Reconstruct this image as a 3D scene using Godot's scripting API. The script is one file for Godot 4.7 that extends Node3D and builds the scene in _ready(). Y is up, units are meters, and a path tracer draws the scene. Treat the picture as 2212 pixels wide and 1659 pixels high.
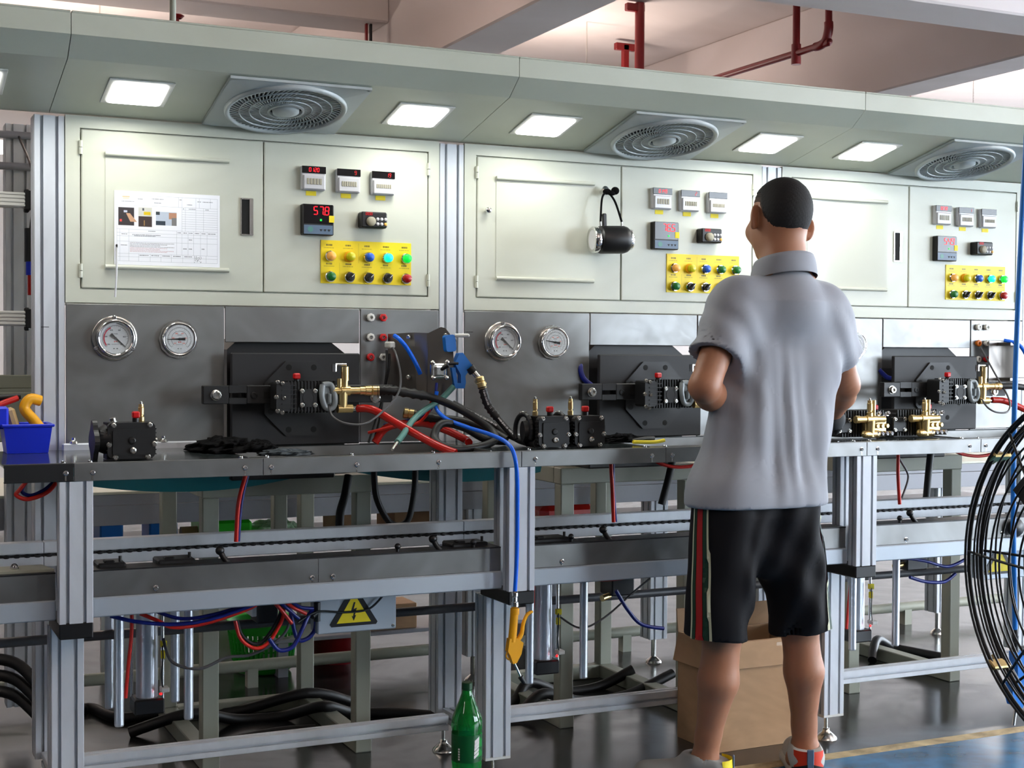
extends Node3D
# Pump test line in a factory hall: x runs along the line, y is up, +z comes towards the viewer.
const PITCH := 1.1965
var M := {}
var used := {}


class MB:
	var P := PackedVector3Array()
	var N := PackedVector3Array()
	var U := PackedVector2Array()
	var I := PackedInt32Array()
	var xf := Transform3D()

	func vert(p: Vector3, n: Vector3, u := Vector2.ZERO) -> int:
		P.append(xf * p)
		N.append((xf.basis * n).normalized())
		U.append(u)
		return P.size() - 1

	func tri(a: int, b: int, c: int):
		I.append(a); I.append(c); I.append(b)

	func face(pts: Array, uvs := []):
		var n: Vector3 = (pts[1] - pts[0]).cross(pts[2] - pts[0]).normalized()
		var f := P.size()
		for i in pts.size():
			vert(pts[i], n, uvs[i] if uvs.size() else Vector2(pts[i].x, pts[i].y))
		for i in range(1, pts.size() - 1):
			tri(f, f + i, f + i + 1)

	func box(c: Vector3, s: Vector3, b := 0.0):
		var h := s * 0.5
		b = minf(b, minf(h.x, minf(h.y, h.z)) * 0.9)
		var axes := [Vector3.RIGHT, Vector3.UP, Vector3.BACK]
		for a in 3:
			for sg in [-1.0, 1.0]:
				var w: Vector3 = axes[a] * sg
				var u: Vector3 = axes[(a + 1) % 3]
				var v: Vector3 = axes[(a + 2) % 3] * sg
				var hw: float = h[a]
				var hu: float = h[(a + 1) % 3]
				var hv: float = h[(a + 2) % 3]
				var o := c + w * hw
				var du := u * (hu - b)
				var dv := v * (hv - b)
				face([o - du - dv, o + du - dv, o + du + dv, o - du + dv], [Vector2(0, 1), Vector2(1, 1), Vector2(1, 0), Vector2(0, 0)])
				if b > 0.0:
					var dn := w * b
					face([o + du - dv, o + du - dn + u * b - dv, o + du - dn + u * b + dv, o + du + dv])
					face([o - du + dv, o - du - dn - u * b + dv, o - du - dn - u * b - dv, o - du - dv])
		if b > 0.0:
			for sx in [-1.0, 1.0]:
				for sy in [-1.0, 1.0]:
					for sz in [-1.0, 1.0]:
						var k := c + Vector3(sx * h.x, sy * h.y, sz * h.z)
						var p1 := k - Vector3(0, sy * b, sz * b)
						var p2 := k - Vector3(sx * b, 0, sz * b)
						var p3 := k - Vector3(sx * b, sy * b, 0)
						if sx * sy * sz > 0: face([p1, p2, p3])
						else: face([p1, p3, p2])
			# the edges along x that the loop above leaves open
			for sy in [-1.0, 1.0]:
				for sz in [-1.0, 1.0]:
					pass

	func cyl(a: Vector3, b: Vector3, r0: float, r1 := -1.0, n := 14, caps := true):
		if r1 < 0: r1 = r0
		var w := (b - a).normalized()
		var u := (w.cross(Vector3.UP) if absf(w.y) < 0.9 else w.cross(Vector3.RIGHT)).normalized()
		var v := w.cross(u)
		var f := P.size()
		var sl := (r0 - r1) / maxf(1e-6, (b - a).length())
		for i in n + 1:
			var t := TAU * i / n
			var d := u * cos(t) + v * sin(t)
			vert(a + d * r0, d + w * sl, Vector2(float(i) / n, 0)); vert(b + d * r1, d + w * sl, Vector2(float(i) / n, 1))
		for i in n:
			var q := f + i * 2
			tri(q, q + 2, q + 3); tri(q, q + 3, q + 1)
		if caps:
			for e in 2:
				var c := a if e == 0 else b
				var r := r0 if e == 0 else r1
				if r < 1e-5: continue
				var nn := -w if e == 0 else w
				var g := vert(c, nn)
				for i in n + 1:
					var t := TAU * i / n
					vert(c + (u * cos(t) + v * sin(t)) * r, nn)
				for i in n:
					if e == 0: tri(g, g + 2 + i, g + 1 + i)
					else: tri(g, g + 1 + i, g + 2 + i)

	func tube(pts: Array, r, n := 8, caps := true):
		var m := pts.size()
		var u := Vector3.ZERO
		var f := P.size()
		for k in m:
			var w: Vector3 = (pts[mini(k + 1, m - 1)] - pts[maxi(k - 1, 0)]).normalized()
			if k == 0: u = (w.cross(Vector3.UP) if absf(w.y) < 0.9 else w.cross(Vector3.RIGHT)).normalized()
			else: u = (u - w * u.dot(w)).normalized()
			var v := w.cross(u)
			var rr: float = r if r is float else r[k]
			for i in n + 1:
				var t := TAU * i / n
				var d := u * cos(t) + v * sin(t)
				vert(pts[k] + d * rr, d, Vector2(float(i) / n, float(k) / m))
		for k in m - 1:
			for i in n:
				var q := f + k * (n + 1) + i
				tri(q, q + 1, q + n + 2); tri(q, q + n + 2, q + n + 1)
		if caps:
			for e in 2:
				var kk := 0 if e == 0 else m - 1
				var w2: Vector3 = (pts[0] - pts[1] if e == 0 else pts[m - 1] - pts[m - 2]).normalized()
				var g := vert(pts[kk], w2)
				for i in n + 1:
					P.append(P[f + kk * (n + 1) + i]); N.append((xf.basis * w2).normalized()); U.append(Vector2.ZERO)
				for i in n:
					if e == 0: tri(g, g + 2 + i, g + 1 + i)
					else: tri(g, g + 1 + i, g + 2 + i)

	func lathe(prof: Array, n := 24, smooth := false):   # profile of (radius, height) from bottom to top along local y
		for k in prof.size() - 1:
			var a: Vector2 = prof[k]
			var b: Vector2 = prof[k + 1]
			var t := (b - a)
			var n0 := Vector2(t.y, -t.x).normalized()
			var na := n0
			var nb := n0
			if smooth:
				if k > 0:
					var t1: Vector2 = a - prof[k - 1]
					na = (n0 + Vector2(t1.y, -t1.x).normalized()).normalized()
				if k < prof.size() - 2:
					var t2: Vector2 = prof[k + 2] - b
					nb = (n0 + Vector2(t2.y, -t2.x).normalized()).normalized()
			var f := P.size()
			for i in n + 1:
				var c := cos(TAU * i / n)
				var s := sin(TAU * i / n)
				vert(Vector3(a.x * c, a.y, -a.x * s), Vector3(na.x * c, na.y, -na.x * s), Vector2(float(i) / n, float(k) / prof.size()))
				vert(Vector3(b.x * c, b.y, -b.x * s), Vector3(nb.x * c, nb.y, -nb.x * s), Vector2(float(i) / n, float(k + 1) / prof.size()))
			for i in n:
				var q := f + i * 2
				if a.x > 1e-6: tri(q, q + 2, q + 1)
				if b.x > 1e-6: tri(q + 1, q + 2, q + 3)

	func prism(poly: PackedVector2Array, z0: float, z1: float):
		if Geometry2D.is_polygon_clockwise(poly):
			poly = poly.duplicate(); poly.reverse()
		var idx := Geometry2D.triangulate_polygon(poly)
		for e in 2:
			var f := P.size()
			for p in poly: vert(Vector3(p.x, p.y, z1 if e else z0), Vector3(0, 0, 1 if e else -1), p)
			for i in range(0, idx.size(), 3):
				var a := poly[idx[i]]
				var ccw := (poly[idx[i + 1]] - a).cross(poly[idx[i + 2]] - a) > 0.0
				if ccw == (e == 1): tri(f + idx[i], f + idx[i + 1], f + idx[i + 2])
				else: tri(f + idx[i], f + idx[i + 2], f + idx[i + 1])
		for i in poly.size():
			var a := poly[i]
			var b := poly[(i + 1) % poly.size()]
			face([Vector3(a.x, a.y, z0), Vector3(b.x, b.y, z0), Vector3(b.x, b.y, z1), Vector3(a.x, a.y, z1)])

	func ball(c: Vector3, r: Vector3, n := 12):
		var m := n / 2 + 1
		var f := P.size()
		for j in m + 1:
			var ph := PI * j / m
			for i in n + 1:
				var th := TAU * i / n
				var d := Vector3(sin(ph) * cos(th), cos(ph), -sin(ph) * sin(th))
				vert(c + d * r, d / r)
		for j in m:
			for i in n:
				var q := f + j * (n + 1) + i
				if j > 0: tri(q, q + n + 1, q + 1)
				if j < m - 1: tri(q + 1, q + n + 1, q + n + 2)

	func grid(nu: int, nv: int, fn: Callable):
		var f := P.size()
		for j in nv + 1:
			for i in nu + 1:
				var u := float(i) / nu
				var v := float(j) / nv
				var p: Vector3 = fn.call(u, v)
				var e := 0.004
				var du: Vector3 = fn.call(u + e, v) - fn.call(u - e, v)
				var dv: Vector3 = fn.call(u, v + e) - fn.call(u, v - e)
				vert(p, du.cross(dv).normalized(), Vector2(u, 1.0 - v))
		for j in nv:
			for i in nu:
				var q := f + j * (nu + 1) + i
				tri(q, q + 1, q + nu + 2); tri(q, q + nu + 2, q + nu + 1)

	func mesh() -> ArrayMesh:
		var a := []
		a.resize(Mesh.ARRAY_MAX)
		a[Mesh.ARRAY_VERTEX] = P
		a[Mesh.ARRAY_NORMAL] = N
		a[Mesh.ARRAY_TEX_UV] = U
		a[Mesh.ARRAY_INDEX] = I
		var m := ArrayMesh.new()
		m.add_surface_from_arrays(Mesh.PRIMITIVE_TRIANGLES, a)
		return m

	# surface nets over a distance field: one vertex in each crossed cell, one quad round each crossed edge
	func nets(f: Callable, lo: Vector3, hi: Vector3, h: float):
		var nx := int(ceil((hi.x - lo.x) / h)) + 1
		var ny := int(ceil((hi.y - lo.y) / h)) + 1
		var nz := int(ceil((hi.z - lo.z) / h)) + 1
		var B := 5
		var D := PackedFloat32Array()
		D.resize(nx * ny * nz)
		D.fill(1e9)
		var near := []
		for bz in range(0, nz - 1, B):
			for by in range(0, ny - 1, B):
				for bx in range(0, nx - 1, B):
					var c := lo + Vector3(bx + B * 0.5, by + B * 0.5, bz + B * 0.5) * h
					if absf(f.call(c)) > B * h * 1.15: continue
					near.append(Vector3i(bx, by, bz))
					for z in range(bz, mini(bz + B + 1, nz)):
						for y in range(by, mini(by + B + 1, ny)):
							for x in range(bx, mini(bx + B + 1, nx)):
								var q := (z * ny + y) * nx + x
								if D[q] > 1e8: D[q] = f.call(lo + Vector3(x, y, z) * h)
		var C := {}
		var off := [0, 1, nx, nx + 1, nx * ny, nx * ny + 1, nx * ny + nx, nx * ny + nx + 1]
		var cell := []
		for b in near:
			for z in range(b.z, mini(b.z + B, nz - 1)):
				for y in range(b.y, mini(b.y + B, ny - 1)):
					for x in range(b.x, mini(b.x + B, nx - 1)):
						var q: int = (z * ny + y) * nx + x
						var d := PackedFloat32Array()
						var neg := 0
						for o in off:
							d.append(D[q + o])
							if D[q + o] < 0.0: neg += 1
						if neg == 0 or neg == 8: continue
						var s := Vector3.ZERO
						var k := 0
						for e in [[0, 1], [2, 3], [4, 5], [6, 7], [0, 2], [1, 3], [4, 6], [5, 7], [0, 4], [1, 5], [2, 6], [3, 7]]:
							var da := d[e[0]]
							var db := d[e[1]]
							if (da < 0.0) == (db < 0.0): continue
							var t := da / (da - db)
							var pa := Vector3(e[0] & 1, (e[0] >> 1) & 1, e[0] >> 2)
							var pb := Vector3(e[1] & 1, (e[1] >> 1) & 1, e[1] >> 2)
							s += pa.lerp(pb, t)
							k += 1
						s /= k
						var g := Vector3(d[1] + d[3] + d[5] + d[7] - d[0] - d[2] - d[4] - d[6], d[2] + d[3] + d[6] + d[7] - d[0] - d[1] - d[4] - d[5], d[4] + d[5] + d[6] + d[7] - d[0] - d[1] - d[2] - d[3])
						C[q] = vert(lo + (Vector3(x, y, z) + s) * h, g.normalized())
						cell.append(q)
		for q in cell:
			for e in [[1, nx, nx * ny], [nx, nx * ny, 1], [nx * ny, 1, nx]]:
				var ins := D[q] < 0.0
				if ins == (D[q + e[0]] < 0.0): continue
				var a = C.get(q - e[1] - e[2], -1)
				var b2 = C.get(q - e[2], -1)
				var d2 = C.get(q - e[1], -1)
				if a < 0 or b2 < 0 or d2 < 0: continue
				if ins:
					tri(a, b2, C[q]); tri(a, C[q], d2)
				else:
					tri(a, C[q], b2); tri(a, d2, C[q])


func along(p: Vector3, d: Vector3) -> Transform3D:       # local y runs along d
	var y := d.normalized()
	var x := (y.cross(Vector3.BACK) if absf(y.z) < 0.9 else y.cross(Vector3.UP)).normalized()
	return Transform3D(Basis(x, y, x.cross(y)), p)


func smooth(pts: Array, n := 6) -> Array:
	var c := Curve3D.new()
	for i in pts.size():
		var t: Vector3 = (pts[mini(i + 1, pts.size() - 1)] - pts[maxi(i - 1, 0)]) / 6.0
		c.add_point(pts[i], -t, t)
	var out := []
	for i in pts.size() - 1:
		for k in n: out.append(c.sample(i, float(k) / n))
	out.append(pts[-1])
	return out


func numbered(n: String) -> String:
	if not used.has(n):
		used[n] = 0
		return n
	used[n] += 1
	return "%s_%03d" % [n, used[n]]


func tag(o: Node, label: String, cat: String, group := "", kind := ""):
	o.set_meta("label", label)
	if cat: o.set_meta("category", cat)
	if group: o.set_meta("group", group)
	if kind: o.set_meta("kind", kind)
	return o


func obj(n: String, mb: MB, mat: Material, parent: Node = null) -> MeshInstance3D:
	var o := MeshInstance3D.new()
	o.mesh = mb.mesh()
	o.material_override = mat
	if parent == null:
		o.name = numbered(n)
		add_child(o)
	else:
		o.name = n
		parent.add_child(o, true)
	return o


func thing(n: String, at: Vector3, label: String, cat: String, group := "") -> Node3D:
	var o := Node3D.new()
	o.name = numbered(n)
	add_child(o)
	o.position = at
	return tag(o, label, cat, group)


func struct(n: String, mb: MB, mat: Material, label := "") -> MeshInstance3D:
	var o := obj(n, mb, mat)
	o.set_meta("kind", "structure")
	if label: o.set_meta("label", label)
	return o


func V(x: float, y: float, z: float) -> Vector3: return Vector3(x, y, z)


func bx(c: Vector3, s: Vector3, b := 0.0) -> MB:
	var m := MB.new(); m.box(c, s, b); return m


func span(x0, x1, y0, y1, z0, z1, b := 0.0) -> MB:
	return bx(V((x0 + x1) / 2.0, (y0 + y1) / 2.0, (z0 + z1) / 2.0), V(absf(x1 - x0), absf(y1 - y0), absf(z1 - z0)), b)


func tb(pts: Array, r: float, n := 8, sm := 6) -> MB:
	var m := MB.new(); m.tube(smooth(pts, sm) if sm > 0 else pts, r, n); return m


func cy(a: Vector3, b: Vector3, r: float, n := 14, r1 := -1.0) -> MB:
	var m := MB.new(); m.cyl(a, b, r, r1, n); return m


func lt(at: Vector3, dir: Vector3, prof: Array, n := 24, sm := false) -> MB:
	var m := MB.new(); m.xf = along(at, dir); m.lathe(prof, n, sm); return m


func bolt(m: MB, p: Vector3, d: Vector3, r := 0.006, h := 0.006):     # a socket-head screw
	var old := m.xf
	m.xf = old * along(p, d)
	m.lathe([Vector2(r * 1.25, 0), Vector2(r * 1.25, h * 0.15), Vector2(r, h * 0.2), Vector2(r, h * 0.85), Vector2(r * 0.85, h), Vector2(r * 0.5, h), Vector2(r * 0.45, h * 0.5), Vector2(0, h * 0.5)], 12)
	m.xf = old


func pm(poly: Array, z0: float, z1: float, xf := Transform3D()) -> MB:
	var m := MB.new(); m.xf = xf; m.prism(PackedVector2Array(poly), z0, z1); return m


func rrect(x0: float, y0: float, x1: float, y1: float, r: float, k := 4) -> Array:
	var o := []
	for c in [[x1 - r, y1 - r, 0], [x0 + r, y1 - r, 1], [x0 + r, y0 + r, 2], [x1 - r, y0 + r, 3]]:
		for i in k + 1:
			var t: float = PI / 2 * (c[2] + float(i) / k)
			o.append(Vector2(c[0] + r * cos(t), c[1] + r * sin(t)))
	return o


func ring_poly(r: float, n: int, wob := 0.0, waves := 0, ph := 0.0) -> Array:
	var o := []
	for i in n:
		var t := TAU * i / n + ph
		var q := r * (1.0 + wob * cos(t * waves))
		o.append(Vector2(q * cos(t), q * sin(t)))
	return o


# the outline of an aluminium profile with T-slots, w by h metres, one slot per 40 mm of each face
func slot_poly(w: float, h: float) -> Array:
	var o := []
	for f in 4:
		var l := w if f % 2 == 0 else h
		var dep := (h if f % 2 == 0 else w) / 2
		var n := int(round(l / 0.04))
		var row := [Vector2(-l / 2 + 0.0015, dep)]
		for i in n:
			var c := -l / 2 + 0.04 * (i + 0.5)
			row.append_array([Vector2(c - 0.0042, dep), Vector2(c - 0.0042, dep - 0.0045), Vector2(c - 0.0085, dep - 0.0045), Vector2(c - 0.0045, dep - 0.012), Vector2(c + 0.0045, dep - 0.012), Vector2(c + 0.0085, dep - 0.0045), Vector2(c + 0.0042, dep - 0.0045), Vector2(c + 0.0042, dep)])
		row.append(Vector2(l / 2 - 0.0015, dep))
		var a := -PI / 2 * f
		for p in row: o.append(p.rotated(a))
	return o


func profile_bar(a: Vector3, b: Vector3, w: float, h: float, up := Vector3.BACK) -> MB:    # w across, h along «up»
	var m := MB.new()
	var z := (b - a).normalized()
	var y := up
	m.xf = Transform3D(Basis(y.cross(z), y, z), a)
	m.prism(PackedVector2Array(slot_poly(w, h)), 0, (b - a).length())
	return m


func mat(n: String, c: Color, rough := 0.5, metal := 0.0) -> StandardMaterial3D:
	var m := StandardMaterial3D.new()
	m.resource_name = n
	m.albedo_color = c
	m.roughness = rough
	m.metallic = metal
	M[n] = m
	return m


func glow(n: String, c: Color, e: float) -> StandardMaterial3D:
	var m := mat(n, c, 0.4)
	m.emission_enabled = true
	m.emission = c
	m.emission_energy_multiplier = e
	return m


func noise_tex(freq: float, sd: int, lo: Color, hi: Color, oct := 4, size := 512, stretch := 1.0) -> Texture2D:
	var n := FastNoiseLite.new()
	n.seed = sd
	n.frequency = freq
	n.fractal_octaves = oct
	var im := Image.create(size, size, false, Image.FORMAT_RGB8)
	for y in size:
		for x in size:
			# tiles without a seam: the noise is walked round two circles
			var a := TAU * x / size
			var b := TAU * y / size
			var r := size / TAU
			var v := n.get_noise_3d(cos(a) * r + 71.0 * cos(b), sin(a) * r + 71.0 * sin(b), sin(b) * r * stretch + 37.0 * cos(b) * stretch)
			im.set_pixel(x, y, lo.lerp(hi, clampf(0.5 + v * 0.9, 0, 1)))
	return ImageTexture.create_from_image(im)


func tri_map(m: StandardMaterial3D, sc: Vector3):
	m.uv1_triplanar = true
	m.uv1_world_triplanar = true
	m.uv1_scale = sc


const SKY := 26.0
const LED := 0.19
const STRIP := 5.5


func materials():
	var grey := Color(0.86, 0.86, 0.86)
	var t := noise_tex(0.02, 3, Color(0.95, 0.95, 0.95), Color(1, 1, 1), 4, 256)
	var m := mat("cream_paint", Color(0.80, 0.81, 0.755), 0.36); m.albedo_texture = noise_tex(0.012, 9, Color(0.95, 0.95, 0.94), Color.WHITE, 3, 256); tri_map(m, Vector3.ONE * 0.9)
	m = mat("cream_gloss", Color(0.80, 0.81, 0.76), 0.07)
	m = mat("hood_paint", Color(0.79, 0.805, 0.74), 0.36); m.albedo_texture = M.cream_paint.albedo_texture; tri_map(m, Vector3.ONE * 0.7)
	m = mat("stand_paint", Color(0.62, 0.63, 0.57), 0.5)
	m = mat("aluminium", Color(0.83, 0.85, 0.875), 0.38, 0.12); m.albedo_texture = t; tri_map(m, Vector3(3, 0.6, 3))
	m = mat("alu_face", Color(0.70, 0.735, 0.77), 0.45, 0.35)
	m = mat("steel_dark", Color(0.52, 0.50, 0.48), 0.3, 0.85)
	m = mat("rod_steel", Color(0.80, 0.82, 0.85), 0.3, 0.65)
	m = mat("steel", Color(0.56, 0.565, 0.565), 0.33, 0.85)
	m.albedo_texture = noise_tex(0.009, 21, Color(0.88, 0.87, 0.86), Color(1, 1, 1), 3, 512); tri_map(m, Vector3(1.3, 1.3, 1.3))
	m.roughness_texture = noise_tex(0.05, 5, Color(0.85, 0.85, 0.85), Color(1, 1, 1), 3, 512)
	m.roughness = 0.44
	m = mat("bright_steel", Color(0.82, 0.82, 0.80), 0.22, 1.0)
	m = mat("chrome", Color(0.88, 0.88, 0.88), 0.08, 1.0)
	m = mat("brass", Color(0.86, 0.76, 0.53), 0.3, 0.9)
	m = mat("black_plastic", Color(0.06, 0.06, 0.065), 0.42)
	m = mat("black_iron", Color(0.085, 0.087, 0.092), 0.45)
	m = mat("black_plate", Color(0.09, 0.09, 0.10), 0.55)
	m = mat("rubber", Color(0.07, 0.07, 0.072), 0.5)
	m = mat("dark", Color(0.02, 0.02, 0.02), 0.8)
	m = mat("worktop", Color(0.20, 0.225, 0.23), 0.13)
	m = mat("white_plastic", Color(0.86, 0.86, 0.84), 0.35)
	m = mat("clear_white", Color(0.78, 0.78, 0.79), 0.2)
	m = mat("guard_grey", Color(0.52, 0.55, 0.56), 0.3)
	m = mat("drum_grey", Color(0.62, 0.60, 0.52), 0.5)
	m = mat("red_plastic", Color(0.80, 0.06, 0.08), 0.35)
	m = mat("red_hose", Color(0.74, 0.10, 0.07), 0.25)
	m = mat("thin_red", Color(0.86, 0.14, 0.08), 0.35)
	m = mat("thin_blue", Color(0.06, 0.12, 0.48), 0.35)
	m = mat("blue_hose", Color(0.03, 0.42, 0.95), 0.3)
	m = mat("blue_gun", Color(0.05, 0.45, 0.80), 0.4)
	m = mat("blue_bin", Color(0.10, 0.20, 0.84), 0.35)
	m = mat("teal_hose", Color(0.32, 0.53, 0.50), 0.4)
	m = mat("teal_sheet", Color(0.12, 0.46, 0.50), 0.4)
	m = mat("grey_cable", Color(0.30, 0.30, 0.31), 0.4)
	m = mat("yellow_plastic", Color(0.93, 0.66, 0.03), 0.4)
	m = mat("yellow_plate", Color(0.97, 0.86, 0.02), 0.45)
	m = mat("yellow_tape", Color(0.95, 0.86, 0.10), 0.6)
	m = mat("green_button", Color(0.07, 0.42, 0.16), 0.35)
	m = mat("amber_button", Color(0.93, 0.70, 0.34), 0.35)
	m = mat("olive_button", Color(0.78, 0.76, 0.02), 0.35)
	m = mat("blue_button", Color(0.12, 0.36, 0.76), 0.35)
	m = mat("red_button", Color(0.66, 0.05, 0.08), 0.35)
	m = mat("panel_blue", Color(0.36, 0.44, 0.53), 0.4)
	m = mat("display_black", Color(0.055, 0.04, 0.05), 0.2)
	m = mat("beige_plastic", Color(0.74, 0.62, 0.42), 0.5)
	m = mat("orange_cap", Color(0.85, 0.45, 0.03), 0.4)
	m = mat("cloth_black", Color(0.06, 0.06, 0.065), 0.95); m.metallic_specular = 0.2
	m = mat("cloth_blue", Color(0.20, 0.235, 0.26), 0.8)
	m = mat("cardboard", Color(0.69, 0.55, 0.41), 0.8)
	m.albedo_texture = noise_tex(0.03, 33, Color(0.94, 0.935, 0.93), Color(1, 1, 1), 3, 256); tri_map(m, Vector3.ONE * 1.5)
	m = mat("tape", Color(0.72, 0.60, 0.46), 0.15)
	m = mat("green_plastic", Color(0.13, 0.62, 0.16), 0.4)
	m = mat("lime_plastic", Color(0.16, 0.80, 0.06), 0.4)
	m = mat("bag_plastic", Color(0.72, 0.86, 0.70), 0.25)
	m = mat("red_pipe", Color(0.50, 0.045, 0.06), 0.35)
	m = mat("plaster", Color(0.87, 0.83, 0.82), 0.9)
	m.albedo_texture = noise_tex(0.008, 14, Color(0.93, 0.92, 0.91), Color.WHITE, 4, 256); tri_map(m, Vector3.ONE * 0.25)
	m = mat("wall_paint", Color(0.80, 0.77, 0.75), 0.85)
	m = mat("wall_grey", Color(0.42, 0.42, 0.43), 0.85)
	m = mat("floor_paint", Color(0.225, 0.235, 0.245), 0.16)
	m.albedo_texture = noise_tex(0.014, 41, Color(0.72, 0.70, 0.68), Color.WHITE, 5, 512); tri_map(m, Vector3.ONE * 0.7)
	m.roughness_texture = noise_tex(0.02, 43, Color(0.6, 0.6, 0.6), Color.WHITE, 4, 512); m.roughness = 0.24
	m = mat("walk_blue", Color(0.12, 0.47, 0.68), 0.2); m.albedo_texture = M.floor_paint.albedo_texture; tri_map(m, Vector3.ONE * 0.7)
	m = mat("line_cream", Color(0.86, 0.78, 0.60), 0.6); m.albedo_texture = M.floor_paint.albedo_texture; tri_map(m, Vector3.ONE * 2.0)
	m = mat("rear_top", Color(0.84, 0.85, 0.78), 0.4)
	m = mat("rear_grey", Color(0.60, 0.61, 0.64), 0.45)
	m = mat("fan_plastic", Color(0.72, 0.75, 0.75), 0.35)
	m = mat("fan_dark", Color(0.10, 0.12, 0.13), 0.6)
	m = mat("paper", Color(0.93, 0.94, 0.96), 0.5)
	m = mat("skin", Color(0.66, 0.45, 0.33), 0.5); m.subsurf_scatter_enabled = true; m.subsurf_scatter_strength = 0.08
	m = mat("hair", Color(0.09, 0.08, 0.08), 0.8)
	m = mat("hair_mid", Color(0.17, 0.13, 0.11), 0.8)
	m = mat("hair_fade", Color(0.27, 0.19, 0.15), 0.8)
	m = mat("shirt", Color(0.57, 0.58, 0.61), 0.7); m.rim_enabled = true; m.rim = 0.25; m.rim_tint = 0.3
	m = mat("shorts", Color(0.085, 0.08, 0.09), 0.72); m.metallic_specular = 0.3
	m = mat("stripe_red", Color(0.66, 0.06, 0.07), 0.6)
	m = mat("stripe_green", Color(0.04, 0.20, 0.12), 0.6)
	m = mat("stripe_white", Color(0.78, 0.78, 0.66), 0.6)
	m = mat("shoe_white", Color(0.72, 0.72, 0.70), 0.6)
	m = mat("shoe_grey", Color(0.56, 0.56, 0.55), 0.7)
	m = mat("glove_grey", Color(0.27, 0.28, 0.29), 0.8)
	m = mat("shoe_orange", Color(0.86, 0.22, 0.08), 0.6)
	m = mat("navy", Color(0.03, 0.035, 0.06), 0.6)
	m = mat("glass", Color(1, 1, 1, 0.08), 0.02); m.transparency = BaseMaterial3D.TRANSPARENCY_ALPHA
	m = mat("bottle_green", Color(0.03, 0.42, 0.14, 0.25), 0.05); m.refraction_enabled = true; m.refraction_scale = 0.05; m.albedo_color = Color(0.10, 0.62, 0.24, 0.35)
	m = mat("bottle_cap", Color(0.02, 0.24, 0.09), 0.4)
	m = mat("label_green", Color(0.02, 0.32, 0.13), 0.35)
	m = mat("label_bright", Color(0.06, 0.55, 0.22), 0.35)
	glow("led_panel", Color(1, 1, 0.98), 5.0)
	glow("digit_red", Color(1.0, 0.04, 0.12), 2.2)
	glow("digit_dim", Color(0.75, 0.03, 0.06), 0.9)
	glow("lamp_cyan", Color(0.05, 0.92, 0.72), 1.1)
	glow("lamp_green", Color(0.02, 0.80, 0.25), 0.9)
	glow("lamp_amber", Color(0.93, 0.66, 0.30), 0.12)
	glow("pilot_red", Color(1, 0.1, 0.1), 3.0)
	glow("tube_lamp", Color(1, 0.97, 0.92), 4.0)


# ---- printed sheets: flat print only
func dashes(im: Image, x: int, y: int, w: int, h: int, c: Color, r: RandomNumberGenerator):
	var px := x
	while px < x + w - 2:
		var l := r.randi_range(2, 6)
		im.fill_rect(Rect2i(px, y, mini(l, x + w - px), h), c)
		px += l + r.randi_range(1, 2)


func line_print(im: Image, a: Array, c: Color):
	for q in a: im.fill_rect(Rect2i(q[0], q[1], q[2], q[3]), c)


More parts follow.
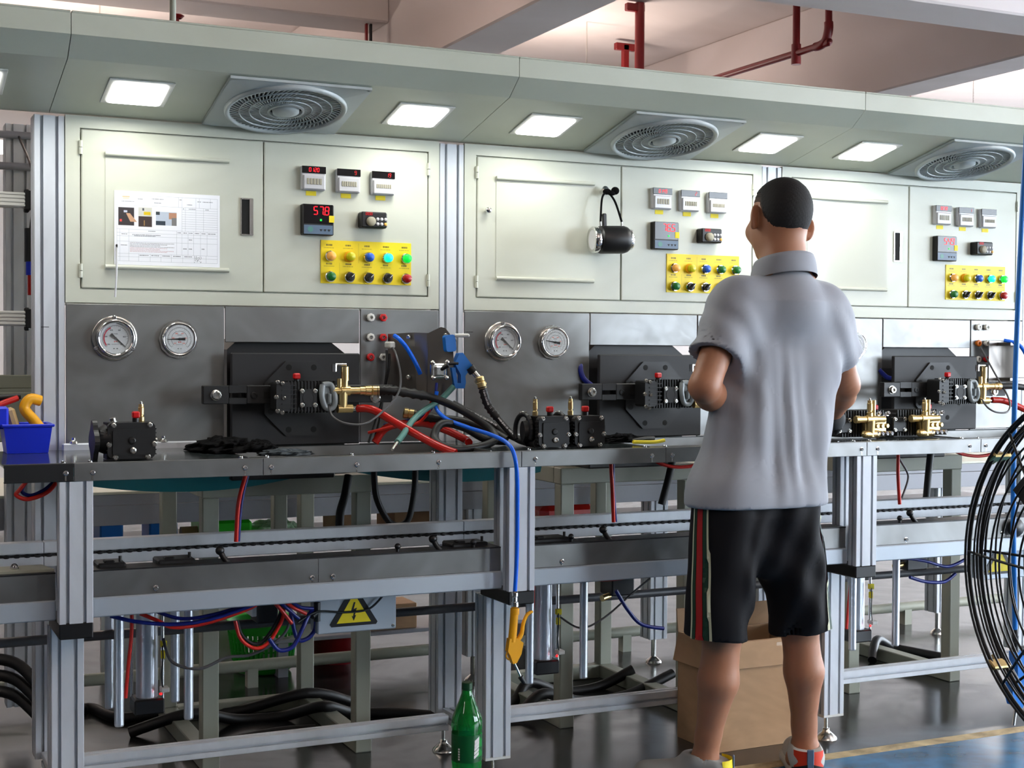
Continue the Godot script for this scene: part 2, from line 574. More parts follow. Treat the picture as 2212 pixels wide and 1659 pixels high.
func sheet_texture() -> Texture2D:
	var im := Image.create(600, 412, false, Image.FORMAT_RGB8)
	var r := RandomNumberGenerator.new()
	r.seed = 5
	im.fill(Color(0.95, 0.96, 0.98))
	var g := Color(0.62, 0.64, 0.67)
	var ink := Color(0.5, 0.51, 0.54)
	line_print(im, [[14, 22, 572, 1], [14, 390, 572, 1], [14, 22, 1, 368], [586, 22, 1, 368], [14, 78, 572, 1], [380, 22, 1, 190], [460, 22, 1, 190], [360, 22, 1, 56], [545, 22, 1, 56], [505, 78, 1, 134], [480, 22, 1, 56], [400, 78, 1, 134]], g)
	for k in 9: line_print(im, [[380, 92 + k * 13, 206, 1]], g)
	for x in [350, 380, 415, 448, 487, 525]: line_print(im, [[x, 212, 1, 136]], g)
	for y in [212, 232, 250, 280, 348, 366]: line_print(im, [[14, y, 572, 1]], g)
	for x in [30, 80, 135, 200, 260, 320, 385, 450, 520]: line_print(im, [[x, 348, 1, 42]], g)
	line_print(im, [[30, 212, 1, 136], [80, 212, 1, 136]], g)
	im.fill_rect(Rect2i(44, 28, 42, 8), Color(0.96, 0.76, 0.62)); im.fill_rect(Rect2i(48, 38, 34, 6), Color(0.96, 0.80, 0.68))
	for q in [[40, 56, 70], [130, 40, 30], [210, 36, 70], [222, 58, 40], [366, 34, 12], [470, 40, 20], [500, 40, 60], [410, 60, 30], [386, 84, 10], [420, 84, 40], [515, 84, 20], [190, 218, 40], [40, 238, 34], [100, 240, 160], [110, 246, 120], [36, 300, 38]]: dashes(im, q[0], q[1], q[2], 4, ink, r)
	for k in 8: dashes(im, 86, 286 + k * 7, 250 - (k % 3) * 40, 3, Color(0.55, 0.54, 0.56) if k < 4 else Color(0.78, 0.62, 0.64), r)
	for q in [[356, 220, 18], [388, 220, 20], [420, 220, 22], [455, 220, 24], [494, 220, 24], [532, 220, 44], [420, 258, 20], [388, 310, 20], [420, 310, 18], [494, 308, 18], [140, 354, 50], [206, 354, 46], [268, 354, 44], [330, 354, 44], [394, 354, 46]]: dashes(im, q[0], q[1], q[2], 5, ink, r)
	# three instruction photographs, reduced to what can be made out
	im.fill_rect(Rect2i(22, 92, 88, 100), Color(0.24, 0.22, 0.23)); im.fill_rect(Rect2i(52, 108, 20, 12), Color(0.78, 0.80, 0.86)); im.fill_rect(Rect2i(30, 158, 12, 14), Color(0.85, 0.30, 0.28))
	for k in 46: im.fill_rect(Rect2i(66 + k / 2, 124 + k, 22 + k / 3, 2), Color(0.80, 0.63, 0.50))
	im.fill_rect(Rect2i(134, 88, 76, 50), Color(0.80, 0.80, 0.76)); im.fill_rect(Rect2i(134, 138, 76, 58), Color(0.27, 0.22, 0.21)); im.fill_rect(Rect2i(164, 112, 38, 18), Color(0.88, 0.76, 0.12)); im.fill_rect(Rect2i(156, 92, 10, 14), Color(0.3, 0.32, 0.34)); im.fill_rect(Rect2i(164, 160, 6, 30), Color(0.62, 0.48, 0.30))
	im.fill_rect(Rect2i(232, 108, 118, 76), Color(0.74, 0.78, 0.83)); im.fill_rect(Rect2i(232, 108, 22, 18), Color(0.22, 0.26, 0.28)); im.fill_rect(Rect2i(232, 160, 54, 24), Color(0.20, 0.25, 0.29)); im.fill_rect(Rect2i(306, 112, 44, 36), Color(0.72, 0.53, 0.42)); im.fill_rect(Rect2i(322, 140, 28, 44), Color(0.48, 0.48, 0.48))
	for k in 40: im.fill_rect(Rect2i(452 + r.randi_range(0, 44), 352 + r.randi_range(0, 34), 3, 3), Color(0.45, 0.45, 0.47))
	return ImageTexture.create_from_image(im)


func dial_texture(kind: int) -> Texture2D:
	var s := 256
	var im := Image.create(s, s, false, Image.FORMAT_RGB8)
	im.fill(Color(0.80, 0.83, 0.84))
	var c := Vector2(128, 128)
	for i in 1600:
		var t := deg_to_rad(-225.0 + 270.0 * i / 1600.0)
		var d := Vector2(cos(t), sin(t))
		for q in 3:
			im.set_pixelv(c + d * (104 + q), Color(0.25, 0.27, 0.30))
			if kind == 1: im.set_pixelv(c + d * (72 + q), Color(0.35, 0.36, 0.38))
		if kind == 0 and i < 660 and i > 30:
			for q in 12: im.set_pixelv(c + d * (88 + q), Color(0.74, 0.16, 0.24))
	for i in 26:
		var t := deg_to_rad(-225.0 + 270.0 * i / 25.0)
		var d := Vector2(cos(t), sin(t))
		for q in (16 if i % 5 == 0 else 8):
			var p := c + d * (104 - q)
			im.fill_rect(Rect2i(int(p.x) - 1, int(p.y) - 1, 2, 2), Color(0.22, 0.24, 0.26))
	var r := RandomNumberGenerator.new()
	r.seed = 8 + kind
	for i in 6:
		var t := deg_to_rad(-225.0 + 270.0 * i / 5.0)
		var p := c + Vector2(cos(t), sin(t)) * (74 if kind == 0 else 56)
		dashes(im, int(p.x) - 12, int(p.y) - 6, 24, 11, Color(0.35, 0.37, 0.40) if kind == 0 else Color(0.86, 0.50, 0.45), r)
	dashes(im, 106, 88, 44, 8, Color(0.45, 0.47, 0.5), r)
	dashes(im, 96, 176, 64, 6, Color(0.55, 0.57, 0.6), r)
	im.fill_rect(Rect2i(116, 150, 10, 12), Color(0.82, 0.34, 0.30)); im.fill_rect(Rect2i(130, 150, 14, 10), Color(0.82, 0.44, 0.40))
	im.fill_rect(Rect2i(110, 210, 12, 8), Color(0.3, 0.32, 0.34)); im.fill_rect(Rect2i(136, 210, 12, 8), Color(0.3, 0.32, 0.34))
	return ImageTexture.create_from_image(im)


func plate_texture() -> Texture2D:
	var im := Image.create(460, 206, false, Image.FORMAT_RGB8)
	im.fill(Color(0.97, 0.86, 0.02))
	var r := RandomNumberGenerator.new()
	r.seed = 3
	var k := Color(0.42, 0.36, 0.02)
	for i in 5:
		dashes(im, 26 + i * 96, 18, 30, 8, k, r); dashes(im, 14 + i * 96, 34, 52, 4, Color(0.74, 0.64, 0.06), r)
		dashes(im, 26 + i * 96, 108, 30, 8, k, r); dashes(im, 14 + i * 96, 122, 52, 4, Color(0.74, 0.64, 0.06), r)
	im.fill_rect(Rect2i(188, 10, 1, 96), Color(0.7, 0.6, 0.03)); im.fill_rect(Rect2i(92, 106, 1, 88), Color(0.7, 0.6, 0.03))
	return ImageTexture.create_from_image(im)


func image_mat(n: String, t: Texture2D, rough := 0.5) -> StandardMaterial3D:
	var m := mat(n, Color.WHITE, rough)
	m.albedo_texture = t
	return m


# a flat rectangle with its print, facing +z, on its own thin board
func printed(x0: float, y0: float, x1: float, y1: float, z: float) -> MB:
	var m := MB.new()
	m.face([V(x0, y0, z), V(x1, y0, z), V(x1, y1, z), V(x0, y1, z)], [Vector2(0, 1), Vector2(1, 1), Vector2(1, 0), Vector2(0, 0)])
	return m


func lamp_area(at: Vector3, dir: Vector3, size: Vector2, energy: float, col := Color.WHITE, parent: Node = null):
	var l := AreaLight3D.new()
	l.name = "area_light"
	l.area_size = size
	l.light_energy = energy
	l.light_color = col
	l.shadow_enabled = true
	l.area_range = 40.0
	(self if parent == null else parent).add_child(l, true)
	var z := -dir.normalized()
	var x := (Vector3.RIGHT - z * z.x).normalized() if absf(z.x) < 0.9 else (Vector3.BACK - z * z.z).normalized()
	l.transform = Transform3D(Basis(x, z.cross(x), z), at)


func room():
	struct("floor", span(-8, 17, -0.2, 0, -10.2, 8.2), M.floor_paint, "dark grey polished factory floor")
	struct("trim_1", span(-8, 17, 0.0, 0.002, 0.545, 1.75), M.walk_blue, "blue painted walkway in front of the test line")
	struct("trim_2", span(-8, 17, 0.0, 0.0025, 0.49, 0.545), M.line_cream, "worn cream line edging the blue walkway")
	struct("ceiling", span(-8, 17, 4.0, 4.2, -10.2, 8.2), M.plaster, "white plastered factory ceiling")
	struct("wall_back", span(-8, 17, 0, 4, -10.2, -10), M.wall_paint)
	struct("wall_left", span(-8.2, -8, -0.2, 4.2, -10.2, 8.2), M.wall_grey)
	# the wall behind the viewer and the one at the right have the windows that light the hall
	var m := span(-8, 6.6, 0, 4, 8, 8.2)
	m.box(V(11.8, 0.45, 8.1), V(10.4, 0.9, 0.2)); m.box(V(11.8, 3.6, 8.1), V(10.4, 0.8, 0.2))
	for q in [[9.25, 0.9], [11.5, 0.3], [13.6, 0.3], [15.7, 0.3]]: m.box(V(q[0], 2.05, 8.1), V(q[1], 2.3, 0.2))
	struct("wall_front", m, M.wall_grey)
	m = MB.new()
	m.box(V(17.1, 0.45, -1), V(0.2, 0.9, 18.4)); m.box(V(17.1, 3.7, -1), V(0.2, 0.6, 18.4))
	for z in [-10.0, -7.2, -4.4, -1.6, 1.2, 4.0, 6.8]: m.box(V(17.1, 2.15, z), V(0.2, 2.5, 0.4))
	struct("wall_right", m, M.wall_paint)
	var wn := 1
	for q0 in [[6.6, 8.8], [9.7, 11.35], [11.65, 13.45], [13.75, 15.55]]:
		var x: float = (q0[0] + q0[1]) / 2.0
		var hw: float = (q0[1] - q0[0]) / 2.0
		m = MB.new()
		for y in [0.93, 2.05, 3.17]: m.box(V(x, y, 8.06), V(hw * 2.0, 0.06, 0.06))
		for q in [-hw + 0.025, 0.0, hw - 0.025]: m.box(V(x + q, 2.05, 8.06), V(0.05, 2.24, 0.06))
		struct("window_%d" % wn, m, M.aluminium)
		wn += 1
	# concrete beams under the ceiling
	struct("trim_3", span(3.0, 3.4, 3.2, 4.0, -10, 8, 0.012), M.plaster, "plastered ceiling beam running away above the middle hood")
	struct("trim_4", span(-8, 3.0, 3.57, 4.0, -5.8, -5.4, 0.012), M.plaster, "plastered cross beam above the left hood")
	struct("trim_5", span(3.4, 17, 3.2, 4.0, -2.5, -2.1, 0.012), M.plaster, "plastered cross beam in front of the red pipes")
	struct("trim_6", span(6.46, 6.8, 3.2, 4.0, -10, -2.5, 0.012), M.plaster, "plastered ceiling beam above the right hood")
	# strip lamps of the hall, hanging out of view; bare tubes light the ceiling too
	for q in [[-3.2, 3.4, "at the left end of the hall, near the viewer", 0.3, 1.0], [1.6, 4.9, "behind the viewer", 0.5, 1.0], [5.4, 3.2, "right of the viewer, over the walkway", 1.2, 1.0], [10.2, 1.0, "far right in front of the windows", 1.5, 1.0], [-3.4, -3.6, "behind the line at the left", 0.25, 2.4], [0.8, -7.2, "behind the left hood", 0.2, 1.0], [4.6, -6.4, "behind the middle hood between the beams", 0.15, 0.7], [9.4, -6.0, "behind the line at the far right", 0.4, 1.5], [1.0, -3.2, "just behind the left hood", 0.3, 1.3]]:
		var t := thing("strip_lamp", V(q[0], 3.1 if q[1] > 0 else 2.75 if q[1] < -5 else 3.4, q[1]), "long white strip lamp hanging " + q[2], "lamp", "strip lamps of the hall")
		obj("housing", bx(V(0, 0.02, 0), V(1.3, 0.04, 0.1), 0.01), M.white_plastic, t)
		obj("diffuser", bx(V(0, -0.012, 0), V(1.24, 0.024, 0.16), 0.005), M.tube_lamp, t)
		obj("diffuser", bx(V(0, 0.052, 0), V(1.24, 0.024, 0.16), 0.005), M.tube_lamp, t)
		for sx in [-0.5, 0.5]: obj("suspension_rod", cy(V(sx, 0.04, 0), V(sx, 4.0 - t.position.y, 0), 0.005, 8), M.bright_steel, t)
		lamp_area(V(0, -0.03, 0), Vector3.DOWN, Vector2(1.2, 0.15), STRIP * q[3], Color(1, 0.97, 0.93), t)
		lamp_area(V(0, 0.07, 0), Vector3.UP, Vector2(1.2, 0.15), STRIP * q[4], Color(1, 0.93, 0.88), t)


func pipes():
	var t := thing("standing_pipe", V(5.16, 0, -5.63), "thick red pipe with a flange, hanging from the ceiling above the middle hood", "pipe")
	obj("pipe", cy(V(0, 3.0, 0), V(0, 3.99, 0), 0.038, 20), M.red_pipe, t)
	obj("bracket", bx(V(-0.045, 3.95, 0), V(0.16, 0.06, 0.05), 0.006), M.red_pipe, t)
	t = thing("pipe_hanger", V(5.71, 0, -6.83), "dark red T-shaped hanger left of the thick red pipe", "hanger")
	obj("rod", bx(V(0, 3.4, 0), V(0.055, 1.1, 0.05), 0.004), M.red_pipe, t)
	obj("crosspiece", bx(V(-0.0, 3.93, 0), V(0.2, 0.06, 0.05), 0.004), M.red_pipe, t)
	t = thing("sprinkler_pipe", V(5.53, 3.35, -4.1), "red sprinkler pipe with elbow running back over the right hood", "pipe")
	obj("run", tb([V(0, 0, -2.6), V(0, 0, -1), V(0, 0, 0.26), V(0, 0.02, 0.33), V(0, 0.09, 0.36), V(0, 0.2, 0.36), V(0, 0.65, 0.36)], 0.024, 16, 4), M.red_pipe, t)
	obj("elbow", tb([V(0, 0, 0.22), V(0, 0, 0.27), V(0, 0.02, 0.33), V(0, 0.09, 0.36), V(0, 0.14, 0.36)], 0.031, 16, 4), M.red_pipe, t)
	obj("riser", cy(V(0, -0.05, 0), V(0, 0.65, 0), 0.026, 16), M.red_pipe, t)
	obj("tee", cy(V(0, -0.08, 0), V(0, 0.06, 0), 0.034, 16), M.red_pipe, t)
	t = thing("pipe_hanger", V(2.88, 0, -5.5), "small dark hanger under the cross beam above the left hood", "hanger")
	obj("rod", bx(V(-0.016, 3.3, 0), V(0.016, 0.54, 0.03), 0.003), M.red_pipe, t)
	obj("rod", bx(V(0.016, 3.3, 0), V(0.016, 0.54, 0.03), 0.003), M.black_iron, t)
	t = thing("pipe_hanger", V(8.9, 0, -6.9), "rust red T-shaped hanger over the far right hood", "hanger")
	obj("rod", bx(V(0, 3.4, 0), V(0.06, 1.1, 0.05), 0.004), M.red_pipe, t)
	obj("crosspiece", bx(V(0.0, 3.95, 0), V(0.26, 0.05, 0.06), 0.004), M.red_pipe, t)
	t = thing("ceiling_sprinkler", V(1.62, 0, -5.9), "small red sprinkler head just above the left hood", "sprinkler")
	obj("stem", cy(V(0, 3.2, 0), V(0, 4.0, 0), 0.014, 12), M.red_pipe, t)
	obj("head", lt(V(0, 3.56, 0), V(0, 1, 0), [Vector2(0.03, 0), Vector2(0.05, 0.02), Vector2(0.015, 0.04), Vector2(0.05, 0.08), Vector2(0, 0.085)], 12), M.red_pipe, t)
	tag(obj("pipe_end", cy(V(-1.6, 3.72, -6.3), V(0.49, 3.72, -6.3), 0.08, 18), M.red_pipe), "end of a thick red pipe at the top left corner", "pipe")
	tag(obj("support_tube", cy(V(0.5, 2.02, -0.6), V(0.5, 4.0, -0.6), 0.0105, 16), M.stand_paint), "slim grey green tube rising to the ceiling behind the left hood", "tube")


# one bay of the hood: sheet-metal canopy whose underside slopes down to the cabinets
func hood(x0: float, x1: float, label: String):
	var h := thing("hood", V(x0, 0, 0), label, "hood", "sheet metal hood sections")
	var L := x1 - x0
	var sec := [Vector2(-0.4257, 2.089), Vector2(-0.4257, 2.037), Vector2(-0.3595, 1.9886), Vector2(0, 1.9087), Vector2(0.02, 1.9087), Vector2(0.02, 2.089)]
	obj("canopy", pm(sec, 0, L, Transform3D(Basis(V(0, 0, -1), V(0, 1, 0), V(1, 0, 0)), Vector3.ZERO)), M.hood_paint, h)
	obj("lip", bx(V(L / 2, 2.092, 0.416), V(L, 0.006, 0.022), 0.002), M.hood_paint, h)


# local frame of the hood's underside: x along the line, y out of the sheet (down), z towards the front
func under(x: float, z: float) -> Transform3D:
	var s := V(0, 1.9886 - 1.9087, 0.3595).normalized()
	return Transform3D(Basis(V(1, 0, 0), V(1, 0, 0).cross(s), -s).orthonormalized(), V(x, 1.9087 + z * 0.22225, z))


func hood_light(x: float, label: String):
	var t := thing("panel_lamp", Vector3.ZERO, label, "lamp", "square panel lamps under the hood")
	t.transform = under(x, 0.183)          # y points down out of the sheet
	obj("frame", bx(V(0, 0.002, 0), V(0.172, 0.004, 0.165), 0.001), M.white_plastic, t)
	var m := pm(rrect(-0.072, -0.072, 0.072, 0.072, 0.014), 0.0, 0.004, Transform3D(Basis(V(1, 0, 0), V(0, 0, -1), V(0, 1, 0)), V(0, 0.0035, 0)))
	obj("diffuser", m, M.led_panel, t)
	lamp_area(V(0, 0.012, 0), V(0, 1, 0), Vector2(0.14, 0.14), LED, Color(1, 1, 0.97), t)


func vent_fan(x: float, label: String):
	var t := thing("ventilation_fan", Vector3.ZERO, label, "ventilation fan", "square ceiling fans under the hood")
	t.transform = under(x, 0.18)
	t.position += t.basis.y * 0.0025
	# a square plate with a round hole: drawn as a strip from the circle to the square
	var m := MB.new()
	for i in 64:
		var q := []
		for k in [i, i + 1]:
			var a: float = TAU * k / 64
			var d := Vector2(cos(a), sin(a))
			q.append(d * 0.168)
			q.append(d / maxf(absf(d.x) / 0.197, absf(d.y) / 0.172))
		m.face([V(q[0].x, 0.012, q[0].y), V(q[1].x, 0.008, q[1].y), V(q[3].x, 0.008, q[3].y), V(q[2].x, 0.012, q[2].y)])
	m.box(V(0, 0.003, -0.17), V(0.394, 0.008, 0.006)); m.box(V(0, 0.003, 0.17), V(0.394, 0.008, 0.006)); m.box(V(-0.195, 0.003, 0), V(0.006, 0.008, 0.344)); m.box(V(0.195, 0.003, 0), V(0.006, 0.008, 0.344))
	obj("cover_plate", m, M.fan_plastic, t)
	obj("rim", lt(Vector3.ZERO, V(0, 1, 0), [Vector2(0.171, 0.008), Vector2(0.172, 0.016), Vector2(0.167, 0.022), Vector2(0.158, 0.02), Vector2(0.154, 0.012), Vector2(0.154, -0.0)], 56, true), M.fan_plastic, t)
	obj("back", lt(Vector3.ZERO, V(0, 1, 0), [Vector2(0.16, 0.001), Vector2(0, 0.0015)], 40), M.fan_dark, t)
	m = MB.new()
	for i in 3: m.lathe([Vector2(0.072 + i * 0.028, 0.016), Vector2(0.0735 + i * 0.028, 0.019), Vector2(0.075 + i * 0.028, 0.016)], 48)
	obj("grille_ring", m, M.fan_plastic, t)
	m = MB.new()
	for i in 64:          # swept vanes, as on a box fan
		var a0 := TAU * i / 64
		var pr := Vector3.ZERO
		for k in 5:
			var r := 0.05 + 0.106 * k / 4.0
			var a := a0 + 0.55 * k / 4.0
			var p := V(r * cos(a), 0.013, r * sin(a))
			if k > 0:
				var w := (p - pr).normalized().cross(Vector3.UP) * 0.0017
				var up := V(0, 0.0025, 0)
				m.face([pr - w - up, p - w - up, p - w + up, pr - w + up]); m.face([p + w - up, pr + w - up, pr + w + up, p + w + up]); m.face([pr - w + up, p - w + up, p + w + up, pr + w + up])
			pr = p
	var v := obj("grille_vanes", m, M.fan_plastic, t)
	v.set_meta("kind", "stuff")
	obj("hub_ring", lt(Vector3.ZERO, V(0, 1, 0), [Vector2(0.052, 0.008), Vector2(0.052, 0.02), Vector2(0.046, 0.021), Vector2(0.044, 0.012)], 32), M.fan_plastic, t)
	obj("hub", lt(Vector3.ZERO, V(0, 1, 0), [Vector2(0.039, 0.01), Vector2(0.037, 0.022), Vector2(0.02, 0.026), Vector2(0, 0.027)], 32, true), M.fan_plastic, t)


const SEG := {"0": 63, "1": 6, "2": 91, "3": 79, "4": 102, "5": 109, "6": 125, "7": 7, "8": 127, "9": 111}
func digits(m: MB, s: String, x: float, y: float, z: float, h: float):    # seven-segment figures, right-aligned at x
	var w := h * 0.5
	var cx := x - (s.replace(".", "").length()) * w * 1.5
	for ch in s:
		if ch == ".":
			m.box(V(cx - w * 0.25, y, z), V(h * 0.1, h * 0.1, 0.0008)); continue
		if SEG.has(ch):
			var b: int = SEG[ch]
			var t := h * 0.105
			var q := [[0.5, 1.0, 1], [1.0, 0.75, 0], [1.0, 0.25, 0], [0.5, 0.0, 1], [0.0, 0.25, 0], [0.0, 0.75, 0], [0.5, 0.5, 1]]
			for i in 7:
				if b & (1 << i):
					m.box(V(cx + q[i][0] * w + (q[i][1] - 0.5) * h * 0.08, y + q[i][1] * h, z), V(w * 0.8, t, 0.0008) if q[i][2] else V(t, h * 0.42, 0.0008))
		cx += w * 1.5


# upper control cabinet with two doors, meters and the yellow button plate
func cabinet(k: int, label: String, counts: Array, temp: String, lit: Array):
	var x := k * PITCH
	var c := thing("control_cabinet", V(x, 0, 0), label, "cabinet", "cream control cabinets")
	var m := span(0.082, 1.193, 1.388, 1.905, -0.28, -0.012, 0.004)
	for q in [[0.082, 1.193, 1.871, 1.905], [0.082, 1.193, 1.388, 1.425], [0.082, 0.121, 1.425, 1.871], [1.158, 1.193, 1.425, 1.871]]:
		m.box(V((q[0] + q[1]) / 2, (q[2] + q[3]) / 2, -0.005), V(q[1] - q[0], q[3] - q[2], 0.014))
	obj("body", m, M.cream_paint, c)
	var d := obj("door", span(0.1245, 0.638, 1.4285, 1.8675, -0.008, 0.003, 0.0025), M.cream_paint, c)
	for hy in [1.8035, 1.4885]:
		m = cy(V(0.188, hy, 0.0085), V(0.536, hy, 0.0085), 0.0064, 12); m.box(V(0.362, hy, 0.0045), V(0.345, 0.006, 0.008))
		obj("holder_rail", m, M.cream_paint, d)
	obj("holder_sheet", span(0.189, 0.5405, 1.492, 1.8, 0.003, 0.0045), M.cream_gloss if k == 2 else M.cream_paint, d)
	if k != 1:
		m = MB.new()
		m.box(V(0.572, 1.6455, 0.004), V(0.004, 0.106, 0.005)); m.box(V(0.603, 1.6455, 0.004), V(0.011, 0.106, 0.004)); m.box(V(0.589, 1.698, 0.004), V(0.036, 0.004, 0.005)); m.box(V(0.589, 1.5935, 0.004), V(0.036, 0.004, 0.005))
		var hd := obj("handle", m, M.bright_steel, d)
		hd.set_meta("label", "recessed metal handle with dark slot")
		obj("handle_pocket", span(0.574, 0.598, 1.5955, 1.696, 0.003, 0.0036), M.dark, d)
	else:
		m = MB.new(); m.xf = along(V(0.157, 1.70, 0.003), V(0, 0, 1)); m.lathe([Vector2(0.006, 0), Vector2(0.006, 0.006), Vector2(0.01, 0.01), Vector2(0.01, 0.018), Vector2(0.006, 0.022), Vector2(0, 0.022)], 16, true)
		obj("door_knob", m, M.chrome, d)
	var d2 := obj("door", span(0.6415, 1.1545, 1.4285, 1.8675, -0.008, 0.003, 0.0025), M.cream_paint, c)
	for q in [[0.1225, d], [1.1565, d2]]:
		for y in [1.817, 1.476]:
			m = cy(V(q[0], y - 0.019, 0.005), V(q[0], y - 0.0008, 0.005), 0.0052, 12); m.cyl(V(q[0], y + 0.0008, 0.005), V(q[0], y + 0.019, 0.005), 0.0052, -1, 12)
			obj("hinge", m, M.cream_paint, q[1])
	# three counters with digit wheels
	for i in 3:
		var cx: float = [0.787, 0.895, 1.0045][i]
		var cy_: float = [1.7675, 1.7655, 1.7645][i]
		var q := obj("counter", bx(V(cx, cy_, 0.008), V(0.074, 0.07, 0.022), 0.003), M.clear_white, c)
		obj("display", bx(V(cx, cy_ + 0.0245, 0.0195), V(0.0735, 0.021, 0.003), 0.0008), M.display_black, q)
		if counts[i] != "":
			m = MB.new(); digits(m, counts[i], cx + (0.018 if i == 0 else 0.026), cy_ + 0.019, 0.0213, 0.011)
			obj("digit", m, M.digit_red if i == 0 else M.digit_dim, q)
		obj("cover", bx(V(cx, cy_ - 0.012, 0.021), V(0.066, 0.043, 0.006), 0.003), M.clear_white, q)
		m = MB.new()
		var n: int = [5, 7, 8][i]
		for j in n: m.box(V(cx - 0.024 + 0.048 * (j + 0.5) / n, cy_ - 0.01, 0.0245), V(0.036 / n, 0.018 - i * 0.003, 0.002), 0.0006)
		obj("digit_wheel", m, M.drum_grey, q)
		obj("yellow_tag", bx(V(cx - 0.004, cy_ - 0.0435, 0.0036), V(0.031, 0.0135, 0.0012)), M.yellow_tape, c)
	# temperature controller
	var tc := obj("temperature_controller", bx(V(0.7985, 1.645, 0.012), V(0.096, 0.091, 0.03), 0.003), M.black_plastic, c)
	obj("key_panel", bx(V(0.7985, 1.6155, 0.0272), V(0.088, 0.0265, 0.001)), M.panel_blue, tc)
	obj("screen", bx(V(0.7985, 1.661, 0.0272), V(0.088, 0.056, 0.001)), M.display_black, tc)
	m = MB.new(); digits(m, temp, 0.836, 1.66, 0.0283, 0.023)
	obj("digit", m, M.digit_red, tc)
	m = MB.new()
	for j in 3: m.prism(PackedVector2Array([Vector2(0.802 + j * 0.0125, 1.617), Vector2(0.811 + j * 0.0125, 1.617), Vector2(0.8065 + j * 0.0125, 1.6105)]), 0.0272, 0.0284)
	obj("arrow_key", m, M.navy, tc)
	obj("pilot_light", bx(V(0.806, 1.644, 0.028), V(0.006, 0.006, 0.001)), M.lamp_green, tc)
	obj("round_key", lt(V(0.774, 1.616, 0.0272), V(0, 0, 1), [Vector2(0.0085, 0), Vector2(0.0085, 0.001), Vector2(0, 0.001)], 16), M.teal_hose, tc)
	obj("yellow_tag", bx(V(0.839, 1.648, 0.0285), V(0.016, 0.02, 0.001)), M.yellow_tape, tc)
	# frequency controller with dial and keys
	var fc := obj("frequency_controller", bx(V(0.9705, 1.651, 0.016), V(0.081, 0.048, 0.042), 0.004), M.black_plastic, c)
	m = MB.new(); digits(m, "0000", 0.965, 1.665, 0.0375, 0.0075)
	obj("digit", m, M.digit_dim, fc)
	obj("dial", lt(V(0.959, 1.646, 0.036), V(0, 0, 1), [Vector2(0.0145, 0), Vector2(0.0135, 0.009), Vector2(0.011, 0.0115), Vector2(0, 0.0105)], 24, true), M.drum_grey, fc)
	for j in 6:
		obj("key", lt(V(0.9805 + (j % 3) * 0.0125, 1.6535 - (j / 3) * 0.0145, 0.0368), V(0, 0, 1), [Vector2(0.0052, 0), Vector2(0.005, 0.002), Vector2(0.003, 0.003), Vector2(0, 0.003)], 12, true), M.clear_white if j < 5 else M.amber_button, fc)
	# yellow plate with buttons and switches
	var pl := obj("button_plate", span(0.813, 1.1, 1.459, 1.5875, 0.003, 0.0055), M.yellow_plate, c)
	obj("print", printed(0.8135, 1.4595, 1.0995, 1.587, 0.0058), M.plate_print, pl)
	var tops := [M.lamp_amber, M.olive_button, M.blue_button, M.lamp_cyan if lit[0] else M.green_button, M.lamp_green if lit[1] else M.green_button]
	for j in 5:
		var p := V(0.8415 + j * 0.0602, 1.540, 0.005)
		var b := obj("push_button", lt(p, V(0, 0, 1), [Vector2(0.0165, 0), Vector2(0.0165, 0.008), Vector2(0.0145, 0.011), Vector2(0.0132, 0.011)], 24), M.chrome if j != 1 else M.yellow_plastic, c)
		obj("cap", lt(p, V(0, 0, 1), [Vector2(0.013, 0.008), Vector2(0.013, 0.021), Vector2(0.0115, 0.0235), Vector2(0, 0.0245)], 24, true), tops[j], b)
		p = V(0.8415 + j * 0.0602, 1.479, 0.005)
		b = obj("push_button" if j in [0, 4] else "selector_switch", lt(p, V(0, 0, 1), [Vector2(0.0165, 0), Vector2(0.0165, 0.008), Vector2(0.0145, 0.011), Vector2(0.0132, 0.011)], 24), M.chrome, c)
		if j == 0 or j == 4:
			obj("cap", lt(p, V(0, 0, 1), [Vector2(0.013, 0.008), Vector2(0.013, 0.021), Vector2(0.0115, 0.0235), Vector2(0, 0.0245)], 24, true), M.green_button if j == 0 else M.red_button, b)
		else:
			m = MB.new(); m.xf = along(p, V(0, 0, 1)); m.lathe([Vector2(0.0128, 0.008), Vector2(0.012, 0.018), Vector2(0, 0.019)], 20)
			m.xf = Transform3D(Basis(V(0, 0, 1), -0.75), p + V(0, 0, 0.022)); m.box(Vector3.ZERO, V(0.008, 0.027, 0.012), 0.003)
			obj("switch_lever", m, M.black_plastic, b)
			m = MB.new(); m.xf = Transform3D(Basis(V(0, 0, 1), -0.75), p + V(0, 0, 0.0285)); m.box(V(0, 0.006, 0), V(0.002, 0.012, 0.001))
			obj("pointer", m, M.white_plastic, b)


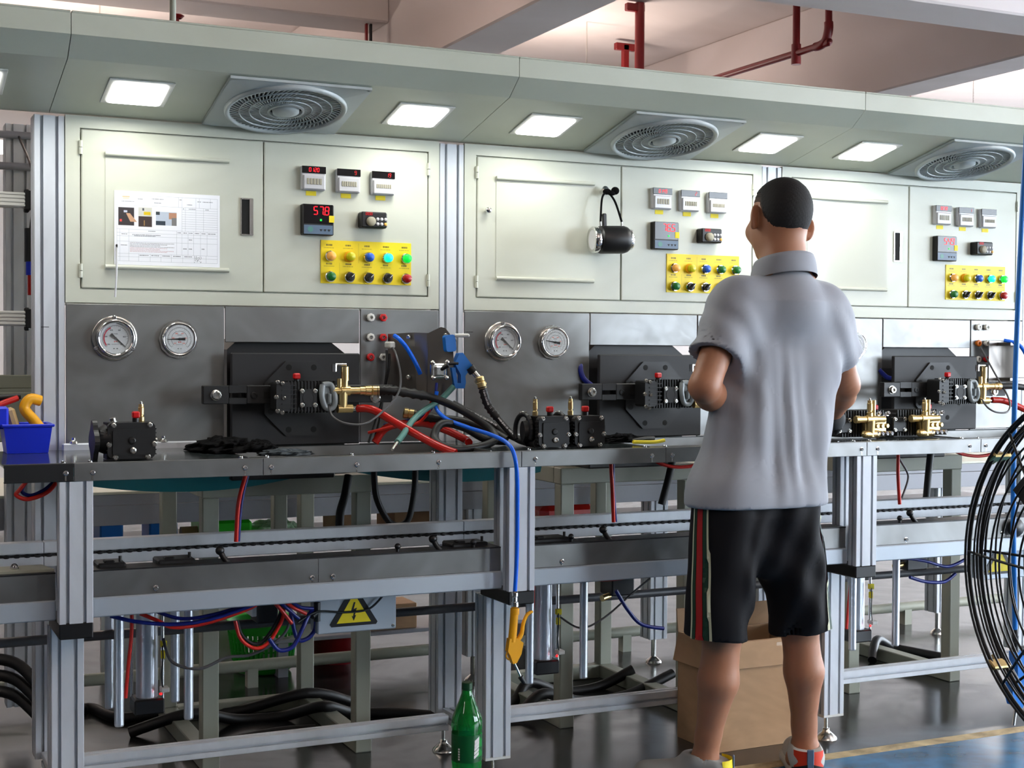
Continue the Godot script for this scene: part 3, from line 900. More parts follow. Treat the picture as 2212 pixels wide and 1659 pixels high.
func gauge(p: Vector3, r: float, kind: int, ang: float, label: String):
	var g := thing("pressure_gauge", p, label, "gauge", "dial gauges on the steel panels")
	var w := 0.05 if kind == 1 else 0.0
	var m := MB.new()
	if kind == 0:
		m.xf = along(Vector3.ZERO, V(0, 0, 1)); m.lathe([Vector2(0.063, 0.0), Vector2(0.063, 0.003), Vector2(0.061, 0.0045), Vector2(0.052, 0.0045), Vector2(0.05, 0.003)], 48, true)
	else:
		m.prism(PackedVector2Array(ring_poly(r, 72, 0.018, 12)), 0, 0.006)
	obj("flange", m, M.bright_steel, g)
	var rb := 0.0525 if kind == 0 else 0.049
	obj("bezel", lt(Vector3.ZERO, V(0, 0, 1), [Vector2(rb, 0.003), Vector2(rb, 0.026 - w * 0.2), Vector2(rb * 0.97, 0.031 - w * 0.2), Vector2(rb * 0.9, 0.032 - w * 0.2), Vector2(rb * 0.82, 0.027 - w * 0.2), Vector2(rb * 0.81, 0.018)], 48, true), M.chrome, g)
	m = MB.new()
	var n := 40
	var c := m.vert(V(0, 0, 0.0195), V(0, 0, 1), Vector2(0.5, 0.5))
	for i in n + 1:
		var a := TAU * i / n
		m.vert(V(cos(a), sin(a), 0) * rb * 0.82 + V(0, 0, 0.0195), V(0, 0, 1), Vector2(0.5 + cos(a) * 0.5, 0.5 - sin(a) * 0.5))
	for i in n: m.tri(c, c + 1 + i, c + 2 + i)
	obj("dial", m, M["dial_%d" % kind], g)
	m = MB.new(); m.xf = Transform3D(Basis(V(0, 0, 1), ang), V(0, 0, 0.021))
	var rl := rb * 0.72
	m.prism(PackedVector2Array([Vector2(-rl * 0.45, 0.0042), Vector2(-rl * 0.45, -0.0042), Vector2(0, -0.0024), Vector2(rl, -0.0008), Vector2(rl, 0.0008), Vector2(0, 0.0024)]), 0, 0.001)
	m.cyl(Vector3.ZERO, V(0, 0, 0.003), 0.004, 0.003, 12)
	obj("needle", m, M.black_plastic, g)
	obj("glass", lt(V(0, 0, 0.0265 - w * 0.1), V(0, 0, 1), [Vector2(rb * 0.825, 0), Vector2(0, 0)], 32), M.glass, g)
	if kind == 0:
		for a in [PI / 2, PI * 7 / 6, PI * 11 / 6]:
			m = MB.new(); bolt(m, V(cos(a), sin(a), 0) * 0.0575 + V(0, 0, 0.004), V(0, 0, 1), 0.0055, 0.004)
			obj("screw", m, M.chrome, g)


func steel_panels(k: int):
	var x := k * PITCH
	var nm: String = ["left", "middle", "right"][k]
	var wh: String = ["under the cabinet with the paper sheet", "under the middle cabinet with the hanging lamp", "under the right cabinet beside the worker"][k]
	var p := obj("gauge_panel", span(x + 0.083, x + 0.5235, 0.981, 1.3845, -0.004, 0.004, 0.0015), M.steel)
	tag(p, "brushed steel panel holding two round gauges " + wh, "panel", "steel back panels")
	p = obj("cover_panel", span(x + 0.527, x + 0.9345, 1.281, 1.3845, -0.004, 0.004, 0.0015), M.steel)
	tag(p, "long plain steel strip above the motor opening " + wh, "panel", "steel back panels")
	var cp := obj("connector_panel", span(x + 0.938, x + 1.192, 0.981, 1.3845, -0.004, 0.004, 0.0015), M.steel)
	tag(cp, "steel panel with pairs of coloured plug knobs " + wh, "panel", "steel back panels")
	var cols := [[M.white_plastic, M.red_plastic], [M.white_plastic, M.red_plastic], [M.red_plastic, M.white_plastic]]
	if k == 2: cols = [[M.white_plastic, M.white_plastic], [M.orange_cap, M.white_plastic], [M.white_plastic, M.red_plastic]]
	for r in 3:
		for c in 2:
			var q := V(x + [0.968, 1.008][c], [1.359, 1.299, 1.239][r], 0.004)
			var kb := obj("plug_knob", lt(q, V(0, 0, 1), [Vector2(0.009, 0), Vector2(0.009, 0.004), Vector2(0.0125, 0.006), Vector2(0.0125, 0.012), Vector2(0.011, 0.014), Vector2(0.006, 0.0145), Vector2(0.0055, 0.008), Vector2(0, 0.008)], 6 if c == 1 else 8), cols[r][c], cp)
			obj("socket", lt(q, V(0, 0, 1), [Vector2(0.0058, 0.009), Vector2(0.004, 0.0115), Vector2(0.003, 0.0115), Vector2(0.0025, 0.007), Vector2(0, 0.007)], 12), M.bright_steel, kb)
	gauge(V(x + 0.213, 1.2895, 0.004), 0.063, 0, -0.72, "large flanged dial gauge with red arc on the %s steel panel" % nm)
	gauge(V(x + 0.391, 1.2885, 0.004), 0.0545, 1, PI + (0.02 if k == 0 else -0.16), "smaller scalloped dial gauge right of the large one on the %s steel panel" % nm)


func bench(k: int):
	var x := k * PITCH
	var where: String = ["at the left, carrying one black pump", "in the middle, with two pumps and a tangle of hoses", "at the right beyond the worker"][k]
	var b := thing("workbench", V(x, 0, 0), "steel edged workbench " + where, "workbench", "benches of the test line")
	var x0 := -0.13 if k == 0 else 0.032
	var x1 := 1.2285
	# the worktop is left open over the sunken tray
	var m := span(x0, 0.474, 0.972, 0.98, 0.012, 0.527, 0.002)
	m.box(V((1.16 + x1) / 2, 0.976, 0.27), V(x1 - 1.16, 0.008, 0.515), 0.002)
	m.box(V(0.817, 0.976, 0.5), V(0.686, 0.008, 0.054)); m.box(V(0.817, 0.976, 0.035), V(0.686, 0.008, 0.046))
	m.box(V(0.636, 0.9755, -0.008), V(1.106, 0.007, 0.04))
	obj("worktop", m, M.worktop, b)
	m = MB.new()
	m.box(V(0.817, 0.949, 0.265), V(0.69, 0.004, 0.42))
	for q in [[0.817, 0.962, 0.057, 0.69, 0.03, 0.004], [0.817, 0.962, 0.474, 0.69, 0.03, 0.004], [0.4735, 0.965, 0.265, 0.004, 0.034, 0.42], [1.1605, 0.965, 0.265, 0.004, 0.034, 0.42]]: m.box(V(q[0], q[1], q[2]), V(q[3], q[4], q[5]))
	obj("tray", m, M.steel, b)
	var cuts := [x0, 0.497, x1] if k else [-0.13, 0.03, 0.497, x1]
	for i in cuts.size() - 1:
		m = span(cuts[i] + 0.0006, cuts[i + 1] - 0.0006, 0.938, 0.981, 0.527, 0.531, 0.001)
		m.box(V((cuts[i] + cuts[i + 1]) / 2, 0.9805, 0.52), V(cuts[i + 1] - cuts[i] - 0.001, 0.0025, 0.02)); m.box(V((cuts[i] + cuts[i + 1]) / 2, 0.939, 0.523), V(cuts[i + 1] - cuts[i] - 0.001, 0.0025, 0.014))
		obj("apron", m, M.steel if not (k == 0 and i == 0) else M.black_iron, b)
	for sx in [0.011 if k == 0 else 1.2075, 0.074, 0.45, 0.518, 0.748, 0.98]:
		m = MB.new(); bolt(m, V(sx, 0.9585, 0.531), V(0, 0, 1), 0.0055, 0.004)
		obj("screw", m, M.chrome, b)
		obj("slot", span(sx - 0.002, sx + 0.002, 0.94, 0.954, 0.5308, 0.5316), M.bright_steel, b)
		m = MB.new(); bolt(m, V(sx, 0.9805, 0.49), V(0, 1, 0), 0.0055, 0.005)
		obj("screw", m, M.chrome, b)
	m = span(0.07, 0.474, 0.976, 0.998, 0.012, 0.034, 0.003)
	obj("back_rail", m, M.aluminium, b)
	for sx in [0.10, 0.345]:
		obj("rail_foot", lt(V(sx, 0.998, 0.024), V(0, 1, 0), [Vector2(0.013, 0), Vector2(0.01, 0.006), Vector2(0.006, 0.009), Vector2(0.006, 0.016), Vector2(0, 0.016)], 12), M.bright_steel, b)


func frame_post(k: int):
	var x := k * PITCH - 0.0042
	var lb: String = ["at the left end", "carrying the blue coiled air hose", "right of the worker", "at the far right end behind the fan"][k]
	var f := thing("bench_frame", V(x, 0, 0), "aluminium profile frame of the line " + lb, "frame", "profile frames of the test line")
	obj("front_post", profile_bar(V(0.04, 0.592, 0.508), V(0.04, 0.937, 0.508), 0.08, 0.04), M.aluminium, f)
	var m := MB.new()
	m.xf = Transform3D(Basis(V(1, 0, 0), V(0, 0, -1), V(0, 1, 0)), V(0.04, 0.554, 0.43))
	m.box(V(0, 0, 0.019), V(0.08, 0.196, 0.038), 0.003)
	obj("post_cap", m, M.black_plastic, f)
	obj("leg", profile_bar(V(0.04, 0.087, 0.335), V(0.04, 0.554, 0.335), 0.08, 0.08), M.aluminium, f)
	obj("upper_leg", profile_bar(V(0.04, 0.592, 0.40), V(0.04, 0.937, 0.40), 0.04, 0.04), M.aluminium, f)
	obj("end_plate", bx(V(0.04, 0.083, 0.335), V(0.08, 0.008, 0.08), 0.001), M.white_plastic, f)
	obj("rear_post", profile_bar(V(0.0442, 0.125, -0.04), V(0.0442, 1.9, -0.04), 0.08, 0.08), M.aluminium, f)
	obj("side_rail", profile_bar(V(0.04, 0.125, 0.295), V(0.04, 0.125, -0.0), 0.04, 0.04, Vector3.UP), M.aluminium, f)
	for z in [0.335, -0.04]:
		var y := 0.08 if z > 0 else 0.125
		m = cy(V(0.04, 0.012, z), V(0.04, y, z), 0.006, 12); m.xf = along(V(0.04, 0.0, z), V(0, 1, 0)); m.lathe([Vector2(0.036, 0), Vector2(0.034, 0.006), Vector2(0.02, 0.018), Vector2(0.011, 0.026), Vector2(0.011, 0.034), Vector2(0, 0.034)], 20, true)
		obj("levelling_foot", m, M.bright_steel, f)
	if k < 3: obj("lower_rail", profile_bar(V(0.08, 0.125, 0.08), V(PITCH - 0.001, 0.125, 0.08), 0.04, 0.045, Vector3.UP), M.aluminium, f)


func conveyor(k: int):
	var x := k * PITCH
	var lb: String = ["beyond the left frame", "under the left workbench", "under the middle workbench", "under the right workbench"][k + 1]
	var c := thing("conveyor", V(x, 0, 0), "chain conveyor section with white side rail " + lb, "conveyor", "conveyor sections under the benches")
	var x0 := 0.08 if k >= 0 else 0.7
	var x1 := 1.190
	obj("side_rail", span(x0, x1, 0.596, 0.645, 0.44, 0.49, 0.003), M.alu_face, c)
	for i in 2:
		var a: float = [x0, 0.66 + x0 * 0.0][i]
		if k < 0: a = [x0, 0.95][i]
		var b: float = [0.659 if k >= 0 else 0.949, x1][i]
		obj("steel_strip", span(a, b, 0.645, 0.709, 0.476, 0.48, 0.001), M.steel, c)
	for sx in [0.235, 0.643, 0.70] if k != 1 else [0.185, 0.76]:
		if sx < x0: continue
		var m := MB.new(); bolt(m, V(sx, 0.659, 0.48), V(0, 0, 1), 0.006, 0.005); obj("screw", m, M.chrome, c)
		obj("slot", span(sx - 0.002, sx + 0.002, 0.647, 0.655, 0.4795, 0.4806), M.bright_steel, c)
	obj("top_edge", span(x0, x1, 0.7085, 0.712, 0.40, 0.48), M.black_iron, c)
	x0 -= 0.08 if k >= 0 else 0.0
	x1 = PITCH - 0.001
	var m2 := span(x0, x1, 0.722, 0.752, 0.16, 0.2, 0.002); m2.box(V((x0 + x1) / 2, 0.70, 0.18), V(x1 - x0, 0.028, 0.04), 0.002); m2.box(V((x0 + x1) / 2, 0.718, 0.172), V(x1 - x0, 0.02, 0.02))
	obj("back_rail", m2, M.aluminium, c)
	m2 = MB.new()
	for i in int((x1 - x0) / 0.026): m2.ball(V(x0 + 0.013 + i * 0.026, 0.7165, 0.197), V(0.0105, 0.0052, 0.006), 8)
	m2.box(V((x0 + x1) / 2, 0.7155, 0.192), V(x1 - x0, 0.007, 0.012))
	var ch := obj("chain", m2, M.navy, c)
	ch.set_meta("kind", "stuff")
	x0 += 0.08 if k >= 0 else 0.0
	x1 = 1.19
	obj("floor_plate", span(x0, x1, 0.60, 0.606, 0.2, 0.44), M.black_iron, c)
	if k >= 0:
		for hx in ([0.405, 0.997] if k == 0 else [0.335] if k == 1 else [0.275]):
			m2 = MB.new(); m2.tube([V(hx, 0.739, 0.45), V(hx + 0.008, 0.722, 0.455), V(hx + 0.02, 0.706, 0.46)], 0.0075, 10); m2.ball(V(hx, 0.74, 0.45), V(0.012, 0.012, 0.012), 12)
			obj("clamp_lever", m2, M.black_plastic, c)
		for hx in ([0.89, 1.114] if k == 0 else [0.225]):
			m2 = MB.new(); m2.ball(V(hx, 0.726, 0.46), V(0.009, 0.009, 0.009), 10); m2.cyl(V(hx, 0.705, 0.46), V(hx, 0.722, 0.46), 0.005)
			obj("stop_knob", m2, M.black_plastic, c)
		if k == 2: obj("hand_knob", lt(V(0.684, 0.678, 0.49), V(0, 0, 1), [Vector2(0.01, -0.012), Vector2(0.01, 0.0), Vector2(0.03, 0.002), Vector2(0.032, 0.012), Vector2(0.025, 0.022), Vector2(0, 0.024)], 20, true), M.black_plastic, c)
		for q in ([[0.10, 0.17], [0.25, 0.345], [1.06, 1.17]] if k == 0 else [[0.11, 0.235]] if k == 1 else []):
			m2 = span(q[0], q[1], 0.7, 0.722, 0.36, 0.44, 0.004); m2.cyl(V(q[1] - 0.012, 0.72, 0.42), V(q[1] - 0.012, 0.736, 0.42), 0.004); m2.box(V(q[0] + 0.03, 0.724, 0.42), V(0.025, 0.008, 0.03), 0.003)
			obj("pallet_stop", m2, M.black_iron, c)
	elif k < 0:
		obj("pallet", pm([Vector2(-0.3, 0), Vector2(0.0, 0), Vector2(-0.02, 0.09), Vector2(-0.3, 0.09)], 0, 0.006, Transform3D(Basis(V(1, 0, 0), V(0, 0, -1), V(0, 1, 0)), V(1.19, 0.712, 0.46))), M.stand_paint, c)
		m2 = MB.new(); bolt(m2, V(1.10, 0.718, 0.42), V(0, 0.6, 0.8), 0.009, 0.014); obj("pallet_pin", m2, M.chrome, c)


# welded stand behind the conveyor that carries the motor
func stand(k: int):
	var s := thing("machine_stand", V(k * PITCH, 0, 0), "grey green welded steel stand " + ["behind the left conveyor", "behind the middle conveyor", "behind the right conveyor"][k], "stand", "welded motor stands")
	for p in [[0.515, -0.15], [0.995, -0.15], [0.515, -0.75], [0.995, -0.75]]:
		obj("leg", span(p[0] - 0.025, p[0] + 0.025, 0.05, 0.817, p[1] - 0.025, p[1] + 0.025, 0.003), M.stand_paint, s)
	for z in [-0.15, -0.75]: obj("top_beam", span(0.488, 1.022, 0.817, 0.872, z - 0.027, z + 0.027, 0.003), M.stand_paint, s)
	for xx in [0.515, 0.995]:
		obj("side_beam", span(xx - 0.027, xx + 0.027, 0.817, 0.872, -0.723, -0.177, 0.003), M.stand_paint, s)
		obj("base_beam", span(xx - 0.027, xx + 0.027, 0.0, 0.05, -0.78, -0.12, 0.003), M.stand_paint, s)
	obj("rear_tie", span(0.542, 0.968, 0.0, 0.05, -0.775, -0.725, 0.003), M.stand_paint, s)
	obj("mid_post", span(0.80, 0.845, 0.6, 0.817, -0.5, -0.455, 0.003), M.stand_paint, s)
	# black motor with its mounting plate stands on it, seen through the opening above the bench
	var t := thing("drive_unit", V(k * PITCH, 0, 0), "black motor plate with slotted clamp bar " + ["at the left station", "at the middle station", "at the right station"][k], "motor mount", "black drive units")
	obj("mounting_plate", span(0.531, 0.9175, 0.982, 1.2505, 0.044, 0.06, 0.003), M.black_plate, t)
	obj("motor", pm([Vector2(0.54, 0.98), Vector2(0.90, 0.98), Vector2(0.90, 1.25), Vector2(0.845, 1.292), Vector2(0.575, 1.292), Vector2(0.54, 1.26)], -0.45, -0.03), M.black_iron, t)
	obj("motor_foot", span(0.56, 0.88, 0.872, 0.982, -0.42, -0.06, 0.004), M.black_iron, t)
	var m := pm(ring_poly(0.118, 8, 0, 0, PI / 8), 0.06, 0.068, Transform3D(Basis(), V(0.735, 1.118, 0)))
	obj("adapter_flange", m, M.black_iron, t)
	for i in 8:
		var a := TAU * i / 8 + 0.39
		obj("flange_hole", cy(V(0.735 + 0.098 * cos(a), 1.118 + 0.098 * sin(a), 0.0675), V(0.735 + 0.098 * cos(a), 1.118 + 0.098 * sin(a), 0.0686), 0.009, 12), M.dark, t)
	m = MB.new()
	for q in [[0.4365, 0.51, 1.106, 1.158], [0.51, 0.56, 1.137, 1.158], [0.51, 0.56, 1.106, 1.123], [0.56, 1.0, 1.106, 1.158]]: m.box(V((q[0] + q[1]) / 2, (q[2] + q[3]) / 2, 0.108), V(q[1] - q[0], q[3] - q[2], 0.024), 0.002 if q[0] != 0.51 else 0.0)
	obj("clamp_bar", m, M.black_iron, t)
	obj("slot_recess", span(0.61, 0.68, 1.121, 1.139, 0.12, 0.1204), M.dark, t)
	m = MB.new(); bolt(m, V(0.472, 1.131, 0.12), V(0, 0, 1), 0.0125, 0.012); obj("clamp_bolt", m, M.bright_steel, t)
	m = MB.new(); bolt(m, V(0.581, 1.13, 0.12), V(0, 0, 1), 0.009, 0.003); obj("hole_screw", m, M.black_plastic, t)
	m = MB.new(); bolt(m, V(0.945, 1.121, 0.12), V(0, 0, 1), 0.013, 0.008); obj("clamp_bolt", m, M.bright_steel, t)
	for i in 2: obj("bar_spacer", span(0.55 + i * 0.33, 0.59 + i * 0.33, 1.106, 1.158, 0.06, 0.096), M.black_iron, t)


# lifting cylinder with four guide rods under the conveyor
func lift(k: int):
	var t := thing("lift_cylinder", V(k * PITCH, 0, 0), "pneumatic cylinder with four guide rods " + ["under the left conveyor", "under the middle conveyor", "under the right conveyor"][k], "cylinder", "lifting cylinders")
	obj("barrel", cy(V(0.268, 0.315, 0.19), V(0.268, 0.60, 0.19), 0.029, 28), M.rod_steel, t)
	for q in [[-0.036, -0.03], [0.036, 0.03]]: obj("tie_rod", cy(V(0.268 + q[0], 0.3, 0.19 + q[1]), V(0.268 + q[0], 0.60, 0.19 + q[1]), 0.005, 10), M.bright_steel, t)
	obj("end_block", span(0.228, 0.308, 0.275, 0.317, 0.15, 0.23, 0.004), M.black_plastic, t)
	for q in [[0.178, 0.286], [0.186, 0.083], [0.36, 0.286], [0.366, 0.083]]:
		var m := cy(V(q[0], 0.272, q[1]), V(q[0], 0.595, q[1]), 0.0125, 20); m.cyl(V(q[0], 0.268, q[1]), V(q[0], 0.272, q[1]), 0.011, 0.0125, 20)
		obj("guide_rod", m, M.rod_steel, t)
	obj("sensor", span(0.296, 0.318, 0.335, 0.348, 0.215, 0.245, 0.002), M.white_plastic, t)
	obj("pilot_light", bx(V(0.297, 0.33, 0.232), V(0.008, 0.006, 0.006), 0.002), M.pilot_red, t)
	obj("sensor_cable", tb([V(0.302, 0.348, 0.235), V(0.298, 0.38, 0.235), V(0.303, 0.42, 0.23), V(0.302, 0.46, 0.23)], 0.002, 6), M.rubber, t)
	var m3 := span(0.298, 0.314, 0.455, 0.472, 0.215, 0.23, 0.001); m3.box(V(0.304, 0.435, 0.224), V(0.01, 0.022, 0.012), 0.001)
	obj("yellow_tag", m3, M.yellow_tape, t)
	obj("air_tube", tb([V(0.222, 0.60, 0.22), V(0.222, 0.5, 0.22), V(0.214, 0.42, 0.22), V(0.206, 0.325, 0.22)], 0.005, 8), M.thin_red, t)
	obj("top_plate", span(0.15, 0.39, 0.582, 0.599, 0.05, 0.32, 0.002), M.aluminium, t)


# pump bodies: a finned crankcase with bolted end cover, oil cap and brass valve
func pump_core(t: Node3D, w: float, h: float, d: float, fins: bool):
	# crankcase standing on y = 0, front face at z = 0, depth d behind
	var m := MB.new()
	m.xf = Transform3D(Basis(), V(0, 0, 0))
	m.prism(PackedVector2Array(rrect(-w / 2, 0.004, w / 2, h, 0.014)), -0.022, 0.0)
	m.prism(PackedVector2Array(rrect(-w / 2 + 0.012, 0.013, w / 2 - 0.012, h - 0.017, 0.006)), 0.0, 0.004)
	m.prism(PackedVector2Array(rrect(-w / 2 + 0.006, 0.006, w / 2 - 0.006, h - 0.004, 0.012)), -d, -0.022)
	obj("crankcase", m, M.black_iron, t)
	if fins:
		m = MB.new()
		for i in 9: m.box(V(0, h / 2, -0.03 - (d - 0.036) * i / 8.0), V(w - 0.004, h - 0.002, 0.003))
		for i in 7: m.box(V(0, 0.014 + (h - 0.03) * i / 6.0, -0.012), V(w + 0.006, 0.003, 0.018))
		var f := obj("cooling_fins", m, M.black_iron, t)
		f.set_meta("kind", "stuff")
	for q in [[-0.38, 0.93], [0.38, 0.93], [-0.47, 0.42], [0.47, 0.42], [-0.34, 0.08], [0.34, 0.08]]:
		m = MB.new(); bolt(m, V(q[0] * w, q[1] * h, 0.0), V(0, 0, 1), 0.0055, 0.007); obj("cover_bolt", m, M.bright_steel, t)
	obj("sight_glass", lt(V(0.0, h * 0.52, 0.004), V(0, 0, 1), [Vector2(0.0095, 0), Vector2(0.009, 0.003), Vector2(0.006, 0.004), Vector2(0, 0.003)], 16, true), M.black_plastic, t)
	obj("drain_plug", lt(V(0.002, h * 0.26, 0.004), V(0, 0, 1), [Vector2(0.0085, 0), Vector2(0.008, 0.005), Vector2(0.0045, 0.006), Vector2(0.004, 0.003), Vector2(0, 0.003)], 12), M.bright_steel, t)


func oil_cap(t: Node3D, p: Vector3, base := 0.012):
	var m := lt(p, V(0, 1, 0), [Vector2(0.0085, -0.004), Vector2(0.0085, base), Vector2(0, base)], 12)
	obj("filler_neck", m, M.black_plastic, t)
	obj("oil_cap", bx(p + V(0, base + 0.0085, 0), V(0.0185, 0.017, 0.0185), 0.003), M.red_plastic, t)


func brass_valve(t: Node3D, p: Vector3, h: float, r := 0.0075):
	var s := h / 0.05
	obj("brass_valve", lt(p, V(0, 1, 0), [Vector2(r, -0.006), Vector2(r * 1.15, 0.0), Vector2(r * 1.15, 0.010 * s), Vector2(r * 0.8, 0.012 * s), Vector2(r * 0.8, 0.015 * s), Vector2(r, 0.016 * s), Vector2(r, 0.034 * s), Vector2(r * 0.86, 0.036 * s), Vector2(r * 0.86, 0.043 * s), Vector2(0, 0.043 * s)], 8), M.brass, t)
	obj("valve_pin", lt(p + V(0, 0.043 * s, 0), V(0, 1, 0), [Vector2(0.0035, 0), Vector2(0.0035, 0.006), Vector2(0, 0.008)], 10), M.bright_steel, t)


func pumps():
	# 1: alone on the left worktop, its mounting flange turned to the left
	var t := thing("pump", V(0.181, 0.9805, 0.455), "small black pump with side flange, alone on the left worktop", "pump", "pumps on the worktops")
	pump_core(t, 0.118, 0.094, 0.085, true)
	var m := MB.new()
	m.xf = Transform3D(Basis(V(0, 1, 0), V(0, 0, 1), V(1, 0, 0)), V(-0.088, 0.047, -0.03))
	m.prism(PackedVector2Array(ring_poly(0.047, 40, 0.13, 4, 0.6)), -0.005, 0.007)
	m.xf = Transform3D(); m.cyl(V(-0.082, 0.047, -0.03), V(-0.058, 0.05, -0.035), 0.026, 0.04, 20)
	m.cyl(V(-0.079, 0.068, -0.012), V(-0.064, 0.062, -0.016), 0.008, 0.012, 12)
	obj("mounting_flange", m, M.black_iron, t)
	oil_cap(t, V(0.015, 0.092, -0.03))
	brass_valve(t, V(0.034, 0.095, -0.06), 0.05)
	m = MB.new(); bolt(m, V(-0.035, 0.093, -0.06), V(-0.2, 1, 0), 0.008, 0.012); obj("top_bolt", m, M.bright_steel, t)
	m = MB.new(); bolt(m, V(0.055, 0.076, -0.03), V(1, 0.3, 0), 0.006, 0.01); bolt(m, V(0.058, 0.05, -0.02), V(1, 0, 0), 0.0055, 0.008); obj("side_bolt", m, M.bright_steel, t)
	# 2, 3: side by side on the middle worktop, fins showing on the left
	for i in 2:
		t = thing("pump", V([1.375, 1.491][i], 0.9805, 0.44), ["black finned pump beside the hoses, left one of the pair on the middle worktop", "black finned pump right of its twin on the middle worktop"][i], "pump", "pumps on the worktops")
		pump_core(t, 0.098, 0.092, 0.095, true)
		m = MB.new()
		m.xf = Transform3D(Basis(V(0.2, 0, 0.98), V(0, 1, 0), V(-0.98, 0, 0.2)), V(-0.062, 0.048, -0.075))
		for a in 14:
			var q0 := -0.5 + a * 0.3
			m.tube([V(0.04 * cos(q0), 0.048 * sin(q0), 0), V(0.04 * cos(q0 + 0.3), 0.048 * sin(q0 + 0.3), 0)], 0.007, 8, false)
		obj("flange_ring", m, M.black_iron, t)
		m = MB.new(); m.cyl(V(-0.066, 0.046, -0.075), V(-0.04, 0.046, -0.07), 0.03, 0.034, 18); obj("shaft_housing", m, M.black_iron, t)
		oil_cap(t, V(0.008, 0.09, -0.045))
		brass_valve(t, V(-0.02, 0.092, -0.085), 0.055)
		m = MB.new(); bolt(m, V(-0.063, 0.094, -0.085), V(-0.3, 1, 0), 0.006, 0.01); bolt(m, V(-0.055, 0.094, -0.085), V(0.1, 1, 0), 0.006, 0.009); obj("flange_bolt", m, M.bright_steel, t)
	# 4, 5: on the right worktop, brass heads towards the viewer
	for i in 2:
		t = thing("pump", V([2.545, 2.772][i], 0.9805, 0.40), ["black pump with brass head beside the worker's gloved hand", "black pump with brass head, farther right on the right worktop"][i], "pump", "pumps with brass heads")
		m = MB.new()
		m.prism(PackedVector2Array(rrect(-0.085, 0.004, 0.10, 0.082, 0.006)), -0.13, -0.045)
		obj("crankcase", m, M.black_iron, t)
		m = MB.new()
		for j in 16: m.box(V(-0.08 + j * 0.011, 0.048, -0.085), V(0.004, 0.086, 0.088))
		var f := obj("cooling_fins", m, M.black_iron, t)
		f.set_meta("kind", "stuff")
		obj("square_cover", span(-0.105, -0.05, 0.018, 0.068, -0.05, -0.035, 0.003), M.black_iron, t)
		for q in [[-0.098, 0.061], [-0.057, 0.061], [-0.098, 0.025], [-0.057, 0.025]]:
			m = MB.new(); bolt(m, V(q[0], q[1], -0.035), V(0, 0, 1), 0.0055, 0.006); obj("cover_bolt", m, M.bright_steel, t)
		m = MB.new()
		m.cyl(V(-0.06, 0.064, 0), V(0.055, 0.064, 0), 0.0105, -1, 16); m.cyl(V(-0.062, 0.064, 0), V(-0.045, 0.064, 0), 0.0125, -1, 8); m.cyl(V(-0.02, 0.064, 0), V(0.02, 0.064, 0), 0.0135, -1, 12)
		m.cyl(V(0, 0.008, 0), V(0, 0.06, 0), 0.012, 0.015, 14); m.cyl(V(-0.022, 0.016, 0), V(0.03, 0.016, 0), 0.0125, -1, 14); m.ball(V(-0.024, 0.016, 0), V(0.012, 0.012, 0.012), 12)
		m.box(V(0.04, 0.036, -0.034), V(0.085, 0.06, 0.03), 0.004)
		obj("brass_head", m, M.brass, t)
		brass_valve(t, V(-0.004, 0.074, 0), 0.06, 0.009)
		obj("valve_body", cy(V(0.012, 0.074, 0), V(0.012, 0.126, 0), 0.0065, 12), M.brass, t)
		for j in 4:
			obj("valve_nut", lt(V(0.022 + j * 0.019, 0.017, -0.002), V(0.12, 0, 1), [Vector2(0.0095, 0), Vector2(0.0095, 0.010), Vector2(0.006, 0.014), Vector2(0, 0.014)], 6), M.chrome, t)
			m = MB.new(); bolt(m, V(0.018 + j * 0.018, 0.068 + (j % 2) * 0.012, -0.008), V(0.1, 0.5, 1), 0.006, 0.012); obj("head_bolt", m, M.chrome, t)
			if j < 3: obj("port_plug", lt(V(0.026 + j * 0.02, 0.042, -0.005), V(0.12, 0, 1), [Vector2(0.0075, 0), Vector2(0.0075, 0.008), Vector2(0.006, 0.01), Vector2(0, 0.01)], 14), M.brass, t)
		oil_cap(t, V(0.09, 0.084, -0.09), 0.006)
	# the pumps clamped to the motor plates
	for k in 3:
		t = thing("pump", V(k * PITCH, 1.08, 0), ["finned black pump clamped on the left motor plate, black and red hoses attached", "finned black pump on the middle motor plate, partly behind the worker's elbow", "finned black pump on the right motor plate, behind the brass headed pumps"][k], "pump", "pumps on the motor plates")
		m = MB.new()
		m.prism(PackedVector2Array(rrect(0.66, 0.004, 0.80, 0.088, 0.006)), 0.1215, 0.178)
		m.prism(PackedVector2Array(rrect(0.628, 0.006, 0.67, 0.088, 0.008)), 0.1215, 0.186)
		m.prism(PackedVector2Array(rrect(0.695, 0.018, 0.745, 0.068, 0.004)), 0.17, 0.191)
		obj("crankcase", m, M.black_iron, t)
		m = MB.new()
		for j in 15: m.box(V(0.664 + j * 0.0098, 0.046, 0.152), V(0.0038, 0.09, 0.06))
		for j in 6: m.box(V(0.665, 0.014 + j * 0.013, 0.157), V(0.044, 0.003, 0.065))
		var f := obj("cooling_fins", m, M.black_iron, t)
		f.set_meta("kind", "stuff")
		for q in [[0.701, 0.063], [0.739, 0.063], [0.701, 0.023], [0.739, 0.023]]:
			m = MB.new(); bolt(m, V(q[0], q[1], 0.191), V(0, 0, 1), 0.0055, 0.005); obj("cover_bolt", m, M.bright_steel, t)
		for q in [[0.632, 0.09], [0.646, 0.086], [0.628, 0.048], [0.65, 0.045], [0.632, 0.009], [0.645, 0.004]]:
			m = MB.new(); bolt(m, V(q[0], q[1] - 0.002, 0.184), V(-0.25, 0, 1), 0.0052, 0.008); obj("cover_bolt", m, M.bright_steel, t)
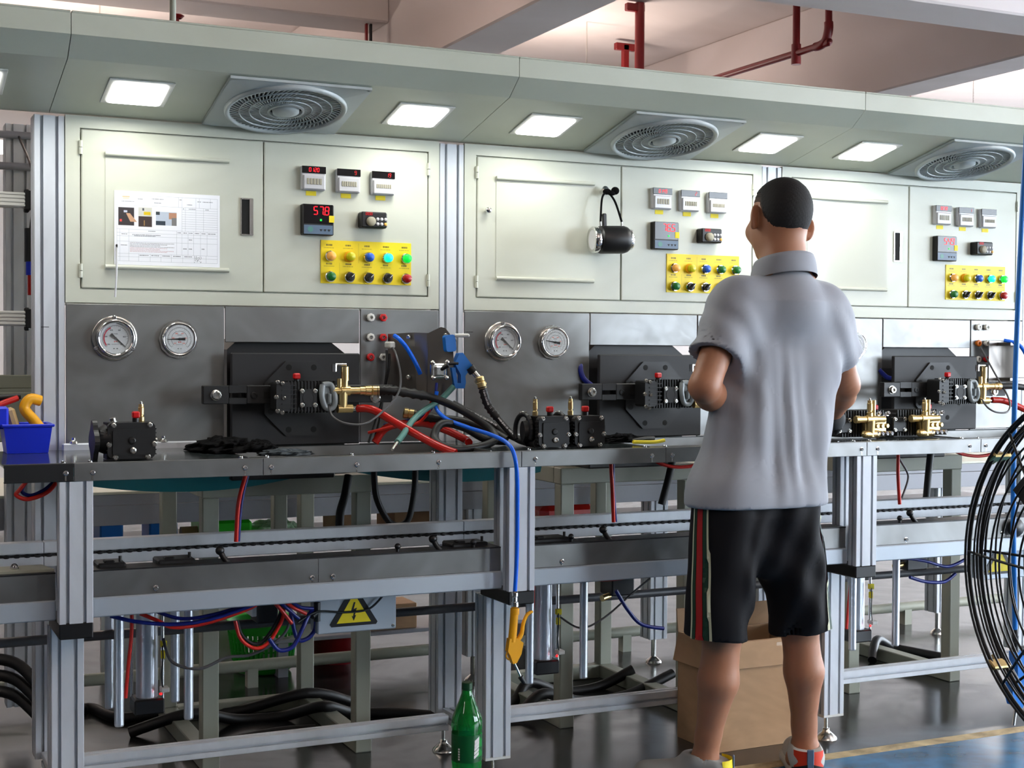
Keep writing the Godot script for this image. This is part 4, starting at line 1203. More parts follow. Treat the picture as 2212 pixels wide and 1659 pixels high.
		m = lt(V(0.72, 0.043, 0.191), V(0, 0, 1), [Vector2(0.0175, 0), Vector2(0.0175, 0.0012), Vector2(0.0155, 0.0012), Vector2(0.0155, 0.0004), Vector2(0, 0.0004)], 24)
		for j in 3: m.box(V(0.713 + j * 0.007, 0.048, 0.192), V(0.003, 0.008, 0.0014))
		m.box(V(0.72, 0.037, 0.192), V(0.02, 0.003, 0.0014))
		obj("emblem", m, M.black_plate, t)
		oil_cap(t, V(0.697, 0.09, 0.15), 0.006)
		m = MB.new()     # moulded grey guard over the pump outlet
		var gp := V(0.777, 0.05, 0.19)
		m.xf = Transform3D(Basis(V(0, 0, 1), 0.1), gp)
		m.tube(smooth([V(-0.012, 0.032, 0), V(-0.019, 0.0, 0.004), V(-0.01, -0.033, 0), V(0.012, -0.035, 0), V(0.019, -0.01, 0.004), V(0.012, 0.028, 0), V(-0.012, 0.032, 0)], 5), 0.0085, 10)
		m.box(V(0, 0, -0.004), V(0.028, 0.06, 0.008), 0.003); m.cyl(V(0.002, -0.02, 0.004), V(0.004, 0.005, 0.006), 0.006)
		obj("outlet_guard", m, M.guard_grey, t)
		m = MB.new()
		m.cyl(V(0.79, 0.063, 0.19), V(0.872, 0.063, 0.19), 0.0105, -1, 14); m.cyl(V(0.815, 0.063, 0.19), V(0.842, 0.063, 0.19), 0.0145, -1, 14)
		m.cyl(V(0.822, 0.012, 0.19), V(0.822, 0.06, 0.19), 0.012, 0.0145, 14); m.cyl(V(0.806, 0.012, 0.19), V(0.85, 0.012, 0.19), 0.0125, -1, 14)
		m.cyl(V(0.828, 0.07, 0.19), V(0.828, 0.125, 0.19), 0.0095, -1, 8); m.cyl(V(0.828, 0.092, 0.19), V(0.828, 0.132, 0.19), 0.0115, -1, 12)
		m.cyl(V(0.812, 0.066, 0.19), V(0.812, 0.098, 0.19), 0.0075, -1, 10)
		m.cyl(V(0.872, 0.063, 0.19), V(0.888, 0.063, 0.19), 0.013, -1, 6); m.cyl(V(0.888, 0.063, 0.19), V(0.903, 0.063, 0.19), 0.014, -1, 14)
		obj("brass_fitting", m, M.brass, t)
		m = MB.new(); m.cyl(V(0.797, 0.118, 0.19), V(0.797, 0.14, 0.19), 0.0075, -1, 10); m.cyl(V(0.80, 0.138, 0.19), V(0.832, 0.138, 0.19), 0.004); m.cyl(V(0.85, 0.012, 0.19), V(0.864, 0.012, 0.19), 0.008, 0.0065, 12)
		obj("steel_fitting", m, M.chrome, t)


func hose(n: String, pts: Array, r: float, mt: Material, label: String, cat := "hose", group := ""):
	return tag(obj(n, tb(pts, r, 10, 7), mt), label, cat, group)


# thing made of a hose whose end carries brass ferrule and ribbed sleeve
func pressure_hose(pts: Array, r: float, label: String, sleeve_from: int, sleeve_to: int):
	var o := thing("pressure_hose", pts[0], label, "hose", "black pressure hoses")
	var rel := []
	for p in pts: rel.append(p - pts[0])
	obj("hose", tb(rel, r, 12, 7), M.rubber, o)
	var m := MB.new()
	var sl := smooth(rel.slice(sleeve_from, sleeve_to + 1), 12)
	var rr := []
	for i in sl.size(): rr.append(r * (1.38 if i % 3 == 1 else 1.12))
	m.tube(sl, rr, 12)
	obj("kink_sleeve", m, M.rubber, o)
	var d: Vector3 = (rel[1] - rel[0]).normalized()
	obj("ferrule", lt(-d * 0.03, d, [Vector2(r * 0.9, 0), Vector2(r * 1.3, 0.003), Vector2(r * 1.3, 0.014), Vector2(r * 1.1, 0.016), Vector2(r * 1.25, 0.018), Vector2(r * 1.25, 0.036), Vector2(r, 0.038)], 12), M.brass, o)
	return o


# rows of small white print along the side of a hose that faces the bench
func hose_print(parent: Node3D, pts: Array, r: float, sd: int):
	var rn := RandomNumberGenerator.new()
	rn.seed = sd
	var m := MB.new()
	var s := smooth(pts, 24)
	for i in range(1, s.size() - 1):
		if rn.randf() < 0.25: continue
		var d: Vector3 = (s[i + 1] - s[i - 1]).normalized()
		var n := (V(-0.35, 0.35, 0.87) - d * d.dot(V(-0.35, 0.35, 0.87))).normalized()
		m.xf = Transform3D(Basis(d, n.cross(d), n), s[i] + n * r)
		m.box(V(0, 0, -0.0004), V(0.0018, rn.randf_range(0.003, 0.0062), 0.0014))
	obj("print", m, M.clear_white, parent)


func hoses():
	pressure_hose([V(0.925, 1.143, 0.19), V(0.97, 1.143, 0.2), V(1.073, 1.127, 0.2), V(1.161, 1.093, 0.22), V(1.241, 1.039, 0.26), V(1.253, 1.006, 0.30), V(1.205, 0.988, 0.34), V(1.118, 0.978, 0.35), V(1.062, 0.992, 0.34), V(1.056, 1.017, 0.31), V(1.091, 1.05, 0.29), V(1.164, 1.035, 0.28), V(1.224, 1.002, 0.29), V(1.298, 0.992, 0.27)], 0.0115, "thick black pressure hose from the left clamped pump, looping over the bench", 0, 2)
	pressure_hose([V(1.240, 1.155, 0.23), V(1.257, 1.10, 0.235), V(1.283, 1.06, 0.25), V(1.305, 1.03, 0.265), V(1.325, 1.0, 0.3), V(1.33, 0.992, 0.36)], 0.0105, "black pressure hose with ribbed sleeve hanging from the blue spray gun", 0, 2)
	var ph := get_child(get_child_count() - 1)
	hose_print(ph, [V(0.017, -0.055, 0.005), V(0.043, -0.095, 0.02), V(0.065, -0.125, 0.035), V(0.083, -0.152, 0.065)], 0.0106, 4)
	hose_print(ph, [V(0.003, -0.012, 0.001), V(0.010, -0.036, 0.003), V(0.017, -0.055, 0.005)], 0.0128, 9)
	pressure_hose([V(1.068, 1.069, 0.11), V(1.127, 1.058, 0.13), V(1.209, 1.048, 0.15), V(1.283, 1.021, 0.19), V(1.32, 0.995, 0.235)], 0.012, "black pressure hose lying behind the loop, with brass end", 0, 1)
	hose("hose", [V(1.195, 1.1, 0.11), V(1.248, 1.07, 0.13), V(1.29, 1.045, 0.17), V(1.325, 1.015, 0.21), V(1.345, 0.995, 0.29), V(1.33, 0.994, 0.42)], 0.0115, M.rubber, "black printed hose under the ribbed one, ending beside the pumps", "hose", "black pressure hoses")
	var bh: Node3D = get_child(get_child_count() - 1)
	hose_print(bh, [V(1.232, 1.08, 0.125), V(1.262, 1.063, 0.142), V(1.29, 1.045, 0.17), V(1.31, 1.03, 0.19)], 0.0117, 6)
	hose("suction_hose", [V(0.866, 1.092, 0.19), V(0.902, 1.089, 0.22), V(0.954, 1.056, 0.25), V(1.014, 1.017, 0.29), V(1.058, 0.986, 0.355), V(1.089, 0.971, 0.39)], 0.0115, M.red_hose, "red reinforced hose from the left clamped pump down into the tray", "hose", "red hoses")
	hose("suction_hose", [V(0.955, 0.985, 0.09), V(0.988, 1.027, 0.09), V(1.039, 1.041, 0.1), V(1.105, 1.041, 0.115), V(1.161, 1.021, 0.15), V(1.200, 0.996, 0.2), V(1.19, 0.99, 0.25)], 0.0115, M.red_hose, "red hose arching behind the black loop", "hose", "red hoses")
	var o := thing("teal_hose", V(0.9, 0.984, 0.38), "pale green hose with metal nozzle hanging down to the tray", "hose")
	obj("hose", tb([V(0.262, 0.17, -0.18), V(0.217, 0.129, -0.18), V(0.166, 0.102, -0.17), V(0.115, 0.071, -0.14), V(0.064, 0.035, -0.08), V(0.032, 0.018, -0.04)], 0.0088, 10), M.teal_hose, o)
	obj("nozzle", cy(V(0.034, 0.019, -0.042), V(0.004, 0.0, -0.003), 0.0055, 10, 0.004), M.bright_steel, o)
	hose("air_hose", [V(1.108, 1.14, 0.2), V(1.103, 1.093, 0.205), V(1.115, 1.061, 0.26), V(1.147, 1.040, 0.34), V(1.175, 1.024, 0.44), V(1.186, 1.004, 0.53), V(1.192, 0.972, 0.562), V(1.199, 0.914, 0.565), V(1.203, 0.825, 0.56), V(1.202, 0.697, 0.56), V(1.195, 0.575, 0.56)], 0.0058, M.blue_hose, "bright blue air hose hanging over the bench edge to the yellow blow gun", "hose", "blue air hoses")
	hose("air_hose", [V(1.012, 1.303, 0.1), V(1.02, 1.292, 0.122), V(1.042, 1.263, 0.132), V(1.067, 1.215, 0.142), V(1.079, 1.19, 0.14)], 0.0068, M.blue_hose, "short blue air hose in front of the steel gun holder", "hose", "blue air hoses")
	var g := thing("sensor_cable", V(0.769, 1.098, 0.24), "thin grey cable sagging from the clear outlet guard up to a white plug", "cable")
	obj("cable", tb([V(0.012, 0.008, -0.055), V(0.009, -0.025, -0.01), V(0.039, -0.045, 0.015), V(0.098, -0.046, 0.02), V(0.161, -0.009, 0), V(0.21, 0.037, -0.02), V(0.225, 0.09, -0.04), V(0.225, 0.151, -0.08), V(0.236, 0.171, -0.14)], 0.0032, 8, 7), M.grey_cable, g)
	obj("plug", bx(V(0.232, 0.178, -0.15), V(0.02, 0.02, 0.045), 0.004), M.white_plastic, g)
	for q in [[V(1.009, 1.26, 0.04), V(1.006, 1.2, 0.05), V(0.998, 1.13, 0.045), V(0.976, 1.061, 0.05), V(0.945, 0.984, 0.06)], [V(1.02, 1.25, 0.035), V(1.015, 1.2, 0.04), V(1.0, 1.13, 0.04), V(0.988, 1.061, 0.045), V(0.965, 0.984, 0.05)]]:
		hose("black_cable", q, 0.0038, M.rubber, "thin black cable down the left connector panel, " + ("left one of two" if q[0].x < 1.015 else "right one of two"), "cable", "black cables on the connector panel")
	hose("air_tube", [V(0.93, 1.016, 0.1), V(1.002, 1.036, 0.135), V(1.068, 1.043, 0.14), V(1.089, 1.078, 0.18), V(1.094, 1.125, 0.2)], 0.0046, M.thin_red, "thin bright red air tube curling up to the gun holder", "tube")
	hose("air_tube", [V(1.112, 1.165, 0.19), V(1.106, 1.12, 0.19), V(1.096, 1.08, 0.17), V(1.07, 1.056, 0.12), V(0.99, 1.036, 0.07)], 0.0046, M.thin_blue, "thin dark blue air tube below the gun holder", "tube")
	# hoses of the right station
	hose("suction_hose", [V(3.26, 1.094, 0.19), V(3.32, 1.088, 0.2), V(3.42, 1.05, 0.21)], 0.0115, M.red_hose, "red hose on the right clamped pump, cut by the fan cage", "hose", "red hoses")
	hose("sensor_cable", [V(3.165, 1.10, 0.24), V(3.175, 1.07, 0.26), V(3.21, 1.053, 0.27), V(3.27, 1.057, 0.26), V(3.31, 1.10, 0.22), V(3.30, 1.19, 0.16), V(3.29, 1.28, 0.1)], 0.0032, M.grey_cable, "thin grey cable looping beside the right clamped pump", "cable")
	hose("pressure_hose", [V(3.3, 1.143, 0.19), V(3.36, 1.143, 0.2), V(3.47, 1.13, 0.2)], 0.0115, M.rubber, "black pressure hose leaving the right clamped pump", "hose", "black pressure hoses")
	hose("air_hose", [V(3.4, 1.31, 0.1), V(3.45, 1.29, 0.13), V(3.5, 1.21, 0.14)], 0.0068, M.blue_hose, "short blue air hose at the far right station", "hose", "blue air hoses")
	hose("air_hose", [V(1.71, 1.235, -0.02), V(1.69, 1.21, 0.0), V(1.695, 1.175, 0.01), V(1.72, 1.15, 0.02)], 0.009, M.thin_blue, "dark blue hose curled at the left edge of the middle motor plate", "hose", "dark blue hoses")
	hose("air_hose", [V(2.905, 1.20, 0.0), V(2.93, 1.175, 0.01), V(2.945, 1.168, 0.02)], 0.009, M.thin_blue, "dark blue hose at the left edge of the right motor plate", "hose", "dark blue hoses")


func gun_holder():
	var t := thing("gun_holder", V(1.0, 1.1, 0), "dark stainless holder box with rounded flap carrying the blue spray gun", "holder")
	# folded sheet: side panel running out from the connector panel, then the broad rounded flap
	var top := [V(0.025, 0.21, 0.01), V(0.075, 0.214, 0.10), V(0.105, 0.212, 0.14), V(0.136, 0.228, 0.2)]
	var bot := [V(0.025, 0.035, 0.01), V(0.08, 0.03, 0.11), V(0.1, 0.028, 0.14), V(0.13, 0.022, 0.2)]
	for i in 2:
		var m := MB.new()
		var a: Vector3 = top[i]; var b: Vector3 = top[i + 1]; var c: Vector3 = bot[i + 1]; var d: Vector3 = bot[i]
		var n := (b - d).cross(c - a).normalized() * 0.0015
		m.face([d - n, c - n, b - n, a - n]); m.face([a + n, b + n, c + n, d + n])
		m.face([a - n, b - n, b + n, a + n]); m.face([d + n, c + n, c - n, d - n]); m.face([b - n, c - n, c + n, b + n]); m.face([a + n, d + n, d - n, a - n])
		obj("side_panel", m, M.steel_dark, t)
	var fl := MB.new()
	fl.xf = Transform3D(Basis(V(0.78, 0, 0.63), V(0, 1, 0), V(-0.63, 0, 0.78)), V(0.105, 0.12, 0.14))
	var sh := [Vector2(-0.005, -0.085), Vector2(0.035, -0.1), Vector2(0.058, -0.092), Vector2(0.075, -0.06), Vector2(0.078, 0.0), Vector2(0.076, 0.06), Vector2(0.066, 0.09), Vector2(0.052, 0.107), Vector2(0.038, 0.11), Vector2(-0.005, 0.09)]
	fl.prism(PackedVector2Array(sh), -0.0015, 0.0015)
	obj("flap", fl, M.steel_dark, t)
	for p in [V(0.06, 0.2, 0.09), V(0.06, 0.08, 0.09), V(0.145, 0.205, 0.178), V(0.165, 0.19, 0.194)]:
		var m := MB.new(); bolt(m, p, V(-0.6, 0, 0.8), 0.0055, 0.006); obj("screw", m, M.bright_steel, t)
	var m2 := MB.new()
	m2.xf = Transform3D(Basis(V(0.85, -0.25, 0.45).normalized(), 0.0) , V(0.115, 0.1, 0.195))
	m2.box(Vector3.ZERO, V(0.05, 0.044, 0.018), 0.004); m2.box(V(0, 0, 0.01), V(0.03, 0.03, 0.014), 0.004)
	for q in [[-0.022, 0.024], [0.024, 0.026], [-0.02, -0.02], [0.022, -0.02]]: m2.ball(V(q[0], q[1], 0.008), V(0.008, 0.008, 0.008), 10)
	obj("valve_block", m2, M.bright_steel, t)
	m2 = cy(V(0.118, 0.104, 0.206), V(0.135, 0.118, 0.222), 0.007, 12); m2.cyl(V(0.135, 0.122, 0.2), V(0.175, 0.122, 0.2), 0.005)
	obj("valve_spindle", m2, M.black_plastic, t)
	m2 = cy(V(0.165, 0.205, 0.2), V(0.202, 0.205, 0.21), 0.0058, 12); m2.ball(V(0.202, 0.205, 0.21), V(0.0058, 0.0058, 0.0058), 10)
	obj("hook_pin", m2, M.white_plastic, t)
	# spray gun
	var g := thing("spray_gun", V(1.17, 1.16, 0.19), "bright blue spray gun hanging on the steel holder", "spray gun")
	obj("body", pm([Vector2(-0.006, 0.062), Vector2(0.008, 0.092), Vector2(0.02, 0.094), Vector2(0.05, 0.057), Vector2(0.05, 0.045), Vector2(0.036, 0.036), Vector2(0.028, 0.025), Vector2(0.03, 0.006), Vector2(0.026, -0.012), Vector2(-0.004, -0.012), Vector2(-0.008, 0.004), Vector2(0.014, 0.004), Vector2(0.014, 0.028), Vector2(0.004, 0.044)], -0.013, 0.013), M.blue_gun, g)
	obj("head", pm(rrect(-0.02, 0.098, 0.012, 0.148, 0.008), -0.012, 0.012, Transform3D(Basis(V(0, 0, 1), 0.12), Vector3.ZERO)), M.blue_gun, g)
	obj("trigger", pm([Vector2(-0.006, 0.0), Vector2(0.006, 0.0), Vector2(-0.002, 0.05), Vector2(-0.014, 0.05)], -0.008, 0.008), M.blue_gun, g)
	obj("collar", lt(V(0.045, 0.048, 0.01), V(0.62, -0.75, 0.15), [Vector2(0.0135, -0.004), Vector2(0.0145, 0.002), Vector2(0.0145, 0.014), Vector2(0.012, 0.016)], 18), M.black_plastic, g)
	obj("coupling", lt(V(0.054, 0.037, 0.012), V(0.62, -0.75, 0.2), [Vector2(0.009, 0), Vector2(0.009, 0.03), Vector2(0, 0.03)], 14), M.bright_steel, g)
	obj("brass_nut", lt(V(0.064, 0.018, 0.022), V(0.55, -0.8, 0.2), [Vector2(0.012, 0), Vector2(0.0138, 0.003), Vector2(0.0138, 0.012), Vector2(0.012, 0.014), Vector2(0.0132, 0.016), Vector2(0.0132, 0.028), Vector2(0.011, 0.03)], 16), M.brass, g)
	# the same holder at the right station shows only a little
	var r := thing("gun_holder", V(3.393, 1.1, 0), "dark stainless holder box at the right edge, behind the hanging blue hose", "holder")
	obj("side_panel", span(-0.02, 0.16, 0.03, 0.21, 0.05, 0.053, 0.001), M.steel_dark, r)
	obj("flap", span(0.1, 0.19, 0.02, 0.22, 0.12, 0.123, 0.001), M.steel_dark, r)
	for y in [0.06, 0.19]: obj("bracket_arm", span(0.02, 0.16, y, y + 0.012, 0.004, 0.12, 0.001), M.steel_dark, r)


func small_things():
	# paper sheet and marker at the left cabinet
	var s := thing("paper_sheet", V(0.2, 1.496, 0.005), "printed work instruction sheet standing in the holder on the left cabinet door", "paper sheet")
	obj("sheet", span(0.013, 0.31, 0, 0.207, 0.0, 0.001), M.paper, s)
	obj("print", printed(0.013, 0, 0.31, 0.207, 0.0012), M.sheet_print, s)
	var w := thing("hanging_tag", V(0.214, 1.404, 0.024), "thin white plastic strip hanging in front of the paper sheet", "tag")
	obj("strip", tb([V(0.004, 0.142, -0.008), V(0.002, 0.07, 0), V(-0.002, 0.0, 0.0)], 0.0028, 8), M.clear_white, w)
	obj("clip", bx(V(0.004, 0.138, -0.009), V(0.005, 0.02, 0.008), 0.0015), M.black_plastic, w)
	# black spot lamp hung on a strap from the middle cabinet
	var t := thing("spot_lamp", V(1.768, 1.62, 0.06), "black cylindrical spot lamp hanging by a strap on the middle cabinet", "lamp")
	t.rotation.z = 0.03
	var ax := V(1, 0.0, 0.12)
	obj("housing", lt(V(-0.048, 0, 0), ax, [Vector2(0.03, 0), Vector2(0.043, 0.004), Vector2(0.045, 0.01), Vector2(0.045, 0.085), Vector2(0.041, 0.098), Vector2(0.036, 0.104), Vector2(0, 0.104)], 32, true), M.black_plastic, t)
	obj("lens_ring", lt(V(-0.072, 0, -0.003), ax, [Vector2(0.032, 0.004), Vector2(0.038, 0.0), Vector2(0.043, 0.006), Vector2(0.042, 0.02), Vector2(0.038, 0.026)], 32, true), M.chrome, t)
	obj("lens", lt(V(-0.071, 0, -0.003), ax, [Vector2(0.0, 0.005), Vector2(0.034, 0.003)], 24), M.clear_white, t)
	obj("end_cap", lt(V(0.056, 0, 0.012), ax, [Vector2(0.035, 0), Vector2(0.034, 0.008), Vector2(0.022, 0.014), Vector2(0, 0.014)], 24, true), M.chrome, t)
	obj("bracket", bx(V(-0.024, 0.062, 0), V(0.014, 0.045, 0.012), 0.003), M.black_plastic, t)
	for q in [-0.038, 0.04]: obj("strap_clip", bx(V(q, 0.05, 0), V(0.006, 0.02, 0.008), 0.002), M.bright_steel, t)
	obj("strap", tb([V(-0.038, 0.058, 0.0), V(-0.026, 0.13, -0.01), V(-0.008, 0.152, -0.02), V(0.008, 0.15, -0.02), V(0.024, 0.12, -0.01), V(0.04, 0.058, 0.0)], 0.0035, 8), M.cloth_black, t)
	var kn := MB.new()
	kn.ball(V(0.0, 0.157, -0.022), V(0.016, 0.01, 0.01), 10); kn.ball(V(0.028, 0.16, -0.018), V(0.015, 0.013, 0.011), 10); kn.ball(V(0.015, 0.152, -0.018), V(0.016, 0.008, 0.01), 10)
	obj("strap_knot", kn, M.cloth_black, t)
	kn = lt(V(-0.002, 0.16, -0.05), V(0, 0.2, 1), [Vector2(0.007, -0.01), Vector2(0.007, 0.012), Vector2(0.012, 0.016), Vector2(0.012, 0.024), Vector2(0, 0.026)], 12)
	obj("hook_magnet", kn, M.chrome, t)
	# blue bin with its tools
	var b := thing("storage_bin", V(-0.031, 0.9805, 0.06), "blue plastic storage bin full of tools on the left end of the bench", "bin")
	var m := MB.new()
	var lo := [V(-0.052, 0.0, 0.062), V(0.052, 0.0, 0.062), V(0.052, 0.0, -0.045), V(-0.052, 0.0, -0.045)]
	var hi := [V(-0.062, 0.076, 0.07), V(0.062, 0.076, 0.07), V(0.062, 0.076, -0.047), V(-0.062, 0.076, -0.047)]
	for i in 4:
		var j := (i + 1) % 4
		m.face([lo[i], lo[j], hi[j], hi[i]])
		var inn := V(0.94, 1, 0.94)
		m.face([lo[j] * inn + V(0, 0.003, 0), lo[i] * inn + V(0, 0.003, 0), hi[i] * inn, hi[j] * inn])
		m.face([hi[i], hi[j], hi[j] * inn, hi[i] * inn])
	m.face([lo[3], lo[2], lo[1], lo[0]]); m.box(V(0, 0.003, 0.008), V(0.1, 0.003, 0.1))
	obj("tub", m, M.blue_bin, b)
	m = MB.new()
	m.box(V(0, 0.074, 0.073), V(0.134, 0.008, 0.006), 0.002); m.box(V(-0.064, 0.074, 0.012), V(0.006, 0.008, 0.124), 0.002); m.box(V(0.064, 0.074, 0.012), V(0.006, 0.008, 0.124), 0.002); m.box(V(0, 0.074, -0.05), V(0.134, 0.008, 0.006), 0.002)
	obj("rim", m, M.blue_bin, b)
	var y := thing("trigger_handle", V(-0.018, 1.035, 0.075), "yellow bent plastic trigger handle sticking out of the blue bin", "tool handle")
	obj("grip", tb([V(0.03, 0.0, 0.01), V(0.008, 0.03, 0.005), V(-0.016, 0.062, 0), V(-0.002, 0.088, -0.004), V(0.026, 0.083, -0.01)], 0.0145, 12), M.yellow_plastic, y)
	obj("mouth", lt(V(0.027, 0.004, 0.012), V(0.6, -0.75, 0.3), [Vector2(0.0135, 0), Vector2(0.018, 0.012), Vector2(0.015, 0.014)], 14, true), M.yellow_plastic, y)
	tag(obj("file_handle", bx(V(0, 0, 0), V(0.026, 0.085, 0.022), 0.008), M.beige_plastic), "beige plastic block leaning in the blue bin", "tool")
	var fh := get_child(get_child_count() - 1) as Node3D
	fh.position = V(-0.062, 1.06, 0.07); fh.rotation.z = 0.28
	tag(obj("screwdriver", tb([V(-0.14, 1.093, 0.08), V(-0.09, 1.112, 0.07), V(-0.05, 1.126, 0.06)], 0.0085, 10), M.red_hose), "red handled tool lying across the blue bin", "tool")
	tag(obj("black_grip", cy(V(-0.1, 1.125, 0.03), V(-0.04, 1.13, 0.03), 0.0085, 12), M.black_plastic), "black grip at the back of the blue bin", "tool")
	tag(obj("tool_case", bx(V(-0.095, 1.075, 0.09), V(0.035, 0.06, 0.04), 0.006), M.blue_bin), "blue plastic tool at the left edge of the blue bin", "tool")
	# black gloves and folded cloth on the left bench
	cloth_heap(V(0.47, 0.982, 0.2), V(0.085, 0.032, 0.13), 11, M.cloth_black, "glove", "crumpled black work glove on the bench before the left motor plate", "glove")
	cloth_heap(V(0.545, 0.984, 0.29), V(0.05, 0.026, 0.07), 17, M.cloth_black, "glove", "smaller black glove lying over the folded blue grey cloth", "glove")
	cloth_heap(V(0.60, 0.978, 0.37), V(0.07, 0.014, 0.055), 23, M.cloth_blue, "cleaning_cloth", "folded blue grey cloth at the front of the left bench", "cloth")
	cloth_heap(V(1.70, 0.982, 0.25), V(0.08, 0.022, 0.06), 29, M.cloth_black, "cleaning_cloth", "black cloth on the middle bench behind the yellow handled tool", "cloth")
	var kf := thing("pliers", V(1.70, 0.985, 0.37), "tool with yellow rubber grip lying on the middle bench", "tool")
	obj("grip", tb([V(0.085, 0.006, 0.0), V(0.05, 0.002, 0.005), V(0.0, 0.003, 0.01), V(-0.03, 0.004, 0.01)], 0.0055, 8), M.yellow_tape, kf)
	obj("jaw", tb([V(-0.028, 0.006, 0.0), V(0.02, 0.012, -0.01), V(0.06, 0.012, -0.02)], 0.006, 8), M.black_plastic, kf)
	# yellow blow gun on the end of the blue hose
	var g := thing("blow_gun", V(1.191, 0.43, 0.56), "yellow plastic blow gun hanging from the blue air hose", "blow gun")
	m = MB.new()
	m.tube(smooth([V(0.004, 0.112, 0), V(0.001, 0.07, 0), V(-0.003, 0.03, 0)], 8), 0.0115, 14)
	m.cyl(V(0.005, 0.105, 0), V(0.0055, 0.122, 0), 0.0128, 0.0125, 14)
	for i in 6: m.ball(V(0.0085 - i * 0.0008, 0.085 - i * 0.008, 0), V(0.0055, 0.003, 0.009), 8)
	m.prism(PackedVector2Array([Vector2(-0.014, 0.04), Vector2(0.009, 0.04), Vector2(0.018, 0.034), Vector2(0.028, 0.026), Vector2(0.022, -0.004), Vector2(0.008, -0.028), Vector2(-0.003, -0.03), Vector2(-0.012, -0.006), Vector2(-0.019, 0.006)]), -0.010, 0.010)
	obj("body", m, M.yellow_plastic, g)
	m = MB.new(); m.tube(smooth([V(0.012, 0.03, 0), V(0.026, 0.05, 0), V(0.032, 0.08, 0), V(0.044, 0.102, 0), V(0.06, 0.109, 0)], 6), [0.006, 0.0065, 0.007, 0.007, 0.007, 0.0065, 0.0065, 0.006, 0.006, 0.006, 0.0055, 0.0055, 0.0055, 0.005, 0.005, 0.005, 0.005, 0.005, 0.005, 0.005, 0.005, 0.005, 0.004, 0.004, 0.003], 10)
	obj("lever", m, M.yellow_plastic, g)
	obj("hanging_ring", tb([V(-0.016, 0.004, 0), V(-0.02, -0.008, 0), V(-0.013, -0.018, 0), V(-0.004, -0.018, 0)], 0.0025, 8), M.yellow_plastic, g)
	obj("rest_hook", tb([V(0.008, -0.016, 0), V(0.018, -0.012, 0), V(0.02, -0.003, 0)], 0.0038, 8), M.yellow_plastic, g)
	obj("nozzle_tube", cy(V(0.003, -0.026, 0), V(0.026, -0.073, 0.0), 0.003, 10), M.bright_steel, g)
	obj("nozzle_tip", cy(V(0.024, -0.07, 0), V(0.036, -0.088, 0), 0.0075, 12, 0.006), M.rubber, g)
	obj("quick_coupler", lt(V(0.005, 0.123, 0), V(0, 1, 0), [Vector2(0.006, 0), Vector2(0.0105, 0.004), Vector2(0.0105, 0.016), Vector2(0.0075, 0.018), Vector2(0.0075, 0.03), Vector2(0.009, 0.032), Vector2(0.009, 0.042), Vector2(0.006, 0.046)], 14), M.chrome, g)
	# pen-like steel tool standing out beside the worker's sleeve
	tag(obj("steel_pen", cy(V(2.06, 1.36, 0.2), V(2.12, 1.30, 0.21), 0.006, 10, 0.008), M.bright_steel), "bright steel pin showing beside the worker's left sleeve", "tool")


func cloth_heap(at: Vector3, r: Vector3, sd: int, mt: Material, n: String, label: String, cat: String):
	var nz := FastNoiseLite.new()
	nz.seed = sd
	nz.frequency = 1.0
	var m := MB.new()
	m.grid(36, 20, func(u: float, v: float) -> Vector3:
		var th := TAU * u
		var ph := PI * (1.0 - v)
		var d := V(sin(ph) * cos(th), cos(ph), -sin(ph) * sin(th))
		var q := 1.0 + 0.42 * nz.get_noise_3dv(d * 1.6) + 0.3 * absf(nz.get_noise_3dv(d * 3.4 + V(5, 1, 2)))
		var p := d * r * q
		p.y = maxf(p.y, 0.0)
		return p)
	var o := obj(n, m, mt)
	o.position = at
	tag(o, label, cat)


